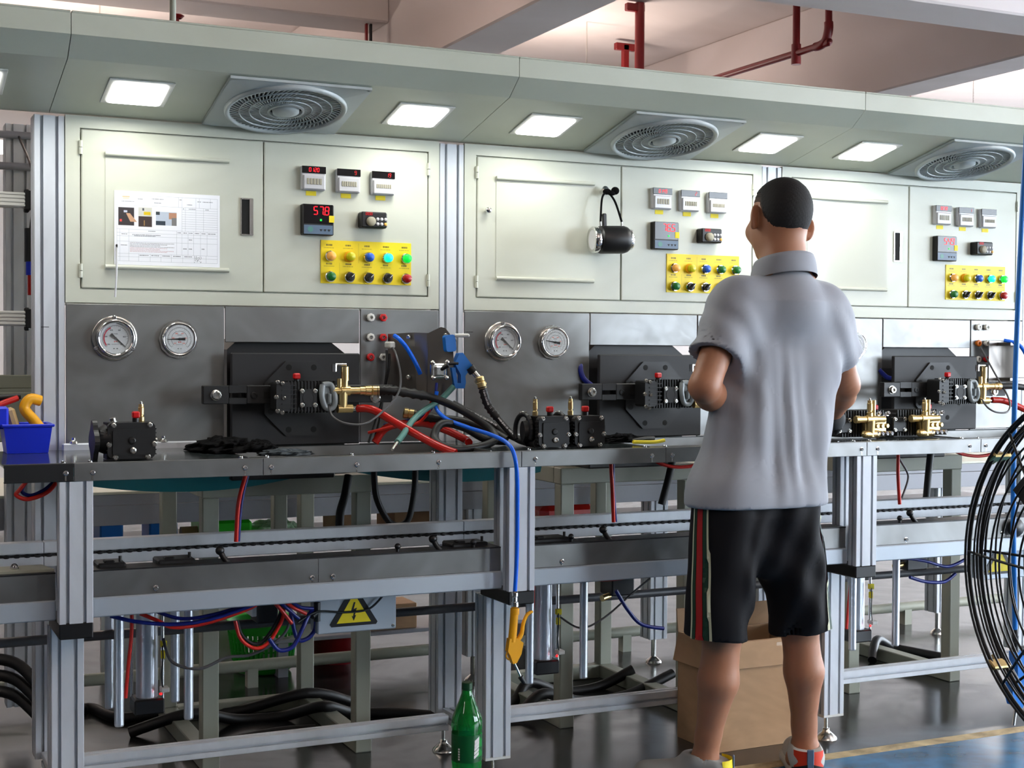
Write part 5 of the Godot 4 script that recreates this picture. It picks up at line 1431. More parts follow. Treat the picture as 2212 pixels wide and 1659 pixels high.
func wiring():
	# red and blue air tubes hanging under the conveyor and the worktops
	var red := [[V(0.125, 0.57, 0.37), V(0.208, 0.548, 0.375), V(0.302, 0.536, 0.38), V(0.387, 0.541, 0.38), V(0.497, 0.570, 0.38), V(0.53, 0.59, 0.38)]]
	hose("air_tube", [V(0.219, 0.575, 0.36), V(0.26, 0.556, 0.375), V(0.302, 0.536, 0.38), V(0.387, 0.541, 0.38), V(0.497, 0.570, 0.38), V(0.53, 0.588, 0.38)], 0.0052, M.thin_red, "red air tube sagging under the left conveyor rail", "tube", "red tubes under the conveyors")
	hose("air_tube", [V(0.14, 0.578, 0.38), V(0.208, 0.559, 0.39), V(0.302, 0.546, 0.39), V(0.387, 0.551, 0.39), V(0.49, 0.576, 0.39), V(0.53, 0.59, 0.39)], 0.0052, M.thin_blue, "dark blue air tube sagging beside the red one under the left conveyor rail", "tube", "blue tubes under the conveyors")
	hose("air_tube", [V(0.25, 0.582, 0.36), V(0.32, 0.556, 0.37), V(0.40, 0.56, 0.375), V(0.5, 0.583, 0.38)], 0.0048, M.thin_blue, "second dark blue air tube above the sagging pair at the left", "tube", "blue tubes under the conveyors")
	hose("air_tube", [V(0.470, 0.535, 0.35), V(0.485, 0.486, 0.352), V(0.523, 0.458, 0.354), V(0.561, 0.472, 0.354), V(0.60, 0.535, 0.352), V(0.6, 0.59, 0.35)], 0.0052, M.thin_red, "red air tube loop left of the warning sign box", "tube", "red tubes under the conveyors")
	hose("air_tube", [V(0.476, 0.535, 0.345), V(0.49, 0.494, 0.345), V(0.523, 0.468, 0.345), V(0.555, 0.48, 0.345), V(0.594, 0.54, 0.345), V(0.595, 0.59, 0.345)], 0.005, M.navy, "dark tube loop inside the red loop", "tube", "blue tubes under the conveyors")
	hose("air_tube", [V(0.56, 0.482, 0.36), V(0.587, 0.449, 0.36), V(0.625, 0.455, 0.36), V(0.651, 0.498, 0.36), V(0.67, 0.53, 0.35), V(0.69, 0.545, 0.33)], 0.006, M.thin_blue, "thick blue tube loop in front of the green basket", "tube", "blue tubes under the conveyors")
	hose("air_tube", [V(0.633, 0.56, 0.3), V(0.653, 0.469, 0.3), V(0.679, 0.459, 0.3), V(0.706, 0.484, 0.3), V(0.706, 0.539, 0.31)], 0.006, M.thin_blue, "blue tube loop ending at the black tee joint", "tube", "blue tubes under the conveyors")
	for i in 4:
		hose("air_tube", [V(0.56 + i * 0.016, 0.59, 0.37), V(0.585 + i * 0.018, 0.565, 0.375), V(0.62 + i * 0.02, 0.52 + i * 0.012, 0.37)], 0.0052, [M.thin_red, M.thin_blue, M.thin_red, M.thin_blue][i], ["first red tube of the bundle at the valve block", "first blue tube of the bundle at the valve block", "second red tube of the bundle at the valve block", "second blue tube of the bundle at the valve block"][i], "tube", "tube bundle at the valve block")
	var v := thing("valve_block", V(0.60, 0.55, 0.2), "black pneumatic valve block under the left conveyor, tubes plugged in", "valve")
	obj("body", span(-0.04, 0.02, -0.05, 0.045, -0.04, 0.04, 0.004), M.black_plastic, v)
	obj("end_plate", span(-0.055, -0.04, -0.03, 0.045, -0.035, 0.035, 0.002), M.aluminium, v)
	obj("fitting", cy(V(0.02, 0, 0.02), V(0.05, -0.01, 0.03), 0.008), M.brass, v)
	var tj := thing("tube_tee", V(0.703, 0.535, 0.33), "black tee fitting joining blue tubes beside the warning sign box", "fitting")
	obj("body", cy(V(0, -0.022, 0), V(0, 0.03, 0), 0.0095, 12), M.black_plastic, tj)
	obj("branch", cy(V(0, 0.004, 0), V(-0.018, -0.006, 0.012), 0.008, 12), M.black_plastic, tj)
	hose("sensor_cable", [V(0.302, 0.48, 0.238), V(0.317, 0.425, 0.28), V(0.385, 0.404, 0.3), V(0.460, 0.428, 0.3), V(0.523, 0.429, 0.3), V(0.588, 0.455, 0.3), V(0.627, 0.491, 0.3), V(0.64, 0.55, 0.3)], 0.0042, M.grey_cable, "grey sensor cable in a long wave under the left conveyor", "cable")
	hose("black_cable", [V(0.64, 0.52, 0.36), V(0.70, 0.542, 0.345), V(0.78, 0.535, 0.345), V(0.85, 0.54, 0.345), V(0.90, 0.585, 0.345)], 0.003, M.rubber, "thin black cable across the warning sign box", "cable")
	hose("air_tube", [V(0.515, 0.935, 0.3), V(0.508, 0.909, 0.3), V(0.491, 0.84, 0.3), V(0.485, 0.74, 0.3)], 0.006, M.thin_red, "red tube hanging from the left bench to the conveyor", "tube", "red tubes under the benches")
	hose("air_tube", [V(0.523, 0.935, 0.295), V(0.515, 0.909, 0.295), V(0.50, 0.84, 0.295), V(0.492, 0.74, 0.295)], 0.005, M.thin_blue, "blue tube close behind the red one under the left bench", "tube", "blue tubes under the benches")
	hose("air_tube", [V(-0.07, 0.935, 0.45), V(-0.086, 0.915, 0.45), V(-0.094, 0.902, 0.45), V(-0.067, 0.891, 0.45), V(-0.024, 0.905, 0.45), V(0.0, 0.93, 0.45)], 0.0052, M.thin_red, "short red tube loop under the left bench end", "tube", "red tubes under the benches")
	hose("air_tube", [V(-0.07, 0.935, 0.44), V(-0.08, 0.91, 0.44), V(-0.06, 0.899, 0.44), V(-0.03, 0.91, 0.44), V(-0.005, 0.93, 0.44)], 0.0048, M.thin_blue, "short blue tube loop under the left bench end", "tube", "blue tubes under the benches")
	hose("air_tube", [V(1.64, 0.935, 0.3), V(1.64, 0.907, 0.3), V(1.645, 0.84, 0.3), V(1.65, 0.74, 0.3)], 0.006, M.thin_red, "red tube hanging from the middle bench to the conveyor", "tube", "red tubes under the benches")
	hose("air_tube", [V(1.65, 0.935, 0.295), V(1.65, 0.907, 0.295), V(1.652, 0.84, 0.295), V(1.66, 0.74, 0.295)], 0.005, M.thin_blue, "blue tube close behind the red one under the middle bench", "tube", "blue tubes under the benches")
	hose("air_tube", [V(1.72, 0.935, 0.42), V(1.75, 0.922, 0.42), V(1.80, 0.913, 0.42), V(1.86, 0.916, 0.42), V(1.90, 0.935, 0.42)], 0.0055, M.thin_red, "red tube sagging under the edge of the middle bench", "tube", "red tubes under the benches")
	hose("air_tube", [V(2.744, 0.935, 0.3), V(2.744, 0.906, 0.3), V(2.745, 0.84, 0.3), V(2.753, 0.75, 0.3)], 0.006, M.thin_red, "red tube hanging from the right bench to the conveyor", "tube", "red tubes under the benches")
	hose("air_tube", [V(2.75, 0.935, 0.296), V(2.752, 0.906, 0.296), V(2.785, 0.86, 0.296), V(2.79, 0.83, 0.296), V(2.765, 0.77, 0.296)], 0.0035, M.grey_cable, "thin grey cable bowed beside the red tube under the right bench", "cable")
	hose("air_tube", [V(2.88, 0.935, 0.42), V(2.92, 0.922, 0.42), V(2.98, 0.915, 0.42), V(3.04, 0.92, 0.42), V(3.09, 0.935, 0.42)], 0.0055, M.thin_red, "red tube sagging under the edge of the right bench", "tube", "red tubes under the benches")
	hose("air_tube", [V(1.43, 0.59, 0.36), V(1.5, 0.584, 0.37), V(1.6, 0.58, 0.38), V(1.7, 0.585, 0.38), V(1.78, 0.585, 0.38)], 0.0055, M.thin_red, "red tube stretched under the middle conveyor rail", "tube", "red tubes under the conveyors")
	hose("air_tube", [V(1.6, 0.592, 0.37), V(1.7, 0.59, 0.375), V(1.8, 0.588, 0.38)], 0.005, M.thin_blue, "blue tube stretched under the middle conveyor rail", "tube", "blue tubes under the conveyors")
	hose("air_tube", [V(1.66, 0.53, 0.3), V(1.7, 0.47, 0.3), V(1.75, 0.42, 0.3), V(1.83, 0.40, 0.3)], 0.006, M.thin_blue, "blue tube sloping down towards the cardboard box", "tube", "blue tubes under the conveyors")
	hose("sensor_cable", [V(1.5, 0.45, 0.24), V(1.55, 0.42, 0.28), V(1.62, 0.45, 0.3), V(1.72, 0.52, 0.3), V(1.78, 0.56, 0.3)], 0.003, M.grey_cable, "thin grey cable rising to the right under the middle conveyor", "cable")
	var v2 := thing("valve_block", V(1.72, 0.53, 0.2), "black pneumatic valve block under the middle conveyor, left of the worker", "valve")
	obj("body", span(-0.04, 0.04, -0.03, 0.055, -0.04, 0.04, 0.004), M.black_plastic, v2)
	obj("fitting", cy(V(-0.04, -0.03, 0.02), V(-0.07, -0.035, 0.03), 0.01), M.brass, v2)
	hose("air_tube", [V(2.5, 0.57, 0.35), V(2.58, 0.586, 0.36), V(2.7, 0.585, 0.36), V(2.82, 0.578, 0.36), V(2.95, 0.588, 0.36)], 0.0055, M.thin_red, "red tube under the right conveyor rail", "tube", "red tubes under the conveyors")
	hose("air_tube", [V(2.5, 0.56, 0.36), V(2.58, 0.578, 0.37), V(2.7, 0.58, 0.37), V(2.8, 0.565, 0.37), V(2.9, 0.54, 0.37), V(2.98, 0.56, 0.37)], 0.0055, M.thin_blue, "blue tube under the right conveyor rail", "tube", "blue tubes under the conveyors")
	hose("air_tube", [V(2.8, 0.5, 0.3), V(2.87, 0.48, 0.3), V(2.95, 0.475, 0.3), V(3.0, 0.5, 0.3)], 0.006, M.thin_blue, "thick blue tube drooping under the right conveyor", "tube", "blue tubes under the conveyors")
	var v3 := thing("valve_block", V(2.88, 0.54, 0.2), "black pneumatic valve block under the right conveyor", "valve")
	obj("body", span(-0.04, 0.05, -0.03, 0.05, -0.04, 0.04, 0.004), M.black_plastic, v3)
	obj("fitting", cy(V(-0.04, -0.01, 0.02), V(-0.09, -0.012, 0.03), 0.009), M.brass, v3)
	hose("black_hose", [V(0.949, 0.94, 0.1), V(0.949, 0.891, 0.1), V(0.959, 0.815, 0.1), V(1.003, 0.744, 0.1), V(1.055, 0.749, 0.1), V(1.077, 0.839, 0.1), V(1.080, 0.94, 0.1)], 0.0095, M.rubber, "black hose hanging in a deep loop under the left bench", "hose")
	hose("black_hose", [V(0.91, 0.88, -0.02), V(0.892, 0.822, 0.0), V(0.877, 0.767, 0.0), V(0.876, 0.69, 0.0)], 0.013, M.rubber, "thick black hose dropping between the stand legs", "hose")
	hose("black_hose", [V(2.05, 0.94, 0.0), V(2.03, 0.85, 0.0), V(2.0, 0.75, 0.0)], 0.013, M.rubber, "thick black hose slanting down left of the worker", "hose")
	hose("black_hose", [V(3.15, 0.9, 0.0), V(3.14, 0.82, 0.0), V(3.13, 0.72, 0.0)], 0.013, M.rubber, "thick black hose under the right bench", "hose")
	for q in [[-0.4, 3.4]]:
		tag(obj("air_pipe", cy(V(q[0], 0.475, 0.1), V(q[1], 0.475, 0.1), 0.0135, 16), M.grey_cable), "dark grey air pipe running along under all conveyors", "pipe")
	# terminal box with the warning sign
	var e := thing("terminal_box", V(0.83, 0.44, 0.3), "pale grey terminal box with yellow high voltage warning triangle", "box")
	obj("box", span(-0.125, 0.105, 0.035, 0.158, -0.04, 0.03, 0.003), M.alu_face, e)
	var tri := [Vector2(-0.068, 0.0), Vector2(0.062, 0.0), Vector2(0.0665, 0.007), Vector2(0.003, 0.107), Vector2(-0.009, 0.107), Vector2(-0.0725, 0.007)]
	obj("sign_border", pm(tri, 0.03, 0.032, Transform3D(Basis(), V(-0.018, 0.053, 0))), M.black_plastic, e)
	obj("sign_face", pm([Vector2(-0.053, 0.009), Vector2(0.047, 0.009), Vector2(-0.003, 0.091)], 0.032, 0.0328, Transform3D(Basis(), V(-0.018, 0.053, 0))), M.yellow_plate, e)
	obj("lightning_bolt", pm([Vector2(-0.004, 0.066), Vector2(-0.013, 0.038), Vector2(-0.003, 0.042), Vector2(-0.006, 0.026), Vector2(-0.010, 0.028), Vector2(-0.004, 0.014), Vector2(0.003, 0.03), Vector2(-0.001, 0.029), Vector2(0.005, 0.05), Vector2(-0.004, 0.047), Vector2(0.001, 0.066)], 0.0328, 0.0334, Transform3D(Basis(), V(-0.018, 0.053, 0))), M.black_plastic, e)
	var m := MB.new(); bolt(m, V(0.095, 0.045, 0.03), V(0, 0, 1), 0.004, 0.002); obj("screw", m, M.bright_steel, e)
	var e2 := thing("terminal_box", V(3.2, 0.44, 0.3), "pale grey terminal box with warning triangle behind the fan cage", "box")
	obj("box", span(-0.1, 0.13, 0.035, 0.158, -0.04, 0.03, 0.003), M.alu_face, e2)
	obj("sign_border", pm(tri, 0.03, 0.032, Transform3D(Basis(), V(-0.03, 0.053, 0))), M.black_plastic, e2)
	obj("sign_face", pm([Vector2(-0.053, 0.009), Vector2(0.047, 0.009), Vector2(-0.003, 0.091)], 0.032, 0.0328, Transform3D(Basis(), V(-0.03, 0.053, 0))), M.yellow_plate, e2)
	# black hoses on the floor behind the frames
	var fl := [[V(0.15, 0.02, -0.8), V(0.285, 0.014, -0.98), V(0.36, 0.014, -0.80), V(0.55, 0.014, -0.80), V(0.723, 0.014, -0.72), V(0.973, 0.07, -0.66), V(1.145, 0.014, -0.71)], [V(0.36, 0.014, -0.6), V(0.55, 0.065, -0.56), V(0.72, 0.014, -0.62), V(0.868, 0.014, -0.6), V(0.97, 0.07, -0.46), V(1.103, 0.014, -0.55), V(1.231, 0.014, -0.49), V(1.36, 0.014, -0.38)], [V(0.624, 0.014, -0.371), V(0.802, 0.014, -0.415), V(0.925, 0.014, -0.40)], [V(1.55, 0.014, -0.38), V(1.665, 0.02, -0.441), V(1.75, 0.07, -0.49), V(1.9, 0.014, -0.53), V(2.07, 0.014, -0.55), V(2.2, 0.07, -0.53)], [V(1.5, 0.014, -0.27), V(1.62, 0.02, -0.30), V(1.72, 0.07, -0.32), V(1.907, 0.014, -0.37), V(2.094, 0.014, -0.39), V(2.3, 0.07, -0.41)], [V(3.3, 0.014, -0.5), V(3.406, 0.07, -0.6), V(3.55, 0.014, -0.66), V(3.606, 0.014, -0.421)]]
	for i in 6:
		hose("floor_hose", fl[i], 0.0185 if i != 2 else 0.015, M.rubber, ["black floor hose lying farthest back behind the left frame", "black floor hose crossing in front of the farthest one at the left", "short black floor hose nearest the left lower rail", "black floor hose farther back behind the middle frame", "black floor hose nearer the middle lower rail", "black floor hose curving behind the right frame"][i], "hose", "black hoses on the floor")
	for i in 3: hose("floor_hose", [V(-0.3, 0.18 + i * 0.05, -0.6), V(-0.05, 0.19 + i * 0.05, -0.6), V(0.05, 0.14 + i * 0.05, -0.5), V(0.13, 0.02 + i * 0.03, -0.35)], 0.018, M.rubber, ["lowest black hose bending down at the left edge", "middle black hose bending down at the left edge", "upper black hose bending down at the left edge"][i], "hose", "black hoses at the left edge")


func background():
	# second line of benches standing behind the first, back to back
	var t := thing("rear_bench", V(0, 0, -0.82), "long pale bench of the line behind, seen under the worktops", "bench")
	obj("worktop", span(-1.4, 4.6, 0.768, 0.778, -0.7, 0.0, 0.002), M.rear_top, t)
	obj("apron", span(-1.4, 4.6, 0.733, 0.768, -0.02, -0.002, 0.001), M.rear_grey, t)
	obj("apron", span(-1.4, 4.6, 0.664, 0.731, -0.02, 0.0, 0.001), M.rear_grey, t)
	for x in [-0.95, 1.70, 2.50, 3.13, 3.98]:
		obj("rear_post", profile_bar(V(x, 0.1, -0.065), V(x, 0.768, -0.065), 0.08, 0.08), M.aluminium, t)
		obj("foot", lt(V(x, 0.0, -0.065), V(0, 1, 0), [Vector2(0.034, 0), Vector2(0.03, 0.008), Vector2(0.01, 0.024), Vector2(0.01, 0.1), Vector2(0, 0.1)], 16), M.bright_steel, t)
	obj("rear_post", profile_bar(V(0.036, 0.1, 0.045), V(0.036, 1.98, 0.045), 0.08, 0.08), M.aluminium, t)
	obj("shelf_rail", span(-1.4, 4.6, 0.42, 0.46, -0.16, -0.11, 0.002), M.rear_grey, t)
	obj("lower_tube", cy(V(-1.4, 0.08, -0.3), V(4.6, 0.08, -0.3), 0.022, 14), M.stand_paint, t)
	for x in [-0.6, 0.9, 2.5, 4.0]: obj("tube_stand", span(x - 0.02, x + 0.02, 0, 0.07, -0.32, -0.28), M.stand_paint, t)
	for y in [1.942, 1.842]: obj("cross_bar", cy(V(-1.4, y, 0.1), V(0.2, y, 0.1), 0.012, 14), M.rear_grey, t)
	# teal sheet hanging under the bench
	var m := MB.new()
	m.grid(40, 6, func(u: float, v: float) -> Vector3: return V(u * 1.5, -0.055 * sin(PI * fmod(u * 1.7 + 0.1, 1.0)) * (1.0 - v) + 0.05 * v, 0.008 * sin(u * 23.0) + 0.04 * v))
	var s := obj("teal_sheet", m, M.teal_sheet); s.position = V(0.1, 0.895, -0.10)
	tag(s, "teal plastic sheet sagging under the left bench", "plastic sheet")
	# crates, cartons and bags
	var c := thing("crate", V(0.78, 0.601, -1.06), "bright green crate with clear bag on the shelf behind the left stand", "crate")
	obj("tub", span(-0.1, 0.08, -0.03, 0.045, -0.1, 0.1, 0.01), M.lime_plastic, c)
	cloth_heap(V(0.96, 0.571, -1.06), V(0.11, 0.055, 0.08), 51, M.bag_plastic, "plastic_bag", "pale green plastic bag beside the bright green crate", "bag")
	tag(obj("crate", span(0.33, 0.41, 0.571, 0.65, -1.15, -1.0, 0.006), M.blue_gun), "blue crate behind the left lift cylinder", "crate")
	tag(obj("crate", span(0.50, 0.60, 0.571, 0.65, -1.15, -1.0, 0.006), M.blue_gun), "blue crate left of the bright green crate", "crate")
	tag(obj("shelf_board", span(-1.4, 4.6, 0.55, 0.57, -1.4, -0.985), M.rear_grey), "long grey shelf board under the rear bench", "shelf")
	var bq := [[1.2, 1.31, 0.57, 0.66, "brown carton behind the hanging black loop"], [1.42, 1.62, 0.57, 0.65, "wide brown carton left of the rear post"], [1.70, 1.95, 0.57, 0.64, "white carton under the middle bench"]]
	for q in bq: tag(obj("carton", span(q[0], q[1], q[2] + 0.001, q[3], -1.2, -1.0, 0.003), M.cardboard if q[0] < 1.7 else M.white_plastic), q[4], "carton", "cartons on the rear shelf")
	tag(obj("carton", span(1.36, 1.60, 0.15, 0.25, -1.38, -1.22, 0.003), M.cardboard), "brown carton low behind the left frame's right end", "carton", "cartons on the rear shelf")
	tag(obj("carton_shelf", span(1.0, 2.2, 0.135, 0.15, -1.5, -1.2, 0.002), M.rear_grey), "low grey shelf carrying cartons at the back", "shelf")
	for q in [1.05, 2.15]: tag(obj("shelf_support", span(q - 0.02, q + 0.02, 0, 0.135, -1.48, -1.22), M.rear_grey), "grey support %s the low carton shelf" % ("at the left of" if q < 2 else "at the right of"), "support")
	tag(obj("carton", span(1.72, 1.95, 0.15, 0.22, -1.38, -1.22, 0.003), M.cardboard), "flat brown carton right of the low one at the back", "carton", "cartons on the rear shelf")
	tag(obj("red_mesh_bag", span(2.05, 2.3, 0.571, 0.65, -1.15, -1.0, 0.03), M.red_hose), "red mesh sack under the middle bench beside the worker", "sack")
	tag(obj("paper_roll", cy(V(0.62, 0.596, -1.05), V(0.72, 0.596, -1.05), 0.025, 20), M.beige_plastic), "small beige roll on the shelf behind the left stand", "roll")
	# green laundry basket with slots
	var g := thing("basket", V(1.01, 0.0, -1.37), "green slotted plastic basket on the floor behind the left stand", "basket")
	m = MB.new()
	var pr := [Vector2(0.10, 0.0), Vector2(0.112, 0.01), Vector2(0.135, 0.2)]
	m.lathe([Vector2(0.0, 0.004), Vector2(0.10, 0.002), Vector2(0.112, 0.012), Vector2(0.115, 0.05)], 40, true)
	m.lathe([Vector2(0.131, 0.16), Vector2(0.136, 0.2), Vector2(0.142, 0.205), Vector2(0.138, 0.21), Vector2(0.131, 0.2)], 40, true)
	obj("shell", m, M.green_plastic, g)
	m = MB.new()
	for i in 40:
		var a := TAU * i / 40
		m.cyl(V(0.115 * cos(a), 0.05, 0.115 * sin(a)), V(0.131 * cos(a), 0.162, 0.131 * sin(a)), 0.0062, -1, 6, false)
	for y in [0.09, 0.125]: m.lathe([Vector2(0.117 + (y - 0.05) * 0.14, y), Vector2(0.119 + (y - 0.05) * 0.14, y + 0.006)], 40)
	var ri := obj("slats", m, M.green_plastic, g)
	ri.set_meta("kind", "stuff")
	tag(obj("white_board", span(0.42, 1.0, 0.0, 0.24, -1.58, -1.56, 0.002), M.white_plastic), "white board leaning behind the green basket", "board")
	tag(obj("red_tub", lt(V(1.33, 0.0, -1.44), V(0, 1, 0), [Vector2(0.10, 0), Vector2(0.13, 0.22), Vector2(0.12, 0.22), Vector2(0, 0.02)], 24), M.red_pipe), "dark red tub beside the green basket", "tub")
	# things at the far left, behind the left post
	t = thing("linear_rail", V(0.0, 1.676, -0.12), "upper white ribbed rail with black end clamp at the left edge", "rail", "white rails at the left edge")
	m = span(-1.2, -0.01, -0.02, 0.022, -0.04, -0.005, 0.002)
	for i in 4: m.box(V(-0.6, -0.014 + i * 0.0105, -0.005), V(1.18, 0.004, 0.004))
	obj("rail", m, M.white_plastic, t)
	m = span(-0.01, 0.008, -0.026, 0.028, -0.045, 0.0, 0.002); m.box(V(-0.005, 0.026, -0.02), V(0.014, 0.012, 0.02), 0.003); m.box(V(-0.005, -0.027, -0.02), V(0.014, 0.012, 0.02), 0.003)
	obj("end_clamp", m, M.black_plastic, t)
	var t2 := t.duplicate() as Node3D
	t2.name = numbered("linear_rail"); add_child(t2); t2.position.y = 1.343
	t2.set_meta("label", "lower white ribbed rail with black end clamp at the left edge")
	t = thing("parts_tray", V(-0.15, 1.137, -0.5), "grey green tray behind the blue bin at the left edge", "tray")
	obj("front", span(-0.3, 0.2, 0.0, 0.042, -0.006, 0.006, 0.003), M.stand_paint, t)
	obj("board", span(-0.3, 0.2, -0.16, -0.01, 0.05, 0.062, 0.003), M.stand_paint, t)
	obj("floor", span(-0.3, 0.2, -0.012, 0.0, -0.1, 0.05), M.stand_paint, t)
	obj("support", span(-0.3, -0.26, -0.34, -0.012, -0.08, -0.02), M.stand_paint, t)
	t = thing("hanging_driver", V(0.035, 1.42, -0.4), "black and blue power screwdriver hanging behind the left post", "screwdriver")
	obj("body", cy(V(0, 0.1, 0), V(0, 0.2, 0), 0.018, 14), M.black_plastic, t)
	obj("grip", cy(V(0, 0.06, 0), V(0, 0.1, 0), 0.014, 14), M.blue_bin, t)
	obj("tip", cy(V(0, 0.0, 0), V(0, 0.06, 0), 0.009, 12), M.red_hose, t)
	obj("cord", tb([V(0, 0.2, 0), V(0.01, 0.35, 0), V(0, 0.515, -0.31)], 0.004, 8), M.rubber, t)


func details():
	pumps()
	hoses()
	gun_holder()
	small_things()
	wiring()
	background()
	foreground()
	person()


func foreground():
	# green drink bottle in front of the middle leg
	var t := thing("bottle", V(1.09, 0.0, 0.477), "green plastic drink bottle on the floor before the frame leg", "bottle")
	obj("bottle", lt(Vector3.ZERO, V(0, 1, 0), [Vector2(0.0, 0.006), Vector2(0.026, 0.0), Vector2(0.037, 0.008), Vector2(0.0405, 0.03), Vector2(0.0395, 0.05), Vector2(0.042, 0.07), Vector2(0.0405, 0.1), Vector2(0.0425, 0.12), Vector2(0.0425, 0.205), Vector2(0.0435, 0.222), Vector2(0.042, 0.24), Vector2(0.034, 0.262), Vector2(0.022, 0.29), Vector2(0.0145, 0.312), Vector2(0.0125, 0.322), Vector2(0.0125, 0.335), Vector2(0, 0.335)], 40, true), M.bottle_green, t)
	obj("cap", lt(V(0, 0.319, 0), V(0, 1, 0), [Vector2(0.014, 0), Vector2(0.0152, 0.002), Vector2(0.015, 0.019), Vector2(0.0135, 0.021), Vector2(0, 0.021)], 28), M.bottle_cap, t)
	obj("label", lt(Vector3.ZERO, V(0, 1, 0), [Vector2(0.0433, 0.125), Vector2(0.0433, 0.2)], 40), M.label_green, t)
	var m := MB.new()
	for q in [[0.0, 0.165, 0.13, 0.196], [0.0, 0.14, 0.13, 0.163]]:
		for i in 8:
			var a0: float = -0.55 + i * 0.085
			var a1 := a0 + 0.086
			m.face([V(0.0436 * sin(a0 + 0.75), q[1], 0.0436 * cos(a0 + 0.75)), V(0.0436 * sin(a1 + 0.75), q[1], 0.0436 * cos(a1 + 0.75)), V(0.0436 * sin(a1 + 0.75), q[3] - 0.003 * absf(i - 3), 0.0436 * cos(a1 + 0.75)), V(0.0436 * sin(a0 + 0.75), q[3] - 0.003 * absf(i - 3), 0.0436 * cos(a0 + 0.75))])
	obj("label_field", m, M.label_bright, t)
	m = MB.new()
	for r in 5:
		for i in 5:
			var a0: float = 0.12 + i * 0.075 - r * 0.012
			var a1 := a0 + 0.078
			var y := 0.186 - r * 0.0105 + i * 0.002
			var hh := 0.0085 if r > 1 else 0.0098
			m.face([V(0.0439 * sin(a0), y - hh, 0.0439 * cos(a0)), V(0.0439 * sin(a1), y - hh + 0.002, 0.0439 * cos(a1)), V(0.0439 * sin(a1), y + 0.002, 0.0439 * cos(a1)), V(0.0439 * sin(a0), y, 0.0439 * cos(a0))])
	obj("label_stripes", m, M.white_plastic, t)
	m = MB.new()
	for r in 5:
		var a0 := -0.98
		m.face([V(0.0437 * sin(a0), 0.132 + r * 0.007, 0.0437 * cos(a0)), V(0.0437 * sin(a0 + 0.12), 0.132 + r * 0.007, 0.0437 * cos(a0 + 0.12)), V(0.0437 * sin(a0 + 0.12), 0.137 + r * 0.007, 0.0437 * cos(a0 + 0.12)), V(0.0437 * sin(a0), 0.137 + r * 0.007, 0.0437 * cos(a0))])
	obj("label_mark", m, M.white_plastic, t)
	# open cardboard box between the worker's legs and the frame
	var b := thing("cardboard_box", V(2.0, 0.0, 0.34), "open cardboard box on the floor behind the worker's legs", "box")
	b.rotation.y = 0.03
	var w := 0.37
	var d := 0.22
	var h := 0.345
	obj("front_panel", span(0, w, 0, h, -0.004, 0, 0.001), M.cardboard, b)
	obj("back_panel", span(0, w, 0, h, -d, -d + 0.004, 0.001), M.cardboard, b)
	obj("side_panel", span(0, 0.004, 0, h, -d + 0.004, -0.004, 0.001), M.cardboard, b)
	obj("side_panel", span(w - 0.004, w, 0, h, -d + 0.004, -0.004, 0.001), M.cardboard, b)
	obj("bottom_panel", span(0.004, w - 0.004, 0.0, 0.004, -d + 0.004, -0.004), M.cardboard, b)
	var f := obj("front_flap", span(0.0, w, -0.085, 0.0, -0.002, 0.002, 0.001), M.cardboard, b)
	f.position = V(0, h, 0.006); f.rotation.x = -0.06
	f = obj("back_flap", span(0.0, w, 0.0, 0.075, -0.002, 0.002, 0.001), M.cardboard, b)
	f.position = V(0, h, -d); f.rotation.x = -0.15
	f = obj("side_flap", span(-0.002, 0.002, -0.09, 0.0, -d + 0.01, -0.01, 0.001), M.cardboard, b)
	f.position = V(-0.004, h, 0); f.rotation.z = -0.22
	obj("tape_strip", span(0.225, 0.262, h - 0.07, h - 0.012, 0.0088, 0.0094), M.tape, b)
	# blue air hose and hand piece hanging at the right edge
	t = thing("hanging_air_hose", V(2.82, 0.0, 0.75), "straight blue air hose hanging down at the right edge with a blue hand piece", "hose")
	obj("hose", tb([V(0.12, 4.0, 0.0), V(0.045, 2.2, 0.0), V(0.019, 1.7, 0.0), V(0.0, 1.2, 0), V(-0.002, 0.8, 0), V(0.012, 0.40, 0)], 0.0085, 12), M.blue_gun, t)
	obj("coupler", lt(V(0.013, 0.33, 0), V(0, 1, 0), [Vector2(0.011, 0), Vector2(0.011, 0.03), Vector2(0.009, 0.033), Vector2(0.011, 0.05), Vector2(0.008, 0.075)], 14), M.black_plastic, t)
	obj("hand_piece", pm([Vector2(0.005, 0.33), Vector2(0.045, 0.33), Vector2(0.05, 0.2), Vector2(0.03, 0.155), Vector2(0.0, 0.165), Vector2(-0.012, 0.2), Vector2(-0.012, 0.235), Vector2(0.01, 0.24)], -0.018, 0.018), M.blue_gun, t)
	obj("nozzle", cy(V(0.02, 0.16, 0), V(0.01, 0.10, 0.0), 0.006, 10), M.bright_steel, t)
	fan()


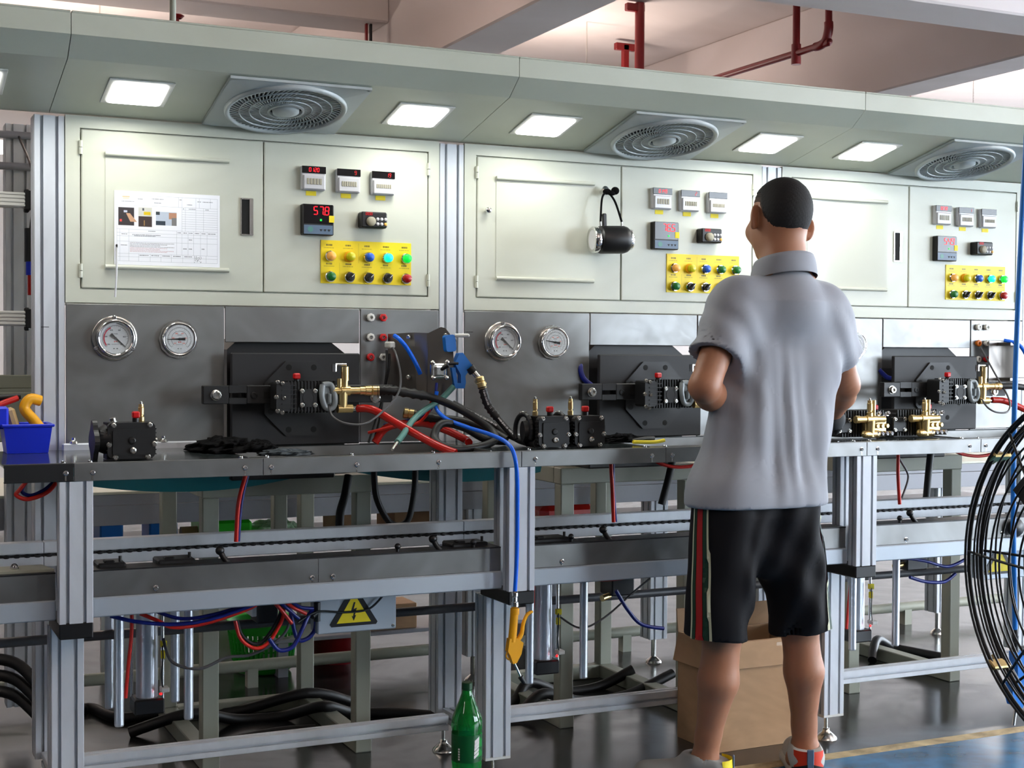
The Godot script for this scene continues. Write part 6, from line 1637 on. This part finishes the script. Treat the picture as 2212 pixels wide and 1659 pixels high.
# pedestal fan whose round wire cage enters at the right edge; its axis lies along the line
func fan():
	var t := thing("pedestal_fan", V(1.808, 0.0, 2.050), "black pedestal fan with round wire cage at the right edge", "fan")
	var c := V(0, 0.812, 0)
	var R := 0.385
	var ring := func(x: float, r: float, th: float) -> MB:
		var p := []
		for i in 73:
			var a := TAU * i / 72
			p.append(c + V(x, r * cos(a), r * sin(a)))
		var m := MB.new(); m.tube(p, th, 8, false)
		return m
	for q in [[-0.017, 0.0046], [0.017, 0.0046], [-0.028, 0.0028], [0.006, 0.0028], [0.03, 0.0028]]: obj("rim_ring", ring.call(q[0], R, q[1]), M.black_iron, t)
	for sx in [-1.0, 1.0]:
		for i in 9:
			var r := R - 0.03 - i * 0.034
			if r < 0.06: continue
			obj("cage_ring", ring.call(sx * (0.022 + 0.06 * (1.0 - pow(r / R, 2.0))), r, 0.0023), M.black_iron, t)
		for i in 8:
			var a := TAU * i / 8 + 0.02
			var p := []
			for k in 8:
				var r := 0.05 + (R - 0.05) * k / 7.0
				p.append(c + V(sx * (0.019 + 0.065 * (1.0 - pow(r / R, 2.0))), r * cos(a), r * sin(a)))
			obj("cage_spoke", tb(p, 0.003, 8, 0), M.black_iron, t)
		var cc := c + V(sx * 0.084, 0, 0)
		obj("centre_disc", lt(cc, V(sx, 0, 0), [Vector2(0.06, -0.004), Vector2(0.06, 0.004), Vector2(0.05, 0.008), Vector2(0, 0.008)], 24), M.black_plastic, t)
	for i in 5:
		var a := TAU * i / 5 + 0.3
		var p := c + V(0, cos(a), sin(a)) * R
		var m := MB.new(); m.xf = Transform3D(Basis(V(1, 0, 0), -a + PI / 2), p); m.box(Vector3.ZERO, V(0.05, 0.012, 0.026), 0.003); m.cyl(V(0, 0, 0.01), V(0, 0, 0.026), 0.004)
		obj("rim_clip", m, M.brass, t)
	var hub := lt(c + V(-0.03, 0, 0), V(1, 0, 0), [Vector2(0.05, 0), Vector2(0.055, 0.02), Vector2(0.03, 0.05), Vector2(0, 0.05)], 20, true)
	obj("hub", hub, M.black_plastic, t)
	obj("motor", lt(c + V(0.085, 0, 0), V(1, 0, 0), [Vector2(0.03, 0), Vector2(0.07, 0.01), Vector2(0.075, 0.06), Vector2(0.06, 0.09), Vector2(0, 0.1)], 24, true), M.black_iron, t)
	for i in 3:
		var m := MB.new()
		var a0 := TAU * i / 3 + PI / 2
		m.grid(8, 8, func(u: float, v: float) -> Vector3:
			var r := 0.05 + 0.24 * v
			var a := a0 + (u - 0.5) * (1.25 - 0.3 * v)
			return c + V(-0.0 + (u - 0.5) * 0.06, r * cos(a), r * sin(a)))
		var n0 := m.P.size()
		for i2 in n0:
			m.P.append(m.P[i2] + V(0.002, 0, 0)); m.N.append(-m.N[i2]); m.U.append(m.U[i2])
		for i2 in range(0, m.I.size(), 3):
			m.I.append(m.I[i2] + n0); m.I.append(m.I[i2 + 2] + n0); m.I.append(m.I[i2 + 1] + n0)
		obj("fan_blade", m, M.black_plastic, t)
	obj("pole", cy(V(0.2, 0.03, 0), V(0.2, 0.84, 0), 0.017, 16), M.black_iron, t)
	obj("neck", cy(V(0.15, 0.82, 0), V(0.2, 0.82, 0), 0.02, 14), M.black_iron, t)
	obj("base", lt(V(0.2, 0, 0), V(0, 1, 0), [Vector2(0.22, 0), Vector2(0.22, 0.015), Vector2(0.19, 0.03), Vector2(0.03, 0.05), Vector2(0, 0.05)], 36), M.black_iron, t)


# ---- the worker: distance fields joined with a smooth minimum
func cap_d(p: Vector3, a: Vector3, b: Vector3, ra: float, rb: float) -> float:
	var ab := b - a
	var t := clampf((p - a).dot(ab) / ab.length_squared(), 0.0, 1.0)
	return (p - a - ab * t).length() - lerpf(ra, rb, t)


func ell_d(p: Vector3, c: Vector3, r: Vector3) -> float:
	var q := (p - c) / r
	var l := q.length()
	return (l - 1.0) * l / maxf((q / r).length(), 1e-5)


func smin(a: float, b: float, k: float) -> float:
	var h := maxf(k - absf(a - b), 0.0) / k
	return minf(a, b) - h * h * k * 0.25


const SH_L := Vector3(1.785, 1.405, 0.745)
const SH_R := Vector3(2.105, 1.395, 0.735)
const EL_L := Vector3(1.650, 1.165, 0.80)
const WR_L := Vector3(1.85, 1.085, 0.60)
const EL_R := Vector3(2.238, 1.165, 0.66)
const WR_R := Vector3(2.325, 1.055, 0.475)
const HIP := Vector3(1.855, 0.85, 0.745)
const NECK := Vector3(1.955, 1.47, 0.735)
const HEAD := Vector3(1.966, 1.645, 0.70)
const KN_L := Vector3(1.782, 0.46, 0.70)
const AN_L := Vector3(1.752, 0.09, 0.66)
const KN_R := Vector3(2.055, 0.46, 0.69)
const AN_R := Vector3(2.092, 0.09, 0.675)


func head_basis() -> Basis:     # facing away from the viewer, turned a little left, tilted to the right and forward
	return Basis(V(0, 1, 0), -0.12) * Basis(V(0, 0, 1), -0.15) * Basis(V(1, 0, 0), -0.16)


func head_d(q: Vector3) -> float:     # head frame: face towards -z
	var d := ell_d(q, V(0, 0.018, 0.008), V(0.078, 0.093, 0.096))
	d = smin(d, ell_d(q, V(0, -0.045, -0.03), V(0.069, 0.068, 0.064)), 0.04)      # jaw and cheeks
	d = smin(d, ell_d(q, V(0, -0.098, -0.066), V(0.026, 0.018, 0.022)), 0.03)      # chin
	d = smin(d, cap_d(q, V(0, 0.005, -0.084), V(0, -0.034, -0.106), 0.009, 0.013), 0.014)   # nose
	for s in [-1.0, 1.0]:
		d = smin(d, ell_d(q, V(s * 0.046, -0.035, -0.066), V(0.024, 0.024, 0.02)), 0.02)
		d = maxf(d, -(ell_d(q, V(s * 0.031, 0.004, -0.094), V(0.017, 0.010, 0.012))))
		d = smin(d, ell_d(q, V(s * 0.031, 0.004, -0.083), V(0.014, 0.011, 0.010)), 0.004)
	d = smin(d, cap_d(q, V(-0.02, -0.062, -0.093), V(0.02, -0.062, -0.093), 0.008, 0.008), 0.01)
	d = maxf(d, -cap_d(q, V(-0.018, -0.0615, -0.103), V(0.018, -0.0615, -0.103), 0.0022, 0.0022))
	return d


func ear_d(q: Vector3, s: float) -> float:
	var e := Basis(V(0, 1, 0), s * 0.8).inverse() * (q - V(s * 0.0865, -0.012, 0.008))
	e = Basis(V(1, 0, 0), 0.2) * e
	var d := ell_d(e, Vector3.ZERO, V(0.0095, 0.035, 0.021))
	d = smin(d, ell_d(e, V(0, -0.028, -0.004), V(0.007, 0.011, 0.010)), 0.01)
	d = maxf(d, -ell_d(e, V(s * 0.008, 0.002, -0.003), V(0.007, 0.021, 0.011)))
	return d


func skin_d(p: Vector3) -> float:
	var d := cap_d(p, NECK - V(0, 0.02, 0.0), V(1.963, 1.60, 0.715), 0.066, 0.064)
	d = smin(d, cap_d(p, NECK - V(0.06, 0.03, 0), NECK + V(0.06, -0.03, 0), 0.05, 0.05), 0.05)
	d = smin(d, ell_d(p, V(1.945, 1.22, 0.735), V(0.12, 0.2, 0.06)), 0.08)
	d = smin(d, ell_d(p, V(1.87, 0.92, 0.745), V(0.12, 0.2, 0.06)), 0.08)
	for a in [[SH_L, EL_L, WR_L], [SH_R, EL_R, WR_R]]:
		d = smin(d, cap_d(p, a[0], a[1], 0.052, 0.041), 0.05)
		d = smin(d, cap_d(p, a[1], a[1].lerp(a[2], 0.3), 0.039, 0.042), 0.02)
		d = smin(d, cap_d(p, a[1].lerp(a[2], 0.3), a[2], 0.042, 0.026), 0.02)
	for l in [[HIP + V(-0.09, 0, 0), KN_L, AN_L], [HIP + V(0.095, 0, 0), KN_R, AN_R]]:
		d = smin(d, cap_d(p, l[0] - V(0, 0.05, 0), l[1], 0.07, 0.054), 0.04)
		var calf: Vector3 = l[1].lerp(l[2], 0.36) + V(0, 0, 0.012)
		d = smin(d, cap_d(p, l[1], calf, 0.053, 0.056), 0.02)
		d = smin(d, cap_d(p, calf, l[1].lerp(l[2], 0.82), 0.056, 0.034), 0.02)
		d = smin(d, cap_d(p, l[1].lerp(l[2], 0.8), l[2], 0.034, 0.036), 0.02)
		d = smin(d, cap_d(p, l[2], l[2] + V(0, -0.04, -0.05), 0.034, 0.03), 0.03)
	return d


func shirt_d(p: Vector3) -> float:
	# torso in a space squeezed front to back, so that sections are oval
	var sq := V(1, 1, 1.36)
	var q := (p - V(0, 0, 0.735)) * sq
	var d := cap_d(q, V(1.805, 1.365, 0), V(2.075, 1.355, 0), 0.10, 0.10)
	d = smin(d, cap_d(q, V(1.87, 1.22, 0), V(2.02, 1.22, 0), 0.125, 0.125), 0.08)
	d = smin(d, cap_d(q, V(1.845, 1.05, 0.01), V(1.975, 1.04, 0.01), 0.13, 0.13), 0.1)
	d = smin(d, cap_d(q, V(1.795, 0.84, 0.02), V(1.93, 0.84, 0.02), 0.158, 0.158), 0.1)
	d /= 1.25
	d = smin(d, cap_d(p, V(1.955, 1.40, 0.74), NECK + V(0, 0.02, 0), 0.115, 0.066), 0.06)
	# sleeves flare towards the cuffs
	for a in [[SH_L, EL_L, 1.0], [SH_R, EL_R, -1.0]]:
		var e: Vector3 = a[0].lerp(a[1], 0.74)
		var sl := cap_d(p, a[0] + V(a[2] * 0.02, -0.01, 0), e, 0.063, 0.076)
		sl = maxf(sl, (p - a[0].lerp(a[1], 0.66)).dot((a[1] - a[0]).normalized()))
		sl = maxf(sl, -cap_d(p, a[0].lerp(a[1], 0.5), a[1], 0.048, 0.06))
		d = smin(d, sl, 0.055)
	# drapery: long folds fanning down from the shoulder blades
	var u := atan2(p.z - 0.735, p.x - 1.9)
	var low := smoothstep(1.36, 1.0, p.y) * (0.3 + 0.7 * smoothstep(0.83, 0.95, p.y))
	var lean := (p.y - 1.2) * 1.6
	d += (0.005 * sin(u * 7.0 + lean * 1.5 + 0.6 + sin(p.y * 7.0)) + 0.0022 * sin(u * 16.0 - lean * 2.6)) * low
	d += 0.0028 * sin((p.x - 1.95) * 60.0 + (p.y - 1.3) * 45.0) * smoothstep(0.09, 0.18, absf(p.x - 1.95)) * smoothstep(1.0, 1.25, p.y) * smoothstep(1.44, 1.36, p.y)
	d = maxf(d, 0.828 - p.y)
	# hollow at the hem and open at the collar
	d = maxf(d, -cap_d(q, V(1.80, 0.78, 0.02), V(1.93, 0.78, 0.02), 0.118, 0.118))
	d = maxf(d, (p - (NECK + V(0, 0.028, -0.01))).dot(V(0, 0.94, -0.34).normalized()))
	return d


func shorts_d(p: Vector3) -> float:
	var q := (p - V(0, 0, 0.742)) * V(1, 1, 1.25)
	var d := cap_d(q, HIP * V(1, 1, 0) + V(-0.065, 0.04, 0.01), HIP * V(1, 1, 0) + V(0.075, 0.04, 0.01), 0.118, 0.118) / 1.12
	for l in [[HIP + V(-0.085, -0.04, 0), KN_L + V(-0.03, -0.02, 0.01), 0.092], [HIP + V(0.095, -0.03, 0.0), KN_R + V(0.0, -0.02, 0.01), 0.085]]:
		d = smin(d, cap_d(p, l[0], l[1], 0.105, l[2]), 0.025)
	d = smin(d, cap_d(p, HIP + V(0.01, -0.05, 0), HIP + V(0.022, -0.2, 0), 0.085, 0.035), 0.04)
	var n := 0.006 * sin(p.y * 34.0 + p.x * 40.0) * smoothstep(0.85, 0.6, p.y) + 0.005 * sin(p.x * 70.0 - p.y * 18.0 + p.z * 20.0)
	d += n * (1.0 - 0.8 * smoothstep(0.12, 0.17, absf(p.x - 1.92)))
	d = maxf(d, 0.447 + 0.10 * (absf(p.x - 1.92) - 0.1) - p.y)
	d = maxf(d, p.y - 0.868)
	for l in [[KN_L, AN_L, HIP + V(-0.09, 0, 0)], [KN_R, AN_R, HIP + V(0.095, 0, 0)]]:
		d = maxf(d, -cap_d(p, l[0].lerp(l[2], 0.35), l[0] + V(-0.01, -0.1, 0.0), 0.06, 0.074))
	return d


func shoe_d(p: Vector3, o: Vector3, yaw: float, part: int) -> float:
	var q := Basis(V(0, 1, 0), -yaw) * (p - o) / 1.1          # toe towards -z
	var sole := cap_d(q * V(1, 1.6, 1), V(0, 0.028, 0.035), V(0.004, 0.024, -0.165), 0.041, 0.044) / 1.3
	sole = maxf(sole, q.y - 0.03)
	sole = maxf(sole, -q.y)
	if part == 0: return sole
	var up := cap_d(q, V(0, 0.055, 0.03), V(0.003, 0.04, -0.15), 0.040, 0.037)
	up = smin(up, cap_d(q, V(0, 0.075, 0.018), V(0, 0.085, -0.02), 0.042, 0.040), 0.03)
	up = maxf(up, 0.022 - q.y)
	up = maxf(up, -cap_d(q, V(0, 0.085, 0.0), V(0, 0.16, 0.0), 0.034, 0.05))
	up = maxf(up, q.y - 0.105 + 0.25 * maxf(0.0, q.z + 0.02))
	return up


func glove_hand(at: Vector3, fwd: Vector3, down: Vector3, side: float, m: MB):
	# palm with four bent fingers of unequal length and a thumb from the side of the palm
	var f := fwd.normalized()
	var dn := (down - f * down.dot(f)).normalized()
	var r := f.cross(dn).normalized() * side
	var bones := [[V(0, 0, 0), V(0.005, 0.0, 0.06), 0.027, 0.03]]
	var tips := [[-0.031, 0.068, 0.07], [-0.011, 0.078, 0.08], [0.011, 0.075, 0.075], [0.031, 0.06, 0.06]]
	for q in tips:
		var a := V(q[0], 0.0, 0.062)
		var b := a + V(q[0] * 0.1, 0.012, q[1] * 0.5)
		var c := b + V(0, 0.026, q[2] * 0.22)
		var e := c + V(0, 0.022, -0.004)
		bones.append_array([[a - V(0, 0, 0.02), b, 0.0105, 0.0095], [b, c, 0.0095, 0.0088], [c, e, 0.0088, 0.008]])
	bones.append_array([[V(-0.024, 0.004, 0.012), V(-0.05, 0.016, 0.042), 0.013, 0.0105], [V(-0.05, 0.016, 0.042), V(-0.05, 0.03, 0.07), 0.0105, 0.009]])
	var B := Basis(r, dn, f)
	var lo := at - Vector3.ONE * 0.17
	m.nets(func(p: Vector3) -> float:
		var q := B.inverse() * (p - at)
		var d := 1e3
		var flat := V(q.x * 0.75, q.y * 1.35, q.z)
		d = cap_d(flat, V(0, 0, 0), V(0, 0, 0.056), 0.027, 0.030) / 1.2
		d = smin(d, cap_d(q, V(0, 0, -0.045), V(0, 0, 0.01), 0.034, 0.03), 0.02)
		for i in range(1, bones.size()): d = smin(d, cap_d(q, bones[i][0], bones[i][1], bones[i][2], bones[i][3]), 0.005)
		return d, lo, at + Vector3.ONE * 0.17, 0.0036)


func person():
	var base := V(1.9, 0.0, 0.72)
	var t := thing("person", base, "person in grey polo shirt and black striped shorts, seen from behind, working at the bench", "person")
	var X := Transform3D(Basis(), -base)
	var hb := head_basis()
	var hi := hb.inverse()
	var m := MB.new(); m.xf = X
	m.nets(skin_d, V(1.55, 0.02, 0.44), V(2.42, 1.55, 0.92), 0.0105)
	m.nets(func(p: Vector3) -> float:
		var q := hi * (p - HEAD)
		var d := head_d(q)
		d = smin(d, minf(ear_d(q, -1.0), ear_d(q, 1.0)), 0.006)
		return smin(d, cap_d(p, V(1.957, 1.50, 0.735), V(1.963, 1.60, 0.715), 0.066, 0.064), 0.03), HEAD - V(0.125, 0.15, 0.14), HEAD + V(0.125, 0.13, 0.13), 0.004)
	obj("body", m, M.skin, t)
	# cropped hair: a shell on the skull, lower behind, with a shaved edge
	for layer in 3:
		m = MB.new(); m.xf = X
		var th: float = [0.0018, 0.0034, 0.006][layer]
		m.nets(func(p: Vector3) -> float:
			var q := hi * (p - HEAD)
			var d := ell_d(q, V(0, 0.018, 0.008), V(0.078, 0.093, 0.096)) - th
			d = smin(d, ell_d(q, V(0, -0.045, -0.03), V(0.069, 0.068, 0.064)) - th, 0.04)
			# hairline: nape at the back, over the ears at the sides, forehead in front
			var back := smoothstep(0.012, 0.06, q.z)
			var line := lerpf(0.028, -0.074, back) + 0.011 * layer + 0.02 * smoothstep(0.03, -0.07, q.z)
			line += 0.004 * layer * sin(q.x * 60.0)
			d = maxf(d, line - q.y)
			d += 0.0006 * sin(q.x * 420.0) * sin(q.y * 390.0) * sin(q.z * 400.0) * layer
			return maxf(d, -(ell_d(q, V(0, 0.018, 0.008), V(0.073, 0.088, 0.091)))), HEAD - V(0.12, 0.12, 0.13), HEAD + V(0.12, 0.125, 0.125), 0.0045)
		obj("hair", m, [M.hair_fade, M.hair_mid, M.hair][layer], t)
	m = MB.new(); m.xf = X
	for s in [-1.0, 1.0]:
		var c: Vector3 = HEAD + hb * V(s * 0.031, 0.004, -0.0815)
		m.ball(c, V(0.0125, 0.0125, 0.0125), 12)
	obj("eyes", m, M.white_plastic, t)
	m = MB.new(); m.xf = X
	for s in [-1.0, 1.0]: m.tube([HEAD + hb * V(s * 0.014, 0.02, -0.098), HEAD + hb * V(s * 0.03, 0.024, -0.095), HEAD + hb * V(s * 0.046, 0.019, -0.085)], 0.0035, 6)
	obj("eyebrows", m, M.hair, t)
	# clothes
	m = MB.new(); m.xf = X
	m.nets(shirt_d, V(1.57, 0.81, 0.54), V(2.31, 1.54, 0.96), 0.0085)
	obj("polo_shirt", m, M.shirt, t)
	m = MB.new(); m.xf = X
	# the collar stands round the neck and folds outwards
	m.grid(48, 8, func(u: float, v: float) -> Vector3:
		var a := TAU * u
		var k := V(cos(a), 0, sin(a))
		var open := smoothstep(0.8, 1.0, -sin(a))
		var c := NECK + V(0.002, 0.0, -0.002)
		var w := PI * v
		var r := 0.073 + 0.013 * (1.0 - cos(w)) * 0.9
		var y := 0.036 + 0.018 * sin(w) - 0.040 * smoothstep(0.45, 1.0, v) - 0.03 * smoothstep(0.4, 0.0, v)
		return c + V(k.x * r * 1.02, y - 0.30 * (-k.z) * 0.075 - open * 0.02, k.z * r * 0.94))
	var n0 := m.P.size()
	for i in n0:
		m.P.append(m.P[i] - m.N[i] * 0.0012); m.N.append(-m.N[i]); m.U.append(m.U[i])
	for i in range(0, m.I.size(), 3):
		m.I.append(m.I[i] + n0); m.I.append(m.I[i + 2] + n0); m.I.append(m.I[i + 1] + n0)
	obj("collar", m, M.shirt, t)
	m = MB.new(); m.xf = X
	m.nets(shorts_d, V(1.60, 0.40, 0.54), V(2.25, 1.0, 0.96), 0.0085)
	var sh := obj("shorts", m, M.shorts, t)
	# side stripes: bands lying on the outside of each leg
	for q in [[-1.0, HIP + V(-0.085, -0.03, 0), KN_L + V(-0.03, -0.02, 0.01)], [1.0, HIP + V(0.095, -0.03, 0), KN_R + V(-0.008, -0.02, 0.01)]]:
		for b in [[-0.028, 0.006, M.stripe_white], [-0.018, 0.011, M.stripe_green], [0.0, 0.022, M.stripe_red], [0.018, 0.011, M.stripe_green], [0.028, 0.006, M.stripe_white]]:
			m = MB.new(); m.xf = X
			var off: float = b[0]
			var wd: float = b[1]
			var a: Vector3 = q[1]
			var e: Vector3 = q[2]
			var sg: float = q[0]
			var point := func(u: float, v: float) -> Vector3:
				var yy := lerpf(0.462, 0.868, v)
				var zc := 0.765 + off + (u - 0.5) * wd + (0.9 - yy) * -0.02
				# march in from outside until the cloth is met
				var x := 1.6 if sg < 0 else 2.26
				for i in 40:
					var d := shorts_d(V(x, yy, zc))
					if d < 0.0062: break
					x -= sg * d * 0.8
				return V(x, yy, zc)
			for j in 30:
				for i in 2:
					var u0 := i / 2.0
					var u1 := (i + 1) / 2.0
					var v0 := j / 30.0
					var v1 := (j + 1) / 30.0
					var pts := [point.call(u0, v0), point.call(u1, v0), point.call(u1, v1), point.call(u0, v1)]
					if sg > 0: pts.reverse()
					m.face(pts)
			obj("side_stripe", m, b[2], sh)
	# shoes and gloves
	for q in [[AN_L, 1.0], [AN_R, -0.45]]:
		var o: Vector3 = q[0] * V(1, 0, 1)
		var yw: float = q[1]
		var lo := o - V(0.25, 0.005, 0.25)
		var hi2 := o + V(0.25, 0.13, 0.25)
		m = MB.new(); m.xf = X
		m.nets(func(p: Vector3) -> float: return shoe_d(p, o, yw, 1), lo, hi2, 0.0055)
		var s := obj("shoe", m, M.shoe_white if yw < 0.5 else M.shoe_grey, t)
		m = MB.new(); m.xf = X
		m.nets(func(p: Vector3) -> float: return shoe_d(p, o, yw, 0), lo, hi2, 0.0055)
		obj("sole", m, M.shoe_white, s)
		var rb := Basis(V(0, 1, 0), yw)
		m = MB.new(); m.xf = X * Transform3D(rb, o)
		m.grid(24, 6, func(u: float, v: float) -> Vector3:
			var a := PI * (0.12 + 0.76 * u)
			return V(0.0465 * cos(a), 0.052 + 0.05 * v, 0.036 + 0.0465 * sin(a) - 0.004 * v))
		obj("heel_patch", m, M.shoe_orange if yw < 0.5 else M.yellow_tape, s)
		m = MB.new(); m.xf = X * Transform3D(rb, o); m.box(V(0, 0.082, 0.0815), V(0.02, 0.056, 0.006), 0.002)
		obj("heel_tab", m, M.panel_blue, s)
		m = MB.new(); m.xf = X * Transform3D(rb, o); m.grid(24, 6, func(u: float, v: float) -> Vector3:
			var a := PI * (0.05 + 0.9 * u)
			return V(0.0485 * cos(a), 0.024 + (0.045 - 0.02 * absf(u - 0.5) * 2.0) * v, 0.036 + 0.0485 * sin(a)))
		obj("heel_counter", m, M.navy, s)
		m = MB.new(); m.xf = X * Transform3D(rb, o)
		for i in 4: m.tube([V(-0.024, 0.08 - i * 0.006, -0.055 - i * 0.02), V(0, 0.094 - i * 0.008, -0.055 - i * 0.02), V(0.024, 0.08 - i * 0.006, -0.055 - i * 0.02)], 0.003, 6)
		obj("laces", m, M.white_plastic, s)
	m = MB.new(); m.xf = X
	glove_hand(WR_R + (WR_R - EL_R).normalized() * 0.02, V(0.25, -0.15, -0.9), V(0, -1, 0.1), 1.0, m)
	obj("work_glove", m, M.glove_grey, t)
	m = MB.new(); m.xf = X
	glove_hand(WR_L + (WR_L - EL_L).normalized() * 0.02, V(0.6, -0.1, -0.6), V(0, -1, 0.1), -1.0, m)
	obj("work_glove", m, M.glove_grey, t)


func _ready():
	var cam := Camera3D.new()
	cam.name = "camera"
	cam.transform = Transform3D(Basis(V(0.9061438, 0.00529222, 0.42293664), V(0.00458607, 0.99974001, -0.02233545), V(-0.42294488, 0.02217875, 0.90588395)), V(-0.46418, 1.25561, 4.09051))
	cam.fov = rad_to_deg(2.0 * atan(1659.0 / 2.0 / 3073.84))
	cam.near = 0.05
	cam.far = 100.0
	add_child(cam)
	cam.current = true
	var we := WorldEnvironment.new()
	we.name = "world_environment"
	var e := Environment.new()
	e.background_mode = Environment.BG_COLOR
	e.background_color = Color(0.90, 0.95, 1.0)
	e.background_energy_multiplier = SKY
	e.tonemap_mode = Environment.TONE_MAPPER_LINEAR
	e.tonemap_exposure = 1.0
	e.sdfgi_enabled = true
	e.ssao_enabled = true
	e.ssil_enabled = true
	we.environment = e
	add_child(we)
	materials()
	image_mat("plate_print", plate_texture(), 0.45)
	image_mat("dial_0", dial_texture(0), 0.4)
	image_mat("dial_1", dial_texture(1), 0.4)
	image_mat("sheet_print", sheet_texture(), 0.35)
	room()
	pipes()
	hood(-1.2, 0.039, "grey green hood section cut off at the left edge")
	hood(0.041, 1.264, "grey green hood section above the cabinet with the paper sheet")
	hood(1.266, 2.4885, "grey green hood section above the worker's head")
	hood(2.4905, 3.9, "grey green hood section farthest to the right")
	hood_light(-0.178, "square white panel lamp cut off by the left edge")
	hood_light(0.2445, "square white panel lamp left of the left ventilation fan")
	hood_light(1.052, "square white panel lamp right of the left ventilation fan")
	hood_light(1.468, "square white panel lamp left of the middle ventilation fan")
	hood_light(2.285, "square white panel lamp right of the middle ventilation fan, above the worker")
	hood_light(2.694, "square white panel lamp left of the rightmost ventilation fan")
	vent_fan(0.654, "white ceiling fan with swirl grille in the left hood")
	vent_fan(1.889, "white ceiling fan with swirl grille in the middle hood")
	vent_fan(3.125, "white ceiling fan with swirl grille in the right hood")
	for k in 4: frame_post(k)
	cabinet(0, "cream control cabinet with a paper sheet on its left door", ["0120", "9", "19"], "57.8", [true, true])
	cabinet(1, "cream control cabinet with a black lamp hanging on it, left of the worker", ["0149", "2", ""], "76.5", [false, false])
	cabinet(2, "cream control cabinet right of the worker with a glossy left door", ["0230", "1", ""], "54.9", [true, true])
	for k in 3: steel_panels(k)
	for k in 3: bench(k)
	for k in 4: conveyor(k - 1)
	for k in 3: stand(k)
	for k in 3: lift(k)
	details()
